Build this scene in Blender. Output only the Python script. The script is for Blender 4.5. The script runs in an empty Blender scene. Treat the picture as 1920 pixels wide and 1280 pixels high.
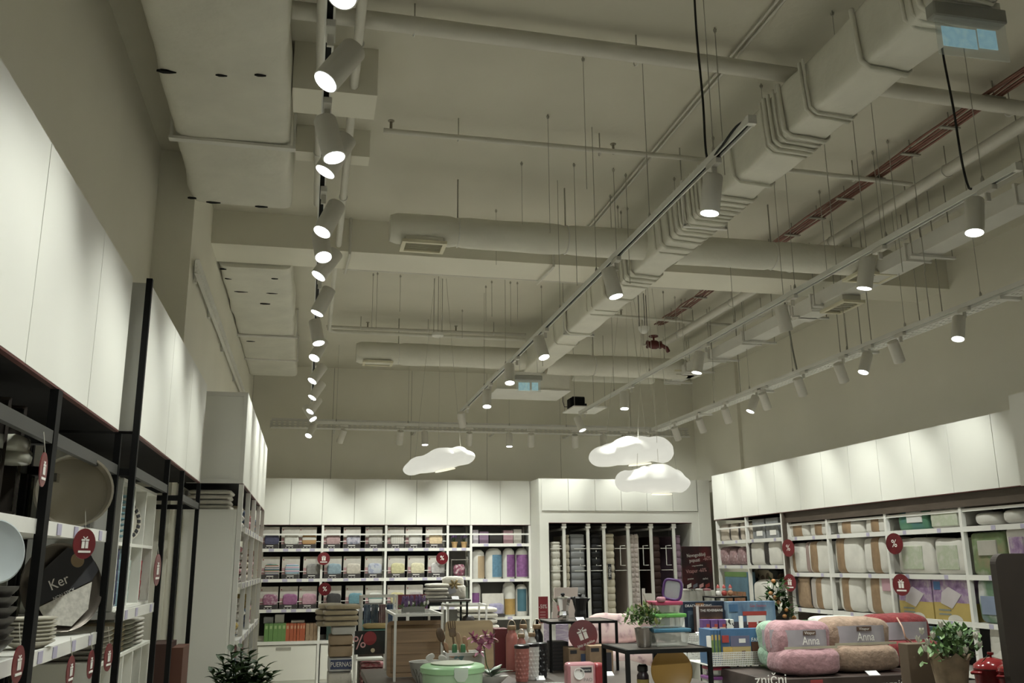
import bpy, bmesh, math, random
from mathutils import Vector, Matrix, noise
random.seed(7)
SC = bpy.context.scene
COL = SC.collection

# ---------------------------------------------------------------- camera
F = 1706.0                       # focal length in pixels of the 1920x1280 frame
YAW, PITCH, ROLL = (math.radians(a) for a in (12.432, 13.748, -0.487))
EYE = Vector((0, 0, 1.65))
_f = Vector((math.sin(YAW) * math.cos(PITCH), math.cos(YAW) * math.cos(PITCH), math.sin(PITCH)))
_r = Vector((math.cos(YAW), -math.sin(YAW), 0))
_u = _r.cross(_f)
R_ = _r * math.cos(ROLL) + _u * math.sin(ROLL)
U_ = -_r * math.sin(ROLL) + _u * math.cos(ROLL)
cam = bpy.data.cameras.new('camera')
cam.sensor_width = 36.0
cam.lens = F / 1920 * 36
cam.clip_start = 0.05
cam_o = bpy.data.objects.new('camera', cam)
COL.objects.link(cam_o)
cam_o.matrix_world = Matrix(((R_.x, U_.x, -_f.x, EYE.x), (R_.y, U_.y, -_f.y, EYE.y), (R_.z, U_.z, -_f.z, EYE.z), (0, 0, 0, 1)))
SC.camera = cam_o

# ---------------------------------------------------------------- world, exposure
w = bpy.data.worlds.new('world')
SC.world = w
w.use_nodes = True
w.node_tree.nodes['Background'].inputs[0].default_value = (0.9, 0.95, 1, 1)
w.node_tree.nodes['Background'].inputs[1].default_value = 0.02
SC.view_settings.view_transform = 'Standard'
SC.view_settings.look = 'None'
SC.view_settings.gamma = 1
SC.view_settings.use_curve_mapping = False
SC.view_settings.exposure = 0.30
SPOT_W = 62.0                    # watts of one track spotlight
SPOT_COL = (0.964, 1.0, 0.92)
SC.cycles.sample_clamp_indirect = 4.0
SC.cycles.adaptive_threshold = 0.02
SC.cycles.max_bounces = 6
SC.cycles.diffuse_bounces = 4
SC.cycles.transparent_max_bounces = 6

# ---------------------------------------------------------------- helpers
def at(x, y, X=None, Y=None, Z=None):
    """the point in the room where the sight line of a photo pixel meets a plane"""
    d = _f + R_ * ((x - 960) / F) - U_ * ((y - 640) / F)
    if X is not None: t = X / d.x
    elif Y is not None: t = Y / d.y
    else: t = (Z - EYE.z) / d.z
    return EYE + d * t
def bb(x0, y0, x1, y1, Y):
    """photo box -> X0, X1, Z0, Z1 on the plane at depth Y"""
    xm, ym = (x0 + x1) / 2, (y0 + y1) / 2
    return at(x0, ym, Y=Y).x, at(x1, ym, Y=Y).x, at(xm, y1, Y=Y).z, at(xm, y0, Y=Y).z
def bbx(x0, y0, x1, y1, X):
    """photo box -> Y0 (near), Y1 (far), Z0, Z1 on the plane at X"""
    xm, ym = (x0 + x1) / 2, (y0 + y1) / 2
    a, b = at(x0, ym, X=X).y, at(x1, ym, X=X).y
    return min(a, b), max(a, b), at(xm, y1, X=X).z, at(xm, y0, X=X).z

class MB:
    def __init__(s):
        s.v, s.f, s.m = [], [], []
    def add(s, v, f, m=0):
        n = len(s.v)
        s.v += [Vector(p) for p in v]
        s.f += [tuple(i + n for i in q) for q in f]
        s.m += [m] * len(f)
        return s
    def box(s, x0, x1, y0, y1, z0, z1, m=0):
        return s.add([(x0, y0, z0), (x1, y0, z0), (x1, y1, z0), (x0, y1, z0), (x0, y0, z1), (x1, y0, z1), (x1, y1, z1), (x0, y1, z1)],
                     [(0, 3, 2, 1), (4, 5, 6, 7), (0, 1, 5, 4), (1, 2, 6, 5), (2, 3, 7, 6), (3, 0, 4, 7)], m)
    def obox(s, c, a, b, d, m=0):
        """box round c with half-axes a, b, d"""
        c, a, b, d = Vector(c), Vector(a), Vector(b), Vector(d)
        p = [c + a * i + b * j + d * k for k in (-1, 1) for i, j in ((-1, -1), (1, -1), (1, 1), (-1, 1))]
        return s.add(p, [(0, 3, 2, 1), (4, 5, 6, 7), (0, 1, 5, 4), (1, 2, 6, 5), (2, 3, 7, 6), (3, 0, 4, 7)], m)
    def bar(s, p, q, wd, ht, m=0, up=(0, 0, 1)):
        p, q = Vector(p), Vector(q)
        d = (q - p)
        n = d.normalized()
        sx = n.cross(Vector(up))
        if sx.length < 1e-4: sx = n.cross(Vector((1, 0, 0)))
        sx.normalize()
        uz = sx.cross(n)
        return s.obox((p + q) / 2, sx * wd / 2, d / 2, uz * ht / 2, m)
    def tube(s, pts, r, n=8, m=0, cap=True, close=False):
        pts = [Vector(p) for p in pts]
        rs = r if isinstance(r, (list, tuple)) else [r] * len(pts)
        V, Q = [], []
        prev = None
        for i, p in enumerate(pts):
            a = pts[max(i - 1, 0)]; b = pts[min(i + 1, len(pts) - 1)]
            if close: a = pts[i - 1]; b = pts[(i + 1) % len(pts)]
            t = (b - a).normalized()
            if prev is None:
                h = Vector((0, 0, 1)) if abs(t.z) < .9 else Vector((1, 0, 0))
                e = t.cross(h).normalized()
            else:
                e = (prev - t * prev.dot(t)).normalized()
            prev = e
            g = t.cross(e)
            for k in range(n):
                w_ = 2 * math.pi * k / n
                V.append(p + (e * math.cos(w_) + g * math.sin(w_)) * rs[i])
        for i in range(len(pts) - (0 if close else 1)):
            j = (i + 1) % len(pts)
            for k in range(n):
                l = (k + 1) % n
                Q.append((i * n + k, i * n + l, j * n + l, j * n + k))
        if cap and not close:
            Q.append(tuple(range(n))[::-1]); Q.append(tuple((len(pts) - 1) * n + k for k in range(n)))
        return s.add(V, Q, m)
    def lathe(s, prof, c=(0, 0, 0), n=20, ax=(0, 0, 1), m=0, sx=1, sy=1, capb=True, capt=True):
        """profile of (radius, height) turned about ax through c"""
        c, ax = Vector(c), Vector(ax).normalized()
        h = Vector((1, 0, 0)) if abs(ax.x) < .9 else Vector((0, 1, 0))
        g = ax.cross(h).normalized(); e = g.cross(ax)
        V = [c + ax * z + (e * math.cos(2 * math.pi * k / n) * sx + g * math.sin(2 * math.pi * k / n) * sy) * r for r, z in prof for k in range(n)]
        Q = [(i * n + k, i * n + (k + 1) % n, (i + 1) * n + (k + 1) % n, (i + 1) * n + k) for i in range(len(prof) - 1) for k in range(n)]
        if capb: Q.append(tuple(range(n))[::-1])
        if capt: Q.append(tuple((len(prof) - 1) * n + k for k in range(n)))
        return s.add(V, Q, m)
    def prism(s, poly, o, ex, ey, t, m=0):
        """outline poly (u, v) in the plane o + u*ex + v*ey, thickness vector t"""
        o, ex, ey, t = Vector(o), Vector(ex), Vector(ey), Vector(t)
        n = len(poly)
        V = [o + ex * a + ey * b for a, b in poly]
        V += [p + t for p in V]
        return s.add(V, [tuple(range(n))[::-1], tuple(range(n, 2 * n))] + [(k, (k + 1) % n, n + (k + 1) % n, n + k) for k in range(n)], m)
    def soft(s, c, wd, dp, ht, e1=.35, e2=.35, nu=20, nv=12, amp=.0, fr=6., seed=0, m=0, rot=None):
        """rounded cushion (superquadric) with lumpy noise"""
        c = Vector(c)
        def sg(a, e): return math.copysign(abs(a) ** e, a)
        V, Q = [], []
        for j in range(nv + 1):
            b = -math.pi / 2 + math.pi * j / nv
            for i in range(nu):
                a = 2 * math.pi * i / nu
                p = Vector((sg(math.cos(b), e1) * sg(math.cos(a), e2) * wd / 2, sg(math.cos(b), e1) * sg(math.sin(a), e2) * dp / 2, sg(math.sin(b), e1) * ht / 2))
                if amp:
                    k = noise.noise(Vector((p.x * fr + seed * 7.3, p.y * fr + seed * 3.1, p.z * fr - seed))) * amp
                    p += p.normalized() * k
                if rot is not None: p = rot @ p
                V.append(c + p)
        for j in range(nv):
            for i in range(nu):
                l = (i + 1) % nu
                Q.append((j * nu + i, j * nu + l, (j + 1) * nu + l, (j + 1) * nu + i))
        return s.add(V, Q, m)
    def mesh(s, name, mat, off=(0, 0, 0), smooth=None, bevel=0, seg=1, merge=False):
        me = bpy.data.meshes.new(name)
        o = Vector(off)
        me.from_pydata([tuple(p - o) for p in s.v], [], s.f)
        for a in (mat if isinstance(mat, (list, tuple)) else [mat]):
            me.materials.append(a)
        if any(s.m): me.polygons.foreach_set('material_index', s.m)
        if bevel or merge:
            bm = bmesh.new(); bm.from_mesh(me)
            if merge: bmesh.ops.remove_doubles(bm, verts=bm.verts, dist=1e-5)
            bmesh.ops.recalc_face_normals(bm, faces=bm.faces)
            if bevel: bmesh.ops.bevel(bm, geom=list(bm.edges), offset=bevel, segments=seg, profile=.5, affect='EDGES', clamp_overlap=True)
            bm.to_mesh(me); bm.free()
        else:
            bm = bmesh.new(); bm.from_mesh(me); bmesh.ops.recalc_face_normals(bm, faces=bm.faces); bm.to_mesh(me); bm.free()
        if smooth is not None:
            me.polygons.foreach_set('use_smooth', [True] * len(me.polygons))
            me.set_sharp_from_angle(angle=math.radians(smooth))
        me.update()
        return me
    def build(s, name, mat, parent=None, smooth=None, bevel=0, seg=1, merge=False, label=None, loc=None):
        off = loc if loc is not None else (wloc(parent) if parent is not None else (0, 0, 0))
        return link(name, s.mesh(name, mat, off, smooth, bevel, seg, merge), parent, label, loc if parent is None else None)

def wloc(o):
    p = Vector((0, 0, 0))
    while o is not None:
        p += Vector(o.location); o = o.parent
    return p
def link(name, me, parent=None, label=None, loc=None):
    o = bpy.data.objects.new(name, me)
    COL.objects.link(o)
    if parent is not None: o.parent = parent
    if loc is not None: o.location = loc
    if label: o['label'] = label
    return o
def tag(o, label=None, cat=None, group=None, kind=None):
    if label: o['label'] = label
    if cat: o['category'] = cat
    if group: o['group'] = group
    if kind: o['kind'] = kind
    return o
def thing(name, label, cat, loc=(0, 0, 0), group=None, rz=0):
    o = bpy.data.objects.new(name, None)
    o.empty_display_size = .1
    COL.objects.link(o)
    o.location = loc
    o.rotation_euler = (0, 0, rz)
    return tag(o, label, cat, group)
def copy_tree(o, parent=None):
    c = o.copy(); COL.objects.link(c)
    if parent is not None: c.parent = parent
    for ch in list(o.children): copy_tree(ch, c)
    return c
def struct(name, mb, mat, parent=None, **k):
    o = mb.build(name, mat, parent, **k)
    if parent is None: o['kind'] = 'structure'
    return o

# ---------------------------------------------------------------- materials
MATS = {}
def mat(name, col=(.8, .8, .8), rough=.5, metal=0, var=.06, vs=6., bump=0, bs=40., emit=None, es=1., alpha=1, trans=0, spec=.5, sheen=0, col2=None, stretch=None, ior=1.45):
    if name in MATS: return MATS[name]
    m = bpy.data.materials.new(name); MATS[name] = m
    m.use_nodes = True
    nt = m.node_tree; N = nt.nodes; L = nt.links
    b = N['Principled BSDF']
    tc = N.new('ShaderNodeTexCoord')
    src = tc.outputs['Object']
    if stretch:
        mp = N.new('ShaderNodeMapping'); mp.inputs['Scale'].default_value = stretch
        L.new(src, mp.inputs[0]); src = mp.outputs[0]
    nz = N.new('ShaderNodeTexNoise'); nz.inputs['Scale'].default_value = vs; nz.inputs['Detail'].default_value = 4
    L.new(src, nz.inputs['Vector'])
    cr = N.new('ShaderNodeValToRGB')
    a = [max(0, c * (1 - var)) for c in col]; d = col2 or [min(1, c * (1 + var)) for c in col]
    cr.color_ramp.elements[0].position = .35; cr.color_ramp.elements[1].position = .65
    cr.color_ramp.elements[0].color = (*a, 1); cr.color_ramp.elements[1].color = (*d, 1)
    L.new(nz.outputs['Fac'], cr.inputs[0]); L.new(cr.outputs[0], b.inputs['Base Color'])
    b.inputs['Roughness'].default_value = rough
    b.inputs['Metallic'].default_value = metal
    b.inputs['Specular IOR Level'].default_value = spec
    b.inputs['IOR'].default_value = ior
    if sheen: b.inputs['Sheen Weight'].default_value = sheen
    if trans: b.inputs['Transmission Weight'].default_value = trans
    if alpha < 1: b.inputs['Alpha'].default_value = alpha
    if emit:
        b.inputs['Emission Color'].default_value = (*emit, 1); b.inputs['Emission Strength'].default_value = es
        m.cycles.emission_sampling = 'NONE'
    if bump:
        n2 = N.new('ShaderNodeTexNoise'); n2.inputs['Scale'].default_value = bs; n2.inputs['Detail'].default_value = 5
        L.new(src, n2.inputs['Vector'])
        bp = N.new('ShaderNodeBump'); bp.inputs['Strength'].default_value = bump; bp.inputs['Distance'].default_value = .02
        L.new(n2.outputs['Fac'], bp.inputs['Height']); L.new(bp.outputs[0], b.inputs['Normal'])
    return m
def stripes(name, cols, period, axis='Z', rough=.8, bump=0):
    """regular woven bands of the given colours"""
    if name in MATS: return MATS[name]
    m = mat(name, cols[0], rough, bump=bump); nt = m.node_tree; N = nt.nodes; L = nt.links
    tc = N.new('ShaderNodeTexCoord'); sp = N.new('ShaderNodeSeparateXYZ'); L.new(tc.outputs['Object'], sp.inputs[0])
    ma = N.new('ShaderNodeMath'); ma.operation = 'MULTIPLY'; ma.inputs[1].default_value = 1 / period; L.new(sp.outputs[axis], ma.inputs[0])
    fr = N.new('ShaderNodeMath'); fr.operation = 'FRACT'; L.new(ma.outputs[0], fr.inputs[0])
    cr = N.new('ShaderNodeValToRGB'); cr.color_ramp.interpolation = 'CONSTANT'
    e = cr.color_ramp.elements
    while len(e) < len(cols): e.new(.5)
    for i, c in enumerate(cols):
        e[i].position = i / len(cols); e[i].color = (*c, 1)
    L.new(fr.outputs[0], cr.inputs[0]); L.new(cr.outputs[0], N['Principled BSDF'].inputs['Base Color'])
    return m
def blotch(name, cols, scale=8., rough=.8, kind='noise', stretch=None, sheen=0, bump=0, bs=30):
    """print of several colours in irregular patches"""
    if name in MATS: return MATS[name]
    m = mat(name, cols[0], rough, sheen=sheen, bump=bump, bs=bs); nt = m.node_tree; N = nt.nodes; L = nt.links
    tc = N.new('ShaderNodeTexCoord'); src = tc.outputs['Object']
    if stretch:
        mp = N.new('ShaderNodeMapping'); mp.inputs['Scale'].default_value = stretch; L.new(src, mp.inputs[0]); src = mp.outputs[0]
    if kind == 'voronoi':
        t = N.new('ShaderNodeTexVoronoi'); t.inputs['Scale'].default_value = scale; L.new(src, t.inputs['Vector']); out = t.outputs['Color']
        s2 = N.new('ShaderNodeSeparateXYZ'); L.new(out, s2.inputs[0]); out = s2.outputs['X']
    else:
        t = N.new('ShaderNodeTexNoise'); t.inputs['Scale'].default_value = scale; t.inputs['Detail'].default_value = 5; L.new(src, t.inputs['Vector']); out = t.outputs['Fac']
    cr = N.new('ShaderNodeValToRGB'); cr.color_ramp.interpolation = 'CONSTANT' if kind == 'voronoi' else 'LINEAR'
    e = cr.color_ramp.elements
    while len(e) < len(cols): e.new(.5)
    n = len(cols)
    for i, c in enumerate(cols):
        e[i].position = (i / n) if kind == 'voronoi' else .3 + .4 * i / max(1, n - 1)
        e[i].color = (*c, 1)
    L.new(out, cr.inputs[0]); L.new(cr.outputs[0], N['Principled BSDF'].inputs['Base Color'])
    return m
def glass(name, tint=(.9, .95, .95), alpha=.25, rough=.12):
    return mat(name, tint, rough, alpha=alpha, var=.02)

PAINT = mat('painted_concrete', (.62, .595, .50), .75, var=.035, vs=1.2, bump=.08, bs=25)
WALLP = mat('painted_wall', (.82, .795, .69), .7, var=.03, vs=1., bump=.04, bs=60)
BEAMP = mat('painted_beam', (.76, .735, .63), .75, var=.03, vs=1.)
WRAP = mat('white_duct_wrap', (.71, .695, .61), .7, var=.05, vs=3, bump=.5, bs=8, stretch=(1, 1, 1))
WHITE = mat('white_metal', (.72, .71, .66), .45, var=.03)
SPOTW = mat('white_spotlight_paint', (.66, .64, .58), .4, var=.02)
LAMI = mat('white_laminate', (.78, .775, .715), .42, var=.015, vs=2, bump=.01, bs=90)
SHELFW = mat('white_shelf_steel', (.74, .73, .69), .4, var=.02)
BLACK = mat('black_metal', (.006, .006, .006), .6, var=.1, spec=.2)
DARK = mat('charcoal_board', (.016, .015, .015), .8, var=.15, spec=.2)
BROWN = mat('brown_board', (.085, .065, .05), .6, var=.1, stretch=(1, 1, 6))
REDEDGE = mat('dark_red_edge', (.10, .035, .03), .5)
LENS = mat('lit_lens', (1, 1, 1), .3, emit=(.95, .97, 1.0), es=9)
CABLE = mat('black_cable', (.01, .01, .01), .6)
STEEL = mat('brushed_steel', (.62, .6, .56), .25, metal=1, var=.06)
CHROME = mat('chrome', (.8, .8, .8), .08, metal=1, var=.03)
RODM = mat('grey_threaded_rod', (.40, .385, .33), .5, metal=.2)
WIREW = mat('pale_wire', (.55, .53, .46), .5)

# ================================================================ the room
XL0, XL1, XR, YB, YF, HC = -1.17, -0.91, 6.19, 13.95, -4.0, 4.6
YSTEP = 6.5
FLOOR = mat('grey_floor_tile', (.60, .57, .50), .35, var=.05, vs=2)
fl = struct('floor', MB().box(-1.6, 7.0, YF - .3, YB + .4, -.12, -.012), mat('floor_joint', (.2, .19, .17), .8))
tile = MB().box(.004, .796, .004, .796, -.012, 0).mesh('tile', FLOOR)
for i in range(10):
    for j in range(23):
        link('tile', tile, fl, loc=(-1.3 + i * .8, YF + j * .8, 0))
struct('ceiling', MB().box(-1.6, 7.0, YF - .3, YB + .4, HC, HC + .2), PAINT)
struct('wall_left', MB().box(XL0 - .2, XL0, YF - .2, YSTEP, 0, HC).box(XL0 - .2, XL1, YSTEP, YB + .2, 0, HC), WALLP)
struct('wall_right', MB().box(XR, XR + .2, YF - .2, YB + .2, 0, HC).box(XR - .05, XR, 12.35, YB, 2.9, HC), WALLP)
struct('wall_front', MB().box(-1.6, 7.0, YF - .2, YF, 0, HC), WALLP)
wb = struct('wall_back', MB().box(-1.6, 7.0, YB, YB + .2, 0, HC), mat('wall_joint', (.2, .19, .16), .8))
pw = 1.19
k = 0
x = XL1
while x < XR:
    x1 = min(x + pw, XR)
    MB().box(x + .003, x1 - .003, YB - .012, YB, 0, HC).build('wall_panel', WALLP, wb)
    x = x1
# dropped beam across the room, small beam behind the duct by the left wall
YBM = 7.62
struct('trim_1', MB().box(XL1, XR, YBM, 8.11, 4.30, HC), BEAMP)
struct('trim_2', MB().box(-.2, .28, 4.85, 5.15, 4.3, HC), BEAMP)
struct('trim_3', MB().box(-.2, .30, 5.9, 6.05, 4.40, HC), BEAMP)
# door in the left wall between the black racks and the white shelving
d1 = struct('door_1', MB().box(XL0, XL0 + .05, 5.75, 6.45, 0, 2.1), LAMI)
MB().box(XL0 + .05, XL0 + .065, 5.80, 6.40, .03, 2.06).build('door_leaf', LAMI, d1)
MB().tube([(XL0 + .06, 5.88, 1.45), (XL0 + .12, 5.88, 1.45), (XL0 + .12, 6.0, 1.45)], .01).build('door_handle', BLACK, d1)
struct('baseboard_left', MB().box(XL1, XL1 + .015, YSTEP, YB, 0, .09), WHITE)
struct('baseboard_right', MB().box(XR - .015, XR, YF, YB, 0, .09), WHITE)

# ================================================================ ducts
def wrapped_duct(name, label, p0, p1, wd, ht, step=.12, amp=.012, seed=1, group=None, seams=(), mat_=WRAP):
    """insulated rectangular duct: soft wrapped skin, p = bottom centre line"""
    p0, p1 = Vector(p0), Vector(p1)
    t = thing(name, label, 'duct', tuple((p0 + p1) / 2), group)
    d = (p1 - p0); n = d.normalized(); sx = n.cross(Vector((0, 0, 1))).normalized(); up = sx.cross(n)
    L = d.length; ns = max(2, int(L / step))
    w0, w1 = (wd if isinstance(wd, tuple) else (wd, wd))
    mb = MB(); ring = []
    V, Q = [], []
    m_ = 28
    for i in range(ns + 1):
        f = i / ns; c = p0 + d * f; ww = w0 + (w1 - w0) * f
        g = noise.noise(Vector((f * L * 2.3 + seed * 11, seed, 0))) * amp
        for k in range(m_):
            a = 2 * math.pi * (k + .5) / m_
            e = .22
            u = math.copysign(abs(math.cos(a)) ** e, math.cos(a)); v = math.copysign(abs(math.sin(a)) ** e, math.sin(a))
            p = c + sx * u * (ww / 2 + g) + up * (ht / 2 + v * (ht / 2 + g))
            q = noise.noise(p * 3.1 + Vector((seed * 5, 0, 0))) * amp * .7
            p += (sx * u + up * v).normalized() * q
            V.append(p)
    for i in range(ns):
        for k in range(m_):
            l = (k + 1) % m_
            Q.append((i * m_ + k, i * m_ + l, (i + 1) * m_ + l, (i + 1) * m_ + k))
    Q.append(tuple(range(m_))[::-1]); Q.append(tuple(ns * m_ + k for k in range(m_)))
    mb.add(V, Q); mb.build('insulation_skin', mat_, t, smooth=50)
    for f, wid in seams:
        c = p0 + d * f; ww = w0 + (w1 - w0) * f
        b = MB()
        b.obox(c + up * -.008, sx * (ww / 2 + .03), n * wid / 2, up * .009)
        for s_ in (-1, 1): b.obox(c + sx * s_ * (ww / 2 + .018) + up * ht / 2, sx * .007, n * wid / 2, up * (ht / 2 + .01))
        b.build('hanger_strap', WHITE, t)
        for s_ in (-1, 1):
            MB().tube([c + sx * s_ * (ww / 2 + .02), Vector((*(c + sx * s_ * (ww / 2 + .02)).xy, HC - .002))], .004, 6).build('hanger_rod', RODM, t)
    return t
TEAR = mat('torn_gap', (.01, .01, .01), .9)
def tears(t, pts):
    for (px, py, w_, z) in pts:
        c = at(px, py, Z=z - .004)
        pol = [(-.5, 0), (-.2, .16), (.15, .12), (.5, 0), (.1, -.1), (-.25, -.12)]
        MB().prism([(a * w_, b * w_) for a, b in pol], c + Vector((0, 0, .01)), (1, 0, 0), (0, 1, 0), (0, 0, -.012)).build('tear', TEAR, t)
ld = wrapped_duct('insulated_duct', 'large wrapped duct along the left wall, nearer one ending before the beam', (-.50, 1.2, 4.20), (-.575, 6.48, 4.20), (.66, .70), .36, seed=3, seams=((.80, .05),), amp=.018)
tears(ld, [(312, 135, .1, 4.2), (415, 142, .06, 4.2), (488, 142, .06, 4.2), (400, 380, .1, 4.2), (490, 388, .09, 4.2), (360, 372, .06, 4.2)])
ld2 = wrapped_duct('insulated_duct', 'patched wrapped duct by the left wall, beyond the dropped beam', (-.575, 8.12, 4.26), (-.59, 13.0, 4.26), (.63, .66), .32, seed=5, seams=((.52, .05), (.78, .03)), amp=.018)
tears(ld2, [(428, 523, .06, 4.26), (515, 523, .06, 4.26), (452, 547, .13, 4.26), (510, 550, .11, 4.26), (497, 570, .1, 4.26), (470, 640, .1, 4.26), (528, 633, .05, 4.26), (418, 505, .06, 4.26)])
cd = wrapped_duct('insulated_duct', 'white wrapped square trunk duct running down the middle of the ceiling', (2.69, .9, 4.0), (2.69, 10.95, 4.0), .28, .33, step=.045, amp=.016, seed=9, seams=((.48, .03), (.80, .03)))
# rope-like folds round the trunk duct
for k, yy in enumerate((2.95, 3.02, 3.09, 3.15, 3.2, 3.55, 4.02, 4.06, 4.3, 4.36, 4.42, 4.47, 4.52, 4.95, 5.2, 5.28, 5.36, 5.42, 5.5, 5.56, 5.63, 5.72, 5.8, 5.86, 5.95, 6.05, 6.2, 6.32, 6.9, 7.0, 7.1, 7.2, 7.6, 8.0, 8.15, 8.9, 9.4)):
    b = MB()
    rr = .008 + .003 * ((k * 7) % 3)
    b.tube([(2.54, yy + .02, 4.33), (2.535, yy, 4.17), (2.54, yy - .01, 4.03), (2.58, yy - .015, 3.992), (2.69, yy - .01, 3.99), (2.80, yy + .01, 3.992), (2.84, yy + .03, 4.03), (2.845, yy + .05, 4.17)], rr, 8)
    b.build('wrap_fold', WRAP, cd, smooth=60)
# plenum at the end of the trunk duct
a0, a1 = at(932, 727, Y=10.95), at(1069, 731, Y=10.95)
t = thing('air_plenum', 'pale box plenum at the far end of the trunk duct', 'plenum', (2.7, 11.2, 3.66))
MB().box(a0.x, a1.x, 10.97, 11.65, a0.z, 4.02).build('plenum_box', WRAP, t, bevel=.006)
MB().box(a0.x - .01, a1.x + .01, 10.94, 11.66, a0.z - .012, a0.z).build('bottom_plate', WHITE, t)

def round_duct(label, y, x0, x1, zc, r, seed, hang=(), ends=(True, True)):
    t = thing('round_duct', label, 'duct', ((x0 + x1) / 2, y, zc - r), 'round branch ducts')
    n = 40; m_ = 20; V, Q = [], []
    for i in range(n + 1):
        f = i / n; xx = x0 + (x1 - x0) * f
        k = 1.0
        if (ends[0] and i == 0) or (ends[1] and i == n): k = .86
        g = 1 + .05 * noise.noise(Vector((xx * 2.6 + seed, seed * 3, 0)))
        for h in hang:
            g -= .10 * math.exp(-((xx - h) / .035) ** 2)
        for j in range(m_):
            a = 2 * math.pi * j / m_
            q = 1 + .04 * noise.noise(Vector((xx * 4, math.cos(a) * 1.5 + seed, math.sin(a) * 1.5)))
            V.append((xx, y + math.cos(a) * r * k * g * q, zc + math.sin(a) * r * k * g * q))
    for i in range(n):
        for j in range(m_):
            l = (j + 1) % m_
            Q.append((i * m_ + j, i * m_ + l, (i + 1) * m_ + l, (i + 1) * m_ + j))
    Q.append(tuple(range(m_))); Q.append(tuple(n * m_ + k for k in range(m_)))
    MB().add(V, Q).build('insulation_skin', WRAP, t, smooth=60)
    for h in hang:
        MB().tube([(h, y, zc + r * .9), (h, y, HC - .002)], .006, 6).build('hanger_rod', RODM, t)
        MB().tube([(h, y + math.cos(q) * r * .94, zc + math.sin(q) * r * .94) for q in [2 * math.pi * i / 20 for i in range(20)]], .006, 6, close=True).build('hanger_band', WHITE, t)
    return t
def diffuser(parent, cx, y, ztop, zbot, wx, wy):
    MB().box(cx - wx * .42, cx + wx * .42, y - wy * .4, y + wy * .4, zbot + .01, ztop).build('diffuser_neck', WRAP, parent)
    f = MB()
    f.box(cx - wx / 2, cx + wx / 2, y - wy / 2, y - wy / 2 + .03, zbot - .012, zbot + .012)
    f.box(cx - wx / 2, cx + wx / 2, y + wy / 2 - .03, y + wy / 2, zbot - .012, zbot + .012)
    f.box(cx - wx / 2, cx - wx / 2 + .03, y - wy / 2 + .03, y + wy / 2 - .03, zbot - .012, zbot + .012)
    f.box(cx + wx / 2 - .03, cx + wx / 2, y - wy / 2 + .03, y + wy / 2 - .03, zbot - .012, zbot + .012)
    fr = f.build('diffuser_frame', mat('cream_grille', (.72, .68, .52), .5), parent)
    s_ = MB()
    n = 7
    for i in range(n):
        yy = y - wy / 2 + .04 + (wy - .08) * i / (n - 1)
        s_.obox((cx, yy, zbot), (wx / 2 - .03, 0, 0), (0, .007, .004), (0, -.001, .0025))
    g = s_.build('grille_slats', mat('cream_slat', (.5, .47, .36), .5), fr); g['kind'] = 'stuff'
    MB().box(cx - wx / 2 + .03, cx + wx / 2 - .03, y - wy / 2 + .03, y + wy / 2 - .03, zbot + .012, zbot + .016).build('grille_back', DARK, fr)
y1 = 6.6
e0, e1 = at(731, 425, Y=y1), at(1180, 458, Y=y1)
c1 = round_duct('near left round branch duct with a grille at its free end', y1, e0.x, 2.56, 4.155, .12, 2.2, hang=(at(858, 425, Y=y1).x, 1.9), ends=(True, False))
dq = at(793, 466, Y=y1); diffuser(c1, dq.x, y1, 4.07, at(793, 462, Y=y1).z, .34, .24)
c2 = round_duct('near right round branch duct reaching over the right tracks', y1, 2.83, at(1672, 490, Y=y1).x, 4.14, .122, 5.1, hang=(at(1447, 480, Y=y1).x,), ends=(False, True))
dq = at(1630, 520, Y=y1); diffuser(c2, dq.x, y1, 4.05, dq.z, .36, .26)
y2 = 10.86
c3 = round_duct('far left round branch duct with a small grille', y2, at(668, 660, Y=y2).x, 2.56, 4.15, .135, 7.7, hang=(at(747, 660, Y=y2).x,), ends=(True, False))
dq = at(708, 681, Y=y2); diffuser(c3, dq.x, y2, 4.05, dq.z, .36, .24)
c4 = round_duct('far right round branch duct next to the red valve', y2, 2.83, at(1285, 678, Y=y2).x, 4.10, .135, 3.3, hang=(at(1112, 660, Y=y2).x,), ends=(False, True))
dq = at(1285, 699, Y=y2); diffuser(c4, dq.x, y2, 4.0, dq.z, .40, .26)
e0 = at(1072, 702, Y=12.6)
c5 = round_duct('short wrapped duct low behind the black projector', 12.6, e0.x, at(1225, 708, Y=12.6).x, e0.z, .10, 1.3, hang=(), ends=(True, True))
for xx in (e0.x + .3, e0.x + 1.0): MB().tube([(xx, 12.6, e0.z), (xx, 12.6, HC - .002)], .004, 6).build('hanger_rod', RODM, c5)

# painted square supply duct on the right, made of flanged lengths
rx0, rx1, rz0, rz1 = 4.60, 4.80, 4.0, 4.12
rd = thing('supply_duct', 'slim square white supply duct along the right side with flanged joints', 'duct', (4.7, 7.5, rz0))
joints = [1.5, 3.2, 4.9, 6.1, 7.55, 7.95, 9.0, 9.9, 10.6, 11.3]
for a, b in zip(joints, joints[1:]):
    o_ = .0 if a != 7.55 else -.03
    MB().box(rx0, rx1, a + .012, b - .012, rz0 + o_, rz1).build('duct_length', WHITE, rd)
    MB().box(rx0 - .018, rx1 + .018, b - .012, b + .012, rz0 - .018, rz1 + .018).build('flange', WHITE, rd)
    MB().bar((rx0 - .08, b - .15, rz0 - .02), (rx1 + .12, b - .15, rz0 - .02), .03, .02).build('trapeze_bar', WHITE, rd)
    for xx in (rx0 - .06, rx1 + .10): MB().tube([(xx, b - .15, rz0 - .03), (xx, b - .15, HC - .002)], .004, 6).build('hanger_rod', RODM, rd)
q = at(1573, 575, Z=3.93)
diffuser(rd, 4.72, q.y, 4.0, 3.93, .22, .4)

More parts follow.
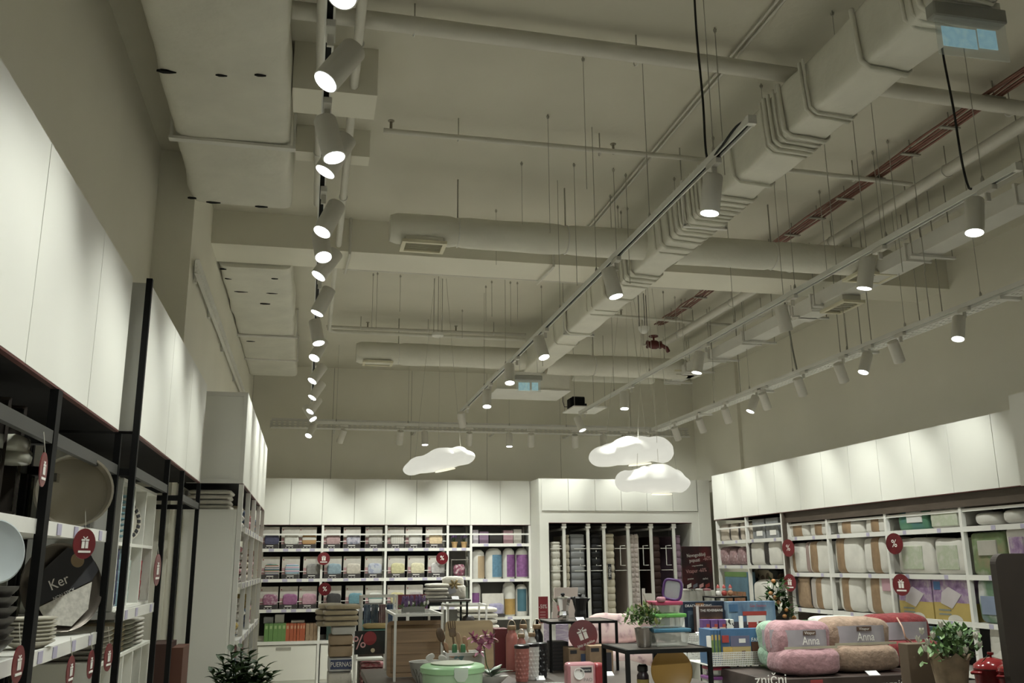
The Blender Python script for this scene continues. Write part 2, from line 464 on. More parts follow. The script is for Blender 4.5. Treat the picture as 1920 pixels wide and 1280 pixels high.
# ================================================================ pipes
def pipe(name, label, pts, r, m, hang=0, clip=(), n=12, group=None, cat='pipe', sprinklers=()):
    c = sum((Vector(p) for p in pts), Vector()) / len(pts)
    t = thing(name, label, cat, tuple(c), group)
    MB().tube(pts, r, n).build('pipe_run', m, t, smooth=50)
    a, b = Vector(pts[0]), Vector(pts[-1])
    for i in range(hang):
        p = a + (b - a) * ((i + .5) / hang)
        d = (b - a).normalized(); e = d.cross(Vector((0, 0, 1))).normalized()
        MB().tube([p + e * math.cos(w_) * (r + .004) + Vector((0, 0, math.sin(w_) * (r + .004))) for w_ in [2 * math.pi * k / 14 for k in range(14)]], .004, 6, close=True).build('pipe_clamp', WHITE, t)
        MB().tube([p + Vector((0, 0, r)), Vector((p.x, p.y, HC - .002))], .004, 6).build('clamp_rod', RODM, t)
    for f in sprinklers:
        p = a + (b - a) * f
        s_ = MB()
        s_.tube([p, p + Vector((0, 0, r + .05))], .009, 8)
        s_.lathe([(.022, 0), (.022, .004), (.006, .006)], p + Vector((0, 0, r + .055)), 10)
        s_.build('sprinkler_head', mat('sprinkler_brass', (.25, .23, .18), .4, metal=.6), t)
    return t
PIPEW = mat('white_pipe_paint', (.64, .62, .55), .5, var=.03)
pipe('water_pipe', 'thick white pipe crossing the near ceiling behind the trunk duct', [(-.2, 4.33, 4.46), (2.2, 4.37, 4.45), (6.18, 4.56, 4.45)], .047, PIPEW, hang=5, n=14)
pipe('sprinkler_pipe', 'thin sprinkler pipe crossing the ceiling in front of the beam', [(.37, 5.58, 4.45), (2.5, 5.58, 4.45), (4.4, 5.68, 4.45)], .018, PIPEW, hang=4, sprinklers=(.012, .40, .62, .93), cat='pipe')
pipe('sprinkler_pipe', 'far sprinkler pipe crossing the ceiling beyond the beam on the left', [(.1, 10.85, 4.45), (2.56, 10.8, 4.45)], .018, PIPEW, hang=3, sprinklers=(.2, .64))
pipe('sprinkler_pipe', 'far sprinkler pipe crossing beyond the beam on the right', [(2.84, 9.7, 4.46), (4.9, 9.85, 4.44)], .018, PIPEW, hang=2, sprinklers=(.3,))
pipe('water_pipe', 'pipe at the foot of the beam, far side', [(.2, 8.16, 4.32), (3.6, 8.16, 4.32)], .016, PIPEW, hang=0)
pipe('water_pipe', 'white pipe running deep along the right side above the supply duct', [(4.42, 1.5, 4.40), (4.42, 7.6, 4.40)], .045, PIPEW, hang=4, n=14)
pipe('water_pipe', 'far length of white pipe by the right wall ending at the red valve', [(4.42, 8.12, 4.40), (4.36, 10.9, 4.40)], .045, PIPEW, hang=2, n=14)
pipe('water_pipe', 'second white pipe close along the right side under the ceiling', [(4.95, 1.5, 4.42), (4.95, 7.6, 4.42)], .05, PIPEW, hang=3, n=14)
pipe('water_pipe', 'second white pipe on the right beyond the beam', [(4.95, 8.12, 4.42), (4.95, 12.4, 4.42)], .05, PIPEW, hang=2, n=14)
COPPER = mat('copper_pipe', (.27, .115, .08), .4, metal=.5, var=.15)
for nm, ya, yb in (('near', 1.5, 7.6), ('far', 8.12, 10.2)):
    t = thing('copper_pipes', {'near': 'bundle of reddish copper pipes under the near right ceiling', 'far': 'bundle of reddish copper pipes leading to the red valve'}[nm], 'pipe', (4.1, (ya + yb) / 2, 4.5))
    for k in range(5):
        MB().tube([(4.04 + .03 * k + .006 * math.sin(i * 1.7 + k), ya + (yb - ya) * i / 12, 4.5 + .006 * math.sin(i * 2.1 + k * 2)) for i in range(13)], .0085, 8).build('copper_run', COPPER, t, smooth=60)
    yy = ya + .4
    while yy < yb:
        MB().box(4.03, 4.18, yy, yy + .03, 4.478, 4.488).build('pipe_clip', RODM, t)
        MB().tube([(4.105, yy + .015, 4.488), (4.105, yy + .015, HC - .002)], .004, 6).build('clip_rod', RODM, t)
        yy += .42
for k in range(2):
    pipe('conduit', 'left of the two thin conduits running along the ceiling above the trunk duct' if k == 0 else 'right of the two thin conduits running along the ceiling above the trunk duct', [(2.335 + k * .035, 1.5, 4.575), (2.335 + k * .035, 7.6, 4.575)], .0085, PIPEW, n=8, group='thin ceiling conduits', cat='conduit')
# pipes over the left track
pipe('water_pipe', 'left of two white pipes high above the left track', [(-.045, 1.2, 4.35), (-.045, 6.7, 4.35)], .028, PIPEW, hang=3)
pipe('water_pipe', 'right of two white pipes high above the left track', [(.145, 1.2, 4.35), (.145, 7.6, 4.35)], .026, PIPEW, hang=3)
pipe('water_pipe', 'white elbow pipe turning across in front of the far left branch duct', [(.13, 8.12, 4.33), (.13, 10.5, 4.33), (.15, 10.56, 4.33), (.22, 10.58, 4.33), (2.5, 10.58, 4.33)], .022, PIPEW)
for nm, px in (('left', 657), ('right', 1037)):
    p0 = at(px, 440, Y=YBM - .03)
    pipe('sprinkler_drop', 'small pipe clamped down the beam face, %s one' % nm, [(p0.x, YBM - .03, HC), (p0.x, YBM - .03, 4.30), (p0.x, YBM - .03, 4.275), (p0.x, YBM + .03, 4.27), (p0.x - .02, 8.14, 4.27)], .012, PIPEW, group='beam drops')
# red valve
v = at(1226, 643, Y=10.2)
t = thing('fire_valve', 'red fire valve with a round hand wheel on the far right pipe', 'valve', tuple(v))
REDV = mat('red_valve_paint', (.11, .012, .01), .4, var=.15)
MB().lathe([(.03, -.09), (.05, -.09), (.05, -.075), (.035, -.07), (.055, -.03), (.055, .03), (.035, .07), (.05, .075), (.05, .09), (.03, .09)], v + Vector((0, 0, -.02)), 14, ax=(1, 0, 0)).build('valve_body', REDV, t, smooth=40)
MB().tube([v + Vector((0, 0, .02)), v + Vector((0, 0, .085))], .012).build('valve_stem', REDV, t)
MB().tube([v + Vector((-.08, .03, -.02)), v + Vector((-.12, .06, -.02)), v + Vector((-.12, .06, .05)), Vector((v.x - .12, v.y + .06, HC - .002))], .018).build('valve_riser', PIPEW, t, smooth=50)
w_ = MB(); w_.tube([v + Vector((math.cos(a) * .055, math.sin(a) * .055, .085)) for a in [2 * math.pi * i / 18 for i in range(18)]], .007, 6, close=True)
for i in range(4): w_.tube([v + Vector((0, 0, .085)), v + Vector((math.cos(i * 1.57) * .055, math.sin(i * 1.57) * .055, .085))], .005, 6)
w_.build('hand_wheel', REDV, t)
MB().tube([v + Vector((.09, 0, -.02)), v + Vector((.17, .02, -.05)), v + Vector((.2, .04, -.09))], .025).build('valve_outlet', REDV, t, smooth=50)

# ---------------------------------------------------------------- thin ceiling wires and rods
ri = 0
ORD = ['first', 'second', 'third', 'fourth', 'fifth', 'sixth', 'seventh', 'eighth', 'ninth', 'tenth', 'eleventh', 'twelfth', 'thirteenth', 'fourteenth', 'fifteenth', 'sixteenth', 'seventeenth']
def wire(px, py, zb, r=.0018, m=RODM, label=None, group=None):
    p = at(px, py, Z=HC)
    t = thing('ceiling_wire', label, 'wire', (p.x, p.y, HC), group)
    MB().tube([(p.x, p.y, zb), (p.x, p.y, HC)], r, 6).build('wire_strand', m, t)
    MB().lathe([(.007, -.03), (.011, -.012), (.004, -.01), (.004, 0)], (p.x, p.y, HC), 8).build('ceiling_anchor', RODM, t)
for k, (px, py) in enumerate(((1093, 107), (1027, 215), (978, 303), (930, 392))):
    wire(px, py, 3.75 if k < 2 else 4.1, label='%s of the thin wires hanging left of the trunk duct' % ORD[k], group='wires left of the trunk duct')
for k, (px, py) in enumerate(((1560, 20), (1427, 157), (1337, 255), (1264, 332))):
    wire(px, py, 4.34, label='%s of the short wires holding the trunk duct' % ORD[k], group='wires above the trunk duct')
for k, (px, py, zb) in enumerate(((1340, 52, 3.7), (1545, 262, 3.62), (1598, 217, 3.62), (1664, 262, 3.6), (1636, 283, 3.9), (1706, 268, 3.62), (1536, 357, 3.9), (1451, 340, 3.62))):
    wire(px, py, zb, r=.0026, label='%s of the dark rods dropping among the right pipes' % ORD[k], group='dark rods over the right tracks')
for k, (px, py, zb) in enumerate(((1158, 385, 4.2), (1164, 395, 4.2), (1176, 388, 4.2), (1144, 365, 4.0), (1150, 315, 3.7), (1173, 325, 3.7), (1076, 306, 3.63))):
    wire(px, py, zb, r=.0026, label='%s of the dark rods between conduit and near branch duct' % ORD[k], group='dark rods by the conduits')
for k, (px, py, zb) in enumerate(((708, 510, 4.0), (700, 512, 4.02), (751, 515, 4.2), (922, 526, 4.2), (957, 527, 4.1), (970, 528, 4.1), (1015, 535, 3.7), (911, 535, 4.2), (867, 580, 4.25))):
    wire(px, py, zb, r=.0026, label='%s of the thin rods dropping beyond the beam on the left' % ORD[k], group='thin rods beyond the beam')
for k, (px, py, zb) in enumerate(((1243, 545, 3.9), (1277, 560, 3.8), (1265, 555, 4.1), (1330, 575, 3.7))):
    wire(px, py, zb, r=.0026, label='%s of the thin rods beyond the beam on the right' % ORD[k], group='thin rods beyond the beam on the right')

# ================================================================ track lighting
ZT = 3.50
K_ = (ZT - 1.65) / 1.95
XT1, XT2, XT3, YTB = 1.9 * K_, 3.49 * K_, 5.02 * K_, 13.05 * K_
SPL, SPR = .19, .0465
_body = MB().lathe([(.0, 0), (SPR * .93, 0), (SPR, -.006), (SPR, -SPL + .002), (SPR - .004, -SPL), (SPR - .006, -SPL + .012)], n=28, capb=False, capt=False).mesh('lamp_body', SPOTW, smooth=40)
_lens = MB().lathe([(0.0, 0), (SPR - .006, 0)], (0, 0, -SPL + .008), n=24, capb=False, capt=True).mesh('lamp_lens', LENS)
_adap = MB().box(-.017, .017, -.055, .055, -.03, 0).mesh('track_adapter', SPOTW, bevel=.003)
_brk = MB().box(-.012, .012, -.006, .006, -.075, -.03).mesh('lamp_bracket', SPOTW)
def spotlight(label, group, top, lens, face=True, along='Y', power=1.0, vec=None, cone=62, mount=None):
    """top / lens: photo pixels of the upper end and of the lamp mouth"""
    if vec is None:
        T = at(*top, Z=ZT - .075)
        d = _f + R_ * ((lens[0] - 960) / F) - U_ * ((lens[1] - 640) / F)
        d.normalize()
        k = (T - EYE).dot(d)
        gap2 = (T - EYE).length_squared - k * k
        h = math.sqrt(max(0, (SPL + .01) ** 2 - gap2))
        Lp = EYE + d * (k - h if face else k + h)
        ax = (Lp - T).normalized()
    else:
        T = Vector(mount); ax = Vector(vec).normalized()
    if vec is None:
        cap = math.radians(36 if face else 33)
        hz = Vector((ax.x, ax.y)).length
        if hz > math.sin(cap): k = math.sin(cap) / hz; ax = Vector((ax.x * k, ax.y * k, -math.cos(cap)))
    tx = T.x
    if along == 'Y': tx = min((0, XT1, XT2, XT3), key=lambda q_: abs(q_ - T.x))
    t = thing('track_spotlight', label, 'spotlight', (tx, T.y, ZT), group)
    q = (-ax).to_track_quat('Z', 'Y')
    a = link('track_adapter', _adap, t)
    b = link('lamp_bracket', _brk, t)
    if along == 'X': a.rotation_euler.z = b.rotation_euler.z = math.pi / 2
    o = link('lamp_body', _body, t)
    o.rotation_mode = 'QUATERNION'; o.rotation_quaternion = q; o.location = (max(-.1, min(.1, T.x - tx)), 0, -.075)
    l = link('lamp_lens', _lens, o)
    li = bpy.data.lights.new('spot_beam', 'SPOT')
    li.energy = SPOT_W * power; li.color = SPOT_COL; li.spot_size = math.radians(cone); li.spot_blend = .75 if cone < 95 else 1.0; li.shadow_soft_size = .035
    lo = bpy.data.objects.new('spot_beam', li); COL.objects.link(lo)
    lo.parent = o; lo.location = (0, 0, -SPL + .004)
    return t
def track(name, label, p0, p1, wires, group=None):
    p0, p1 = Vector(p0), Vector(p1)
    t = thing('lighting_track', label, 'track', tuple((p0 + p1) / 2), 'lighting tracks')
    d = (p1 - p0).normalized(); s_ = d.cross(Vector((0, 0, 1)))
    b = MB()
    up = Vector((0, 0, 1))
    c = (p0 + p1) / 2; h = (p1 - p0) / 2
    b.obox(c + up * .026, s_ * .018, h, up * .008)
    for k in (-1, 1): b.obox(c + s_ * k * .0145 + up * .009, s_ * .0035, h, up * .009)
    b.build('track_rail', WHITE, t)
    MB().obox(c + up * .0155, s_ * .0108, h, up * .002).build('track_slot', BLACK, t)
    for e, sg in ((p0, -1), (p1, 1)):
        MB().obox(e + up * .016 + d * sg * .012, s_ * .02, d * .014, up * .02).build('end_cap', WHITE, t)
    for w_ in wires:
        p = Vector(w_)
        MB().tube([(p.x, p.y, ZT + .03), (p.x, p.y, HC - .002)], .0022, 6).build('suspension_wire', RODM, t)
        MB().lathe([(.009, 0), (.009, .022), (.004, .04)], (p.x, p.y, ZT + .034), 8).build('wire_gripper', RODM, t)
    return t
tw = lambda *px: [at(x, y, Z=ZT + .034) for x, y in px]
track('left', 'lighting track over the left shelving, densely set with spotlights', (0, .8, ZT), (-.03, 12.3, ZT), [(0, y, 0) for y in (2.6, 4.6, 6.6, 9.2, 11.2)])
track('mid', 'lighting track below the trunk duct in the middle of the ceiling', (XT1, 3.50 * K_, ZT), (XT1, 11.75 * K_, ZT), [(XT1, at(x, y, Z=ZT).y, 0) for x, y in ((1322, 300), (1203, 420), (1107, 520), (1038, 588), (933, 690), (895, 730))])
track('right', 'lighting track between trunk duct and supply duct', (XT2, 3.70 * K_, ZT), (XT2, 11.6 * K_, ZT), [(XT2, at(x, y, Z=ZT).y, 0) for x, y in ((1815, 352), (1637, 454), (1472, 550), (1360, 614), (1204, 703), (1140, 740))])
track('far right', 'lighting track along the right wall above the pillow shelves', (XT3, 1.2, ZT), (XT3, 12.9 * K_, ZT), [(XT3, at(x, y, Z=ZT).y, 0) for x, y in ((1828, 564), (1687, 620), (1580, 663), (1482, 703), (1400, 735), (1333, 761))])
track('back', 'lighting track running across in front of the back wall', (.06, YTB, ZT), (XT3 - .05, YTB, ZT), [(at(x, 800, Y=YTB).x, YTB, 0) for x in (630, 765, 875, 955, 1062)])

LEFT = [((668, -60), (640, -6), 1), ((664, 92), (607, 157), 1), ((609, 224), (628, 300), 1), ((650, 258), (607, 326), 1), ((632, 384), (602, 438), 1),
        ((600, 437), (607, 485), 1), ((630, 473), (595, 520), 1), ((618, 542), (593, 590), 1), ((590, 602), (598, 646), 1), ((606, 640), (588, 673), 1),
        ((606, 686), (584, 716), 1), ((604, 718), (584, 747), 1), ((598, 748), (580, 773), 1), ((573, 762), (588, 787), 1), ((588, 797), (575, 813), 1)]
for i, (tp, ln, f_) in enumerate(LEFT):
    spotlight('%s spotlight from the camera on the left track' % ORD[i], 'spotlights on the left track', tp, ln, f_, power=.8, cone=80)
MID = [((1337, 330), (1330, 404), 1), ((1140, 505), (1156, 559), 1), ((1009, 633), (1021, 672), 1), ((955, 684), (956, 720), 1), ((913, 732), (913, 764), 1), ((864, 773), (868, 801), 0)]
for i, (tp, ln, f_) in enumerate(MID):
    spotlight('%s spotlight from the camera on the middle track' % ORD[i], 'spotlights on the middle track', tp, ln, f_, power=1.9 if i < 2 else 3.4, cone=90)
R1 = [((1827, 375), (1827, 440), 1), ((1627, 484), (1620, 544), 1), ((1457, 572), (1470, 623), 0), ((1312, 660), (1306, 701), 1), ((1170, 735), (1171, 768), 1), ((1080, 782), (1091, 808), 1)]
for i, (tp, ln, f_) in enumerate(R1):
    spotlight('%s spotlight from the camera on the track beside the supply duct' % ORD[i], 'spotlights on the track beside the supply duct', tp, ln, f_, power=1.9 if i < 2 else 3.4, cone=90)
R3 = [((1798, 595), (1796, 638), 1), ((1673, 640), (1691, 675), 0), ((1627, 663), (1618, 700), 1), ((1571, 681), (1587, 711), 0), ((1495, 709), (1509, 739), 0),
      ((1429, 737), (1443, 763), 0), ((1417, 743), (1406, 773), 1), ((1358, 765), (1370, 787), 0), ((1310, 785), (1324, 803), 0), ((1264, 801), (1276, 819), 0)]
for i, (tp, ln, f_) in enumerate(R3):
    spotlight('%s spotlight from the camera on the track by the right wall' % ORD[i], 'spotlights on the track by the right wall', tp, ln, f_, power=.72, cone=88)
BK = [((645, 809), (634, 833), 0), ((751, 811), (748, 836), 0), ((796, 812), (797, 833), 1), ((880, 812), (879, 835), 0), ((955, 813), (955, 837), 1), ((996, 815), (995, 838), 0), ((1078, 815), (1078, 840), 0), ((1131, 815), (1132, 838), 1), ((1170, 812), (1171, 836), 0), ((1222, 808), (1225, 830), 0)]  # the next to last lamp is added to brighten the mattress cupboard
for i, (tp, ln, f_) in enumerate(BK):
    T = at(*tp, Y=YTB)
    ax = at(*ln, Y=YTB + (.11 if not f_ else -.03)) - Vector((T.x, YTB, ZT - .06))
    spotlight('%s spotlight from the left on the track before the back wall' % ORD[i], 'spotlights on the track before the back wall', tp, ln, f_, along='X', vec=ax, power=1.45 if i < 5 else .48, cone=86, mount=(T.x, YTB, ZT))
# the tracks go on towards the camera: lamps just out of view that light the near shelves
for i, (xx, yy, v_) in enumerate(((0, 1.0, (-.55, .5, -1)), (0, 1.5, (-.6, .3, -1)), (0, 2.0, (-.55, .35, -1)), (XT3, 4.6, (.5, .1, -1)), (XT3, 3.7, (.55, .3, -1)), (XT3, 2.6, (.5, .2, -1)))):
    spotlight(['spotlight on the left track nearest the camera, out of view', 'spotlight on the left track, second out of view', 'spotlight on the left track, third out of view', 'spotlight on the right wall track, last before the frame edge', 'spotlight on the right wall track, second out of view', 'spotlight on the right wall track, nearest the camera'][i], 'track spotlights near the camera', None, None, vec=v_, mount=(xx, yy, ZT), power=.4 if xx < 1 else .9)

# added unseen track of fill lamps, brightening the fronts of tables and shelves
track('near', 'lighting track added above the camera, out of view, for fill light', (.2, .9, ZT), (4.4, .9, ZT), [(x, .9, 0) for x in (.5, 2.0, 3.6)])
for i, (xx, v_) in enumerate(((.4, (.02, 1, -.42)), (1.0, (.1, 1, -.5)), (1.6, (.02, 1, -.42)), (2.2, (.1, 1, -.5)), (2.8, (.35, 1, -.5)), (3.4, (.45, 1, -.42)), (4.0, (.5, 1, -.46)))):
    spotlight('%s spotlight from the left on the unseen added fill track' % ORD[i], 'added fill spotlights out of view', None, None, vec=v_, mount=(xx, .9, ZT), along='X', power=.9, cone=50)

# ---------------------------------------------------------------- power feeds
def cable(name, label, pts, r=.006, m=CABLE):
    P = [Vector(p) for p in pts]
    S = []
    for i in range(len(P) - 1):
        a, b, c, d = P[max(i - 1, 0)], P[i], P[i + 1], P[min(i + 2, len(P) - 1)]
        for k in range(6):
            u = k / 6
            S.append(.5 * ((2 * b) + (-a + c) * u + (2 * a - 5 * b + 4 * c - d) * u * u + (-a + 3 * b - 3 * c + d) * u ** 3))
    S.append(P[-1])
    o = MB().tube(S, r, 8).build(name, m, None, smooth=60, loc=tuple(P[0]))
    return tag(o, label, 'cable')
q = XT1 + .03
cable('power_cable', 'black cable dropping to the near end of the middle track', [(q, at(1303, 0, X=q).y, HC), at(1306, 60, X=q), at(1318, 190, X=q), at(1326, 297, X=q), at(1350, 278, X=q - .06), at(1380, 238, X=q - .05), at(1408, 222, X=q - .03)])
q = XT2 - .02
cable('power_cable', 'black cable dropping from the ceiling to the track beside the supply duct', [(q, at(1764, 60, X=q).y, HC), at(1768, 100, X=q), at(1787, 200, X=q), at(1803, 300, X=q), at(1815, 348, X=q), at(1822, 354, X=q)])

# ================================================================ cable trays
def tray(label, p0, p1, wd, ht, side, step=.075, brackets=()):
    """perforated cable tray: base strips bridged so that the slots are real holes, plus two flanges"""
    p0, p1 = Vector(p0), Vector(p1)
    t = thing('cable_tray', label, 'cable tray', tuple((p0 + p1) / 2), 'perforated cable trays')
    d = p1 - p0; L = d.length; n = d.normalized(); s_ = Vector(side).normalized(); up = n.cross(s_).normalized()
    if up.z < 0: up = -up
    c = (p0 + p1) / 2
    b = MB()
    for u in (-.5, -.17, .17, .5):
        b.obox(c + s_ * u * wd, s_ * wd * .10, d / 2, up * .0015)
    k = int(L / step)
    for i in range(k + 1):
        q_ = p0 + n * (i * step)
        b.obox(q_, s_ * wd * .5, n * step * .27, up * .0014)
    g = b.build('perforated_base', WHITE, t); g['kind'] = 'stuff'
    for u in (-1, 1):
        MB().obox(c + s_ * u * wd * .6 + up * ht / 2, s_ * .0015, d / 2, up * ht / 2).build('side_flange', WHITE, t)
    for f in brackets:
        q_ = p0 + d * f
        MB().obox(q_ - up * .012, s_ * (wd * .6 + .03), n * .02, up * .012).build('tray_bracket', WHITE, t)
    return t
tray('perforated cable tray climbing along the left wall', (-.885, 6.6, 3.76), (-.885, 13.6, 3.74), .09, .025, (0, 0, 1), brackets=(.02, .16, .34, .55, .8))
tray('perforated cable tray along the right wall next to the track', (XT3 + .08, 1.5, ZT - .015), (XT3 + .08, 12.9 * K_, ZT - .015), .10, .05, (1, 0, 0), brackets=(.36, .52, .70, .85))
yy = 13.62
tray('perforated cable tray across the back wall', (-.6, yy, at(700, 799, Y=yy).z), (5.9, yy, at(700, 799, Y=yy).z), .12, .05, (0, .35, .93), brackets=())
tb = [o for o in COL.objects if o.get('label') == 'perforated cable tray across the back wall'][0]
zt_b = at(700, 799, Y=yy).z
for xx in (.3, 1.5, 2.7, 3.9, 5.1): MB().box(xx - .015, xx + .015, yy, YB - .013, zt_b - .08, zt_b - .065).build('wall_bracket', WHITE, tb)
for k, (x, y, z0) in enumerate(((1566, 560, 3.62), (1580, 560, 3.62), (1713, 505, 3.62), (1733, 505, 3.62), (1384, 670, 3.62), (1606, 555, 3.62), (1625, 555, 3.62), (1755, 492, 3.62))):
    a = at(x, y, X=XT3 + .08)
    o = MB().tube([(a.x, a.y, ZT), (a.x, a.y, HC)], .004, 6).build('tray_rod', RODM, None, loc=(a.x, a.y, ZT))
    tag(o, '%s rod from the camera holding the right cable tray' % ORD[k], 'rod', 'rods of the right cable tray')
cable('power_cable', 'grey cable drooping to the right wall track', [((XT3 + .03), at(1475, 610, X=(XT3 + .03)).y, 4.3), at(1481, 625, X=(XT3 + .03)), at(1487, 660, X=(XT3 + .03)), at(1495, 698, X=(XT3 + .03))], .009, mat('grey_cable', (.25, .25, .22), .6))

# ================================================================ cloud lamps
def cloud_mesh(name, wd, dp, ht, seed):
    rnd = random.Random(seed)
    S = [(Vector((0, 0, -.05 * ht)), Vector((wd * .47, dp * .45, ht * .33)))]
    n = 9
    for i in range(n):
        u = -1 + 2 * i / (n - 1)
        S.append((Vector((u * wd * .36, rnd.uniform(-.2, .2) * dp, ht * (.17 * (1 - u * u) - .05 + rnd.uniform(-.05, .06)))),
                  Vector((wd * rnd.uniform(.10, .16), dp * rnd.uniform(.28, .42), ht * rnd.uniform(.26, .40)))))
    S.append((Vector((wd * .1, 0, ht * .2)), Vector((wd * .16, dp * .3, ht * .3))))
    V, Q = [], []
    nu, nv = 56, 32
    for j in range(nv + 1):
        b = -math.pi / 2 + math.pi * j / nv
        for i in range(nu):
            a = 2 * math.pi * i / nu
            d = Vector((math.cos(b) * math.cos(a) * wd, math.cos(b) * math.sin(a) * dp, math.sin(b) * ht)).normalized()
            best = []
            for c, r in S:
                o = Vector((-c.x / r.x, -c.y / r.y, -c.z / r.z)); e = Vector((d.x / r.x, d.y / r.y, d.z / r.z))
                A, B, C_ = e.dot(e), o.dot(e), o.dot(o) - 1
                D_ = B * B - A * C_
                if D_ > 0:
                    q_ = (-B + math.sqrt(D_)) / A
                    if q_ > 0: best.append(q_)
            mx = max(best); kk = 60
            rr = mx + math.log(sum(math.exp(kk * (q_ - mx)) for q_ in best)) / kk
            V.append(d * rr)
    for j in range(nv):
        for i in range(nu):
            Q.append((j * nu + i, j * nu + (i + 1) % nu, (j + 1) * nu + (i + 1) % nu, (j + 1) * nu + i))
    m = MB(); m.add(V, Q)
    return m
CLOUD = mat('cloud_shade', (.13, .13, .12), .6, emit=(1, .99, .86), es=.50, var=.02)
GLOW = mat('cloud_diffuser', (.9, .88, .75), .5, emit=(1, .95, .72), es=.5)
def cloud(label, box_, Y, tilt, seed, dome=None, wires=()):
    X0, X1, Z0, Z1 = bb(*box_, Y)
    c = Vector(((X0 + X1) / 2, Y, (Z0 + Z1) / 2))
    wd, ht = X1 - X0, (Z1 - Z0)
    t = thing('cloud_lamp', label, 'pendant lamp', tuple(c), 'cloud shaped pendant lamps')
    ca, sa = math.cos(tilt), math.sin(tilt)
    h0 = max(.1, ht - abs(sa) * wd * .75)
    m = cloud_mesh('cloud', wd, wd * .6, h0 * 1.1, seed)
    R2 = Matrix.Rotation(-tilt, 3, 'Y')
    m.v = [c + R2 @ p for p in m.v]
    zt = {}
    m.build('cloud_shade', CLOUD, t, smooth=70)
    g = MB().lathe([(.0, 0), (wd * .14, 0), (wd * .13, .012), (0, .012)], (0, 0, 0), 20, sy=.7, capb=False, capt=False)
    g.v = [c + R2 @ (p + Vector((wd * .06, -wd * .05, -h0 * .47))) for p in g.v]
    g.build('lamp_diffuser', GLOW, t)
    li = bpy.data.lights.new('cloud_glow', 'POINT'); li.energy = .6; li.color = (1, .95, .8); li.shadow_soft_size = .06
    lo = bpy.data.objects.new('cloud_glow', li); COL.objects.link(lo); lo.parent = t; lo.location = (0, 0, -ht * .75)
    for u in wires:
        p = c + R2 @ Vector((u * wd, 0, h0 * .38 * (1 - u * u)))
        MB().tube([p, (c.x + u * wd * .25, Y, HC - .002)], .002, 6).build('lamp_wire', WIREW, t)
        MB().lathe([(.008, -.005), (.008, .02), (.003, .03)], p, 8).build('wire_holder', RODM, t)
    return t
YD1 = at(824, 521, Z=HC).y
YD2 = at(1200, 552, Z=HC).y
cloud('tilted white cloud lamp hanging alone on the left', (752, 834, 891, 897), YD1, math.radians(12), 4, wires=(-.3, .02, .33))
cloud('upper white cloud lamp of the right pair', (1107, 816, 1261, 881), YD2, math.radians(6), 11, wires=(-.3, .0, .2, .36))
cloud('lower white cloud lamp of the right pair', (1161, 874, 1296, 929), YD2 - .25, math.radians(0), 23, wires=(-.25, .05, .3))
for nm, px, py, Y_ in (('left', 821, 626, YD1), ('right', 1207, 613, YD2)):
    c = at(px, py, Y=Y_)
    t = thing('lamp_canopy', 'white bowl canopy on three rods above the %s cloud lamp%s' % (nm, 's' if nm == 'right' else ''), 'lamp canopy', tuple(c), 'bowl canopies of the cloud lamps')
    r_ = .065
    if nm == 'left': pr = [(0, -.03), (.05, -.03), (.06, -.02), (.06, .01), (0, .012)]
    else: pr = [(r_ * math.sin(a), -r_ * 1.2 * math.cos(a)) for a in [i * math.pi / 16 for i in range(9)]] + [(0, .002)]
    MB().lathe(pr, c, 20, capb=False, capt=False).build('canopy_bowl', WHITE, t, smooth=40)
    for k in range(3):
        a = k * 2.1 + .4
        p = c + Vector((math.cos(a) * .05, math.sin(a) * .05, 0))
        MB().tube([p, (p.x, p.y, HC)], .004, 6).build('canopy_rod', CABLE if nm == 'right' else RODM, t)

# ================================================================ exit signs, projector
EXITG = mat('exit_plate', (.75, .85, .85), .15, alpha=.22)
EXITP = blotch('exit_pictogram', [(.55, .72, .74), (.42, .6, .66), (.66, .78, .74)], 14)
EXITP.node_tree.nodes['Principled BSDF'].inputs['Emission Color'].default_value = (.45, .85, 1, 1)
EXITP.node_tree.nodes['Principled BSDF'].inputs['Emission Strength'].default_value = .16
EXITH = mat('exit_housing', (.30, .30, .27), .5)
def exit_sign(label, Y, bar_, plate, pics):
    X0, X1, Z0, Z1 = bb(*bar_, Y)
    t = thing('exit_sign', label, 'exit sign', ((X0 + X1) / 2, Y, Z0), 'illuminated exit signs')
    MB().box(X0, X1, Y - .03, Y + .03, Z0, Z1).build('housing', EXITH, t, bevel=.006)
    MB().box(X0 + .02, X1 - .02, Y - .02, Y + .04, Z1, Z1 + .035).build('ceiling_bracket', WHITE, t)
    X0, X1, Z0, Z1 = bb(*plate, Y)
    if Y > 5:
        for xx in (X0 + .04, X1 - .04): MB().tube([(xx, Y, Z1), (xx, Y, 3.99)], .004, 6).build('hanging_rod', WHITE, t)
    p = MB().box(X0, X1, Y - .004, Y + .004, Z0, Z1).build('glass_plate', EXITG, t)
    for q_ in pics:
        a, b, c, d = bb(*q_, Y)
        MB().box(a, b, Y - .0065, Y - .0042, c, d).build('pictogram_panel', EXITP, p)
    return t
exit_sign('nearer edge lit exit sign at the top right corner under the duct', 3.0, (1744, 16, 1878, 42), (1758, 42, 1887, 108), ((1766, 54, 1829, 90), (1833, 58, 1867, 93)))
exit_sign('farther edge lit exit sign hanging below the end of the trunk duct', 10.2, (965, 704, 1016, 713), (968, 713, 1014, 734), ((972, 717, 993, 732), (997, 717, 1009, 732)))
X0, X1, Z0, Z1 = bb(1073, 743, 1097, 765, 11.4)
t = thing('projector', 'black projector standing on a hanging white shelf', 'projector', ((X0 + X1) / 2, 11.4, Z0))
MB().box(X0, X1, 11.4, 11.62, Z0, Z1).build('projector_case', BLACK, t, bevel=.01)
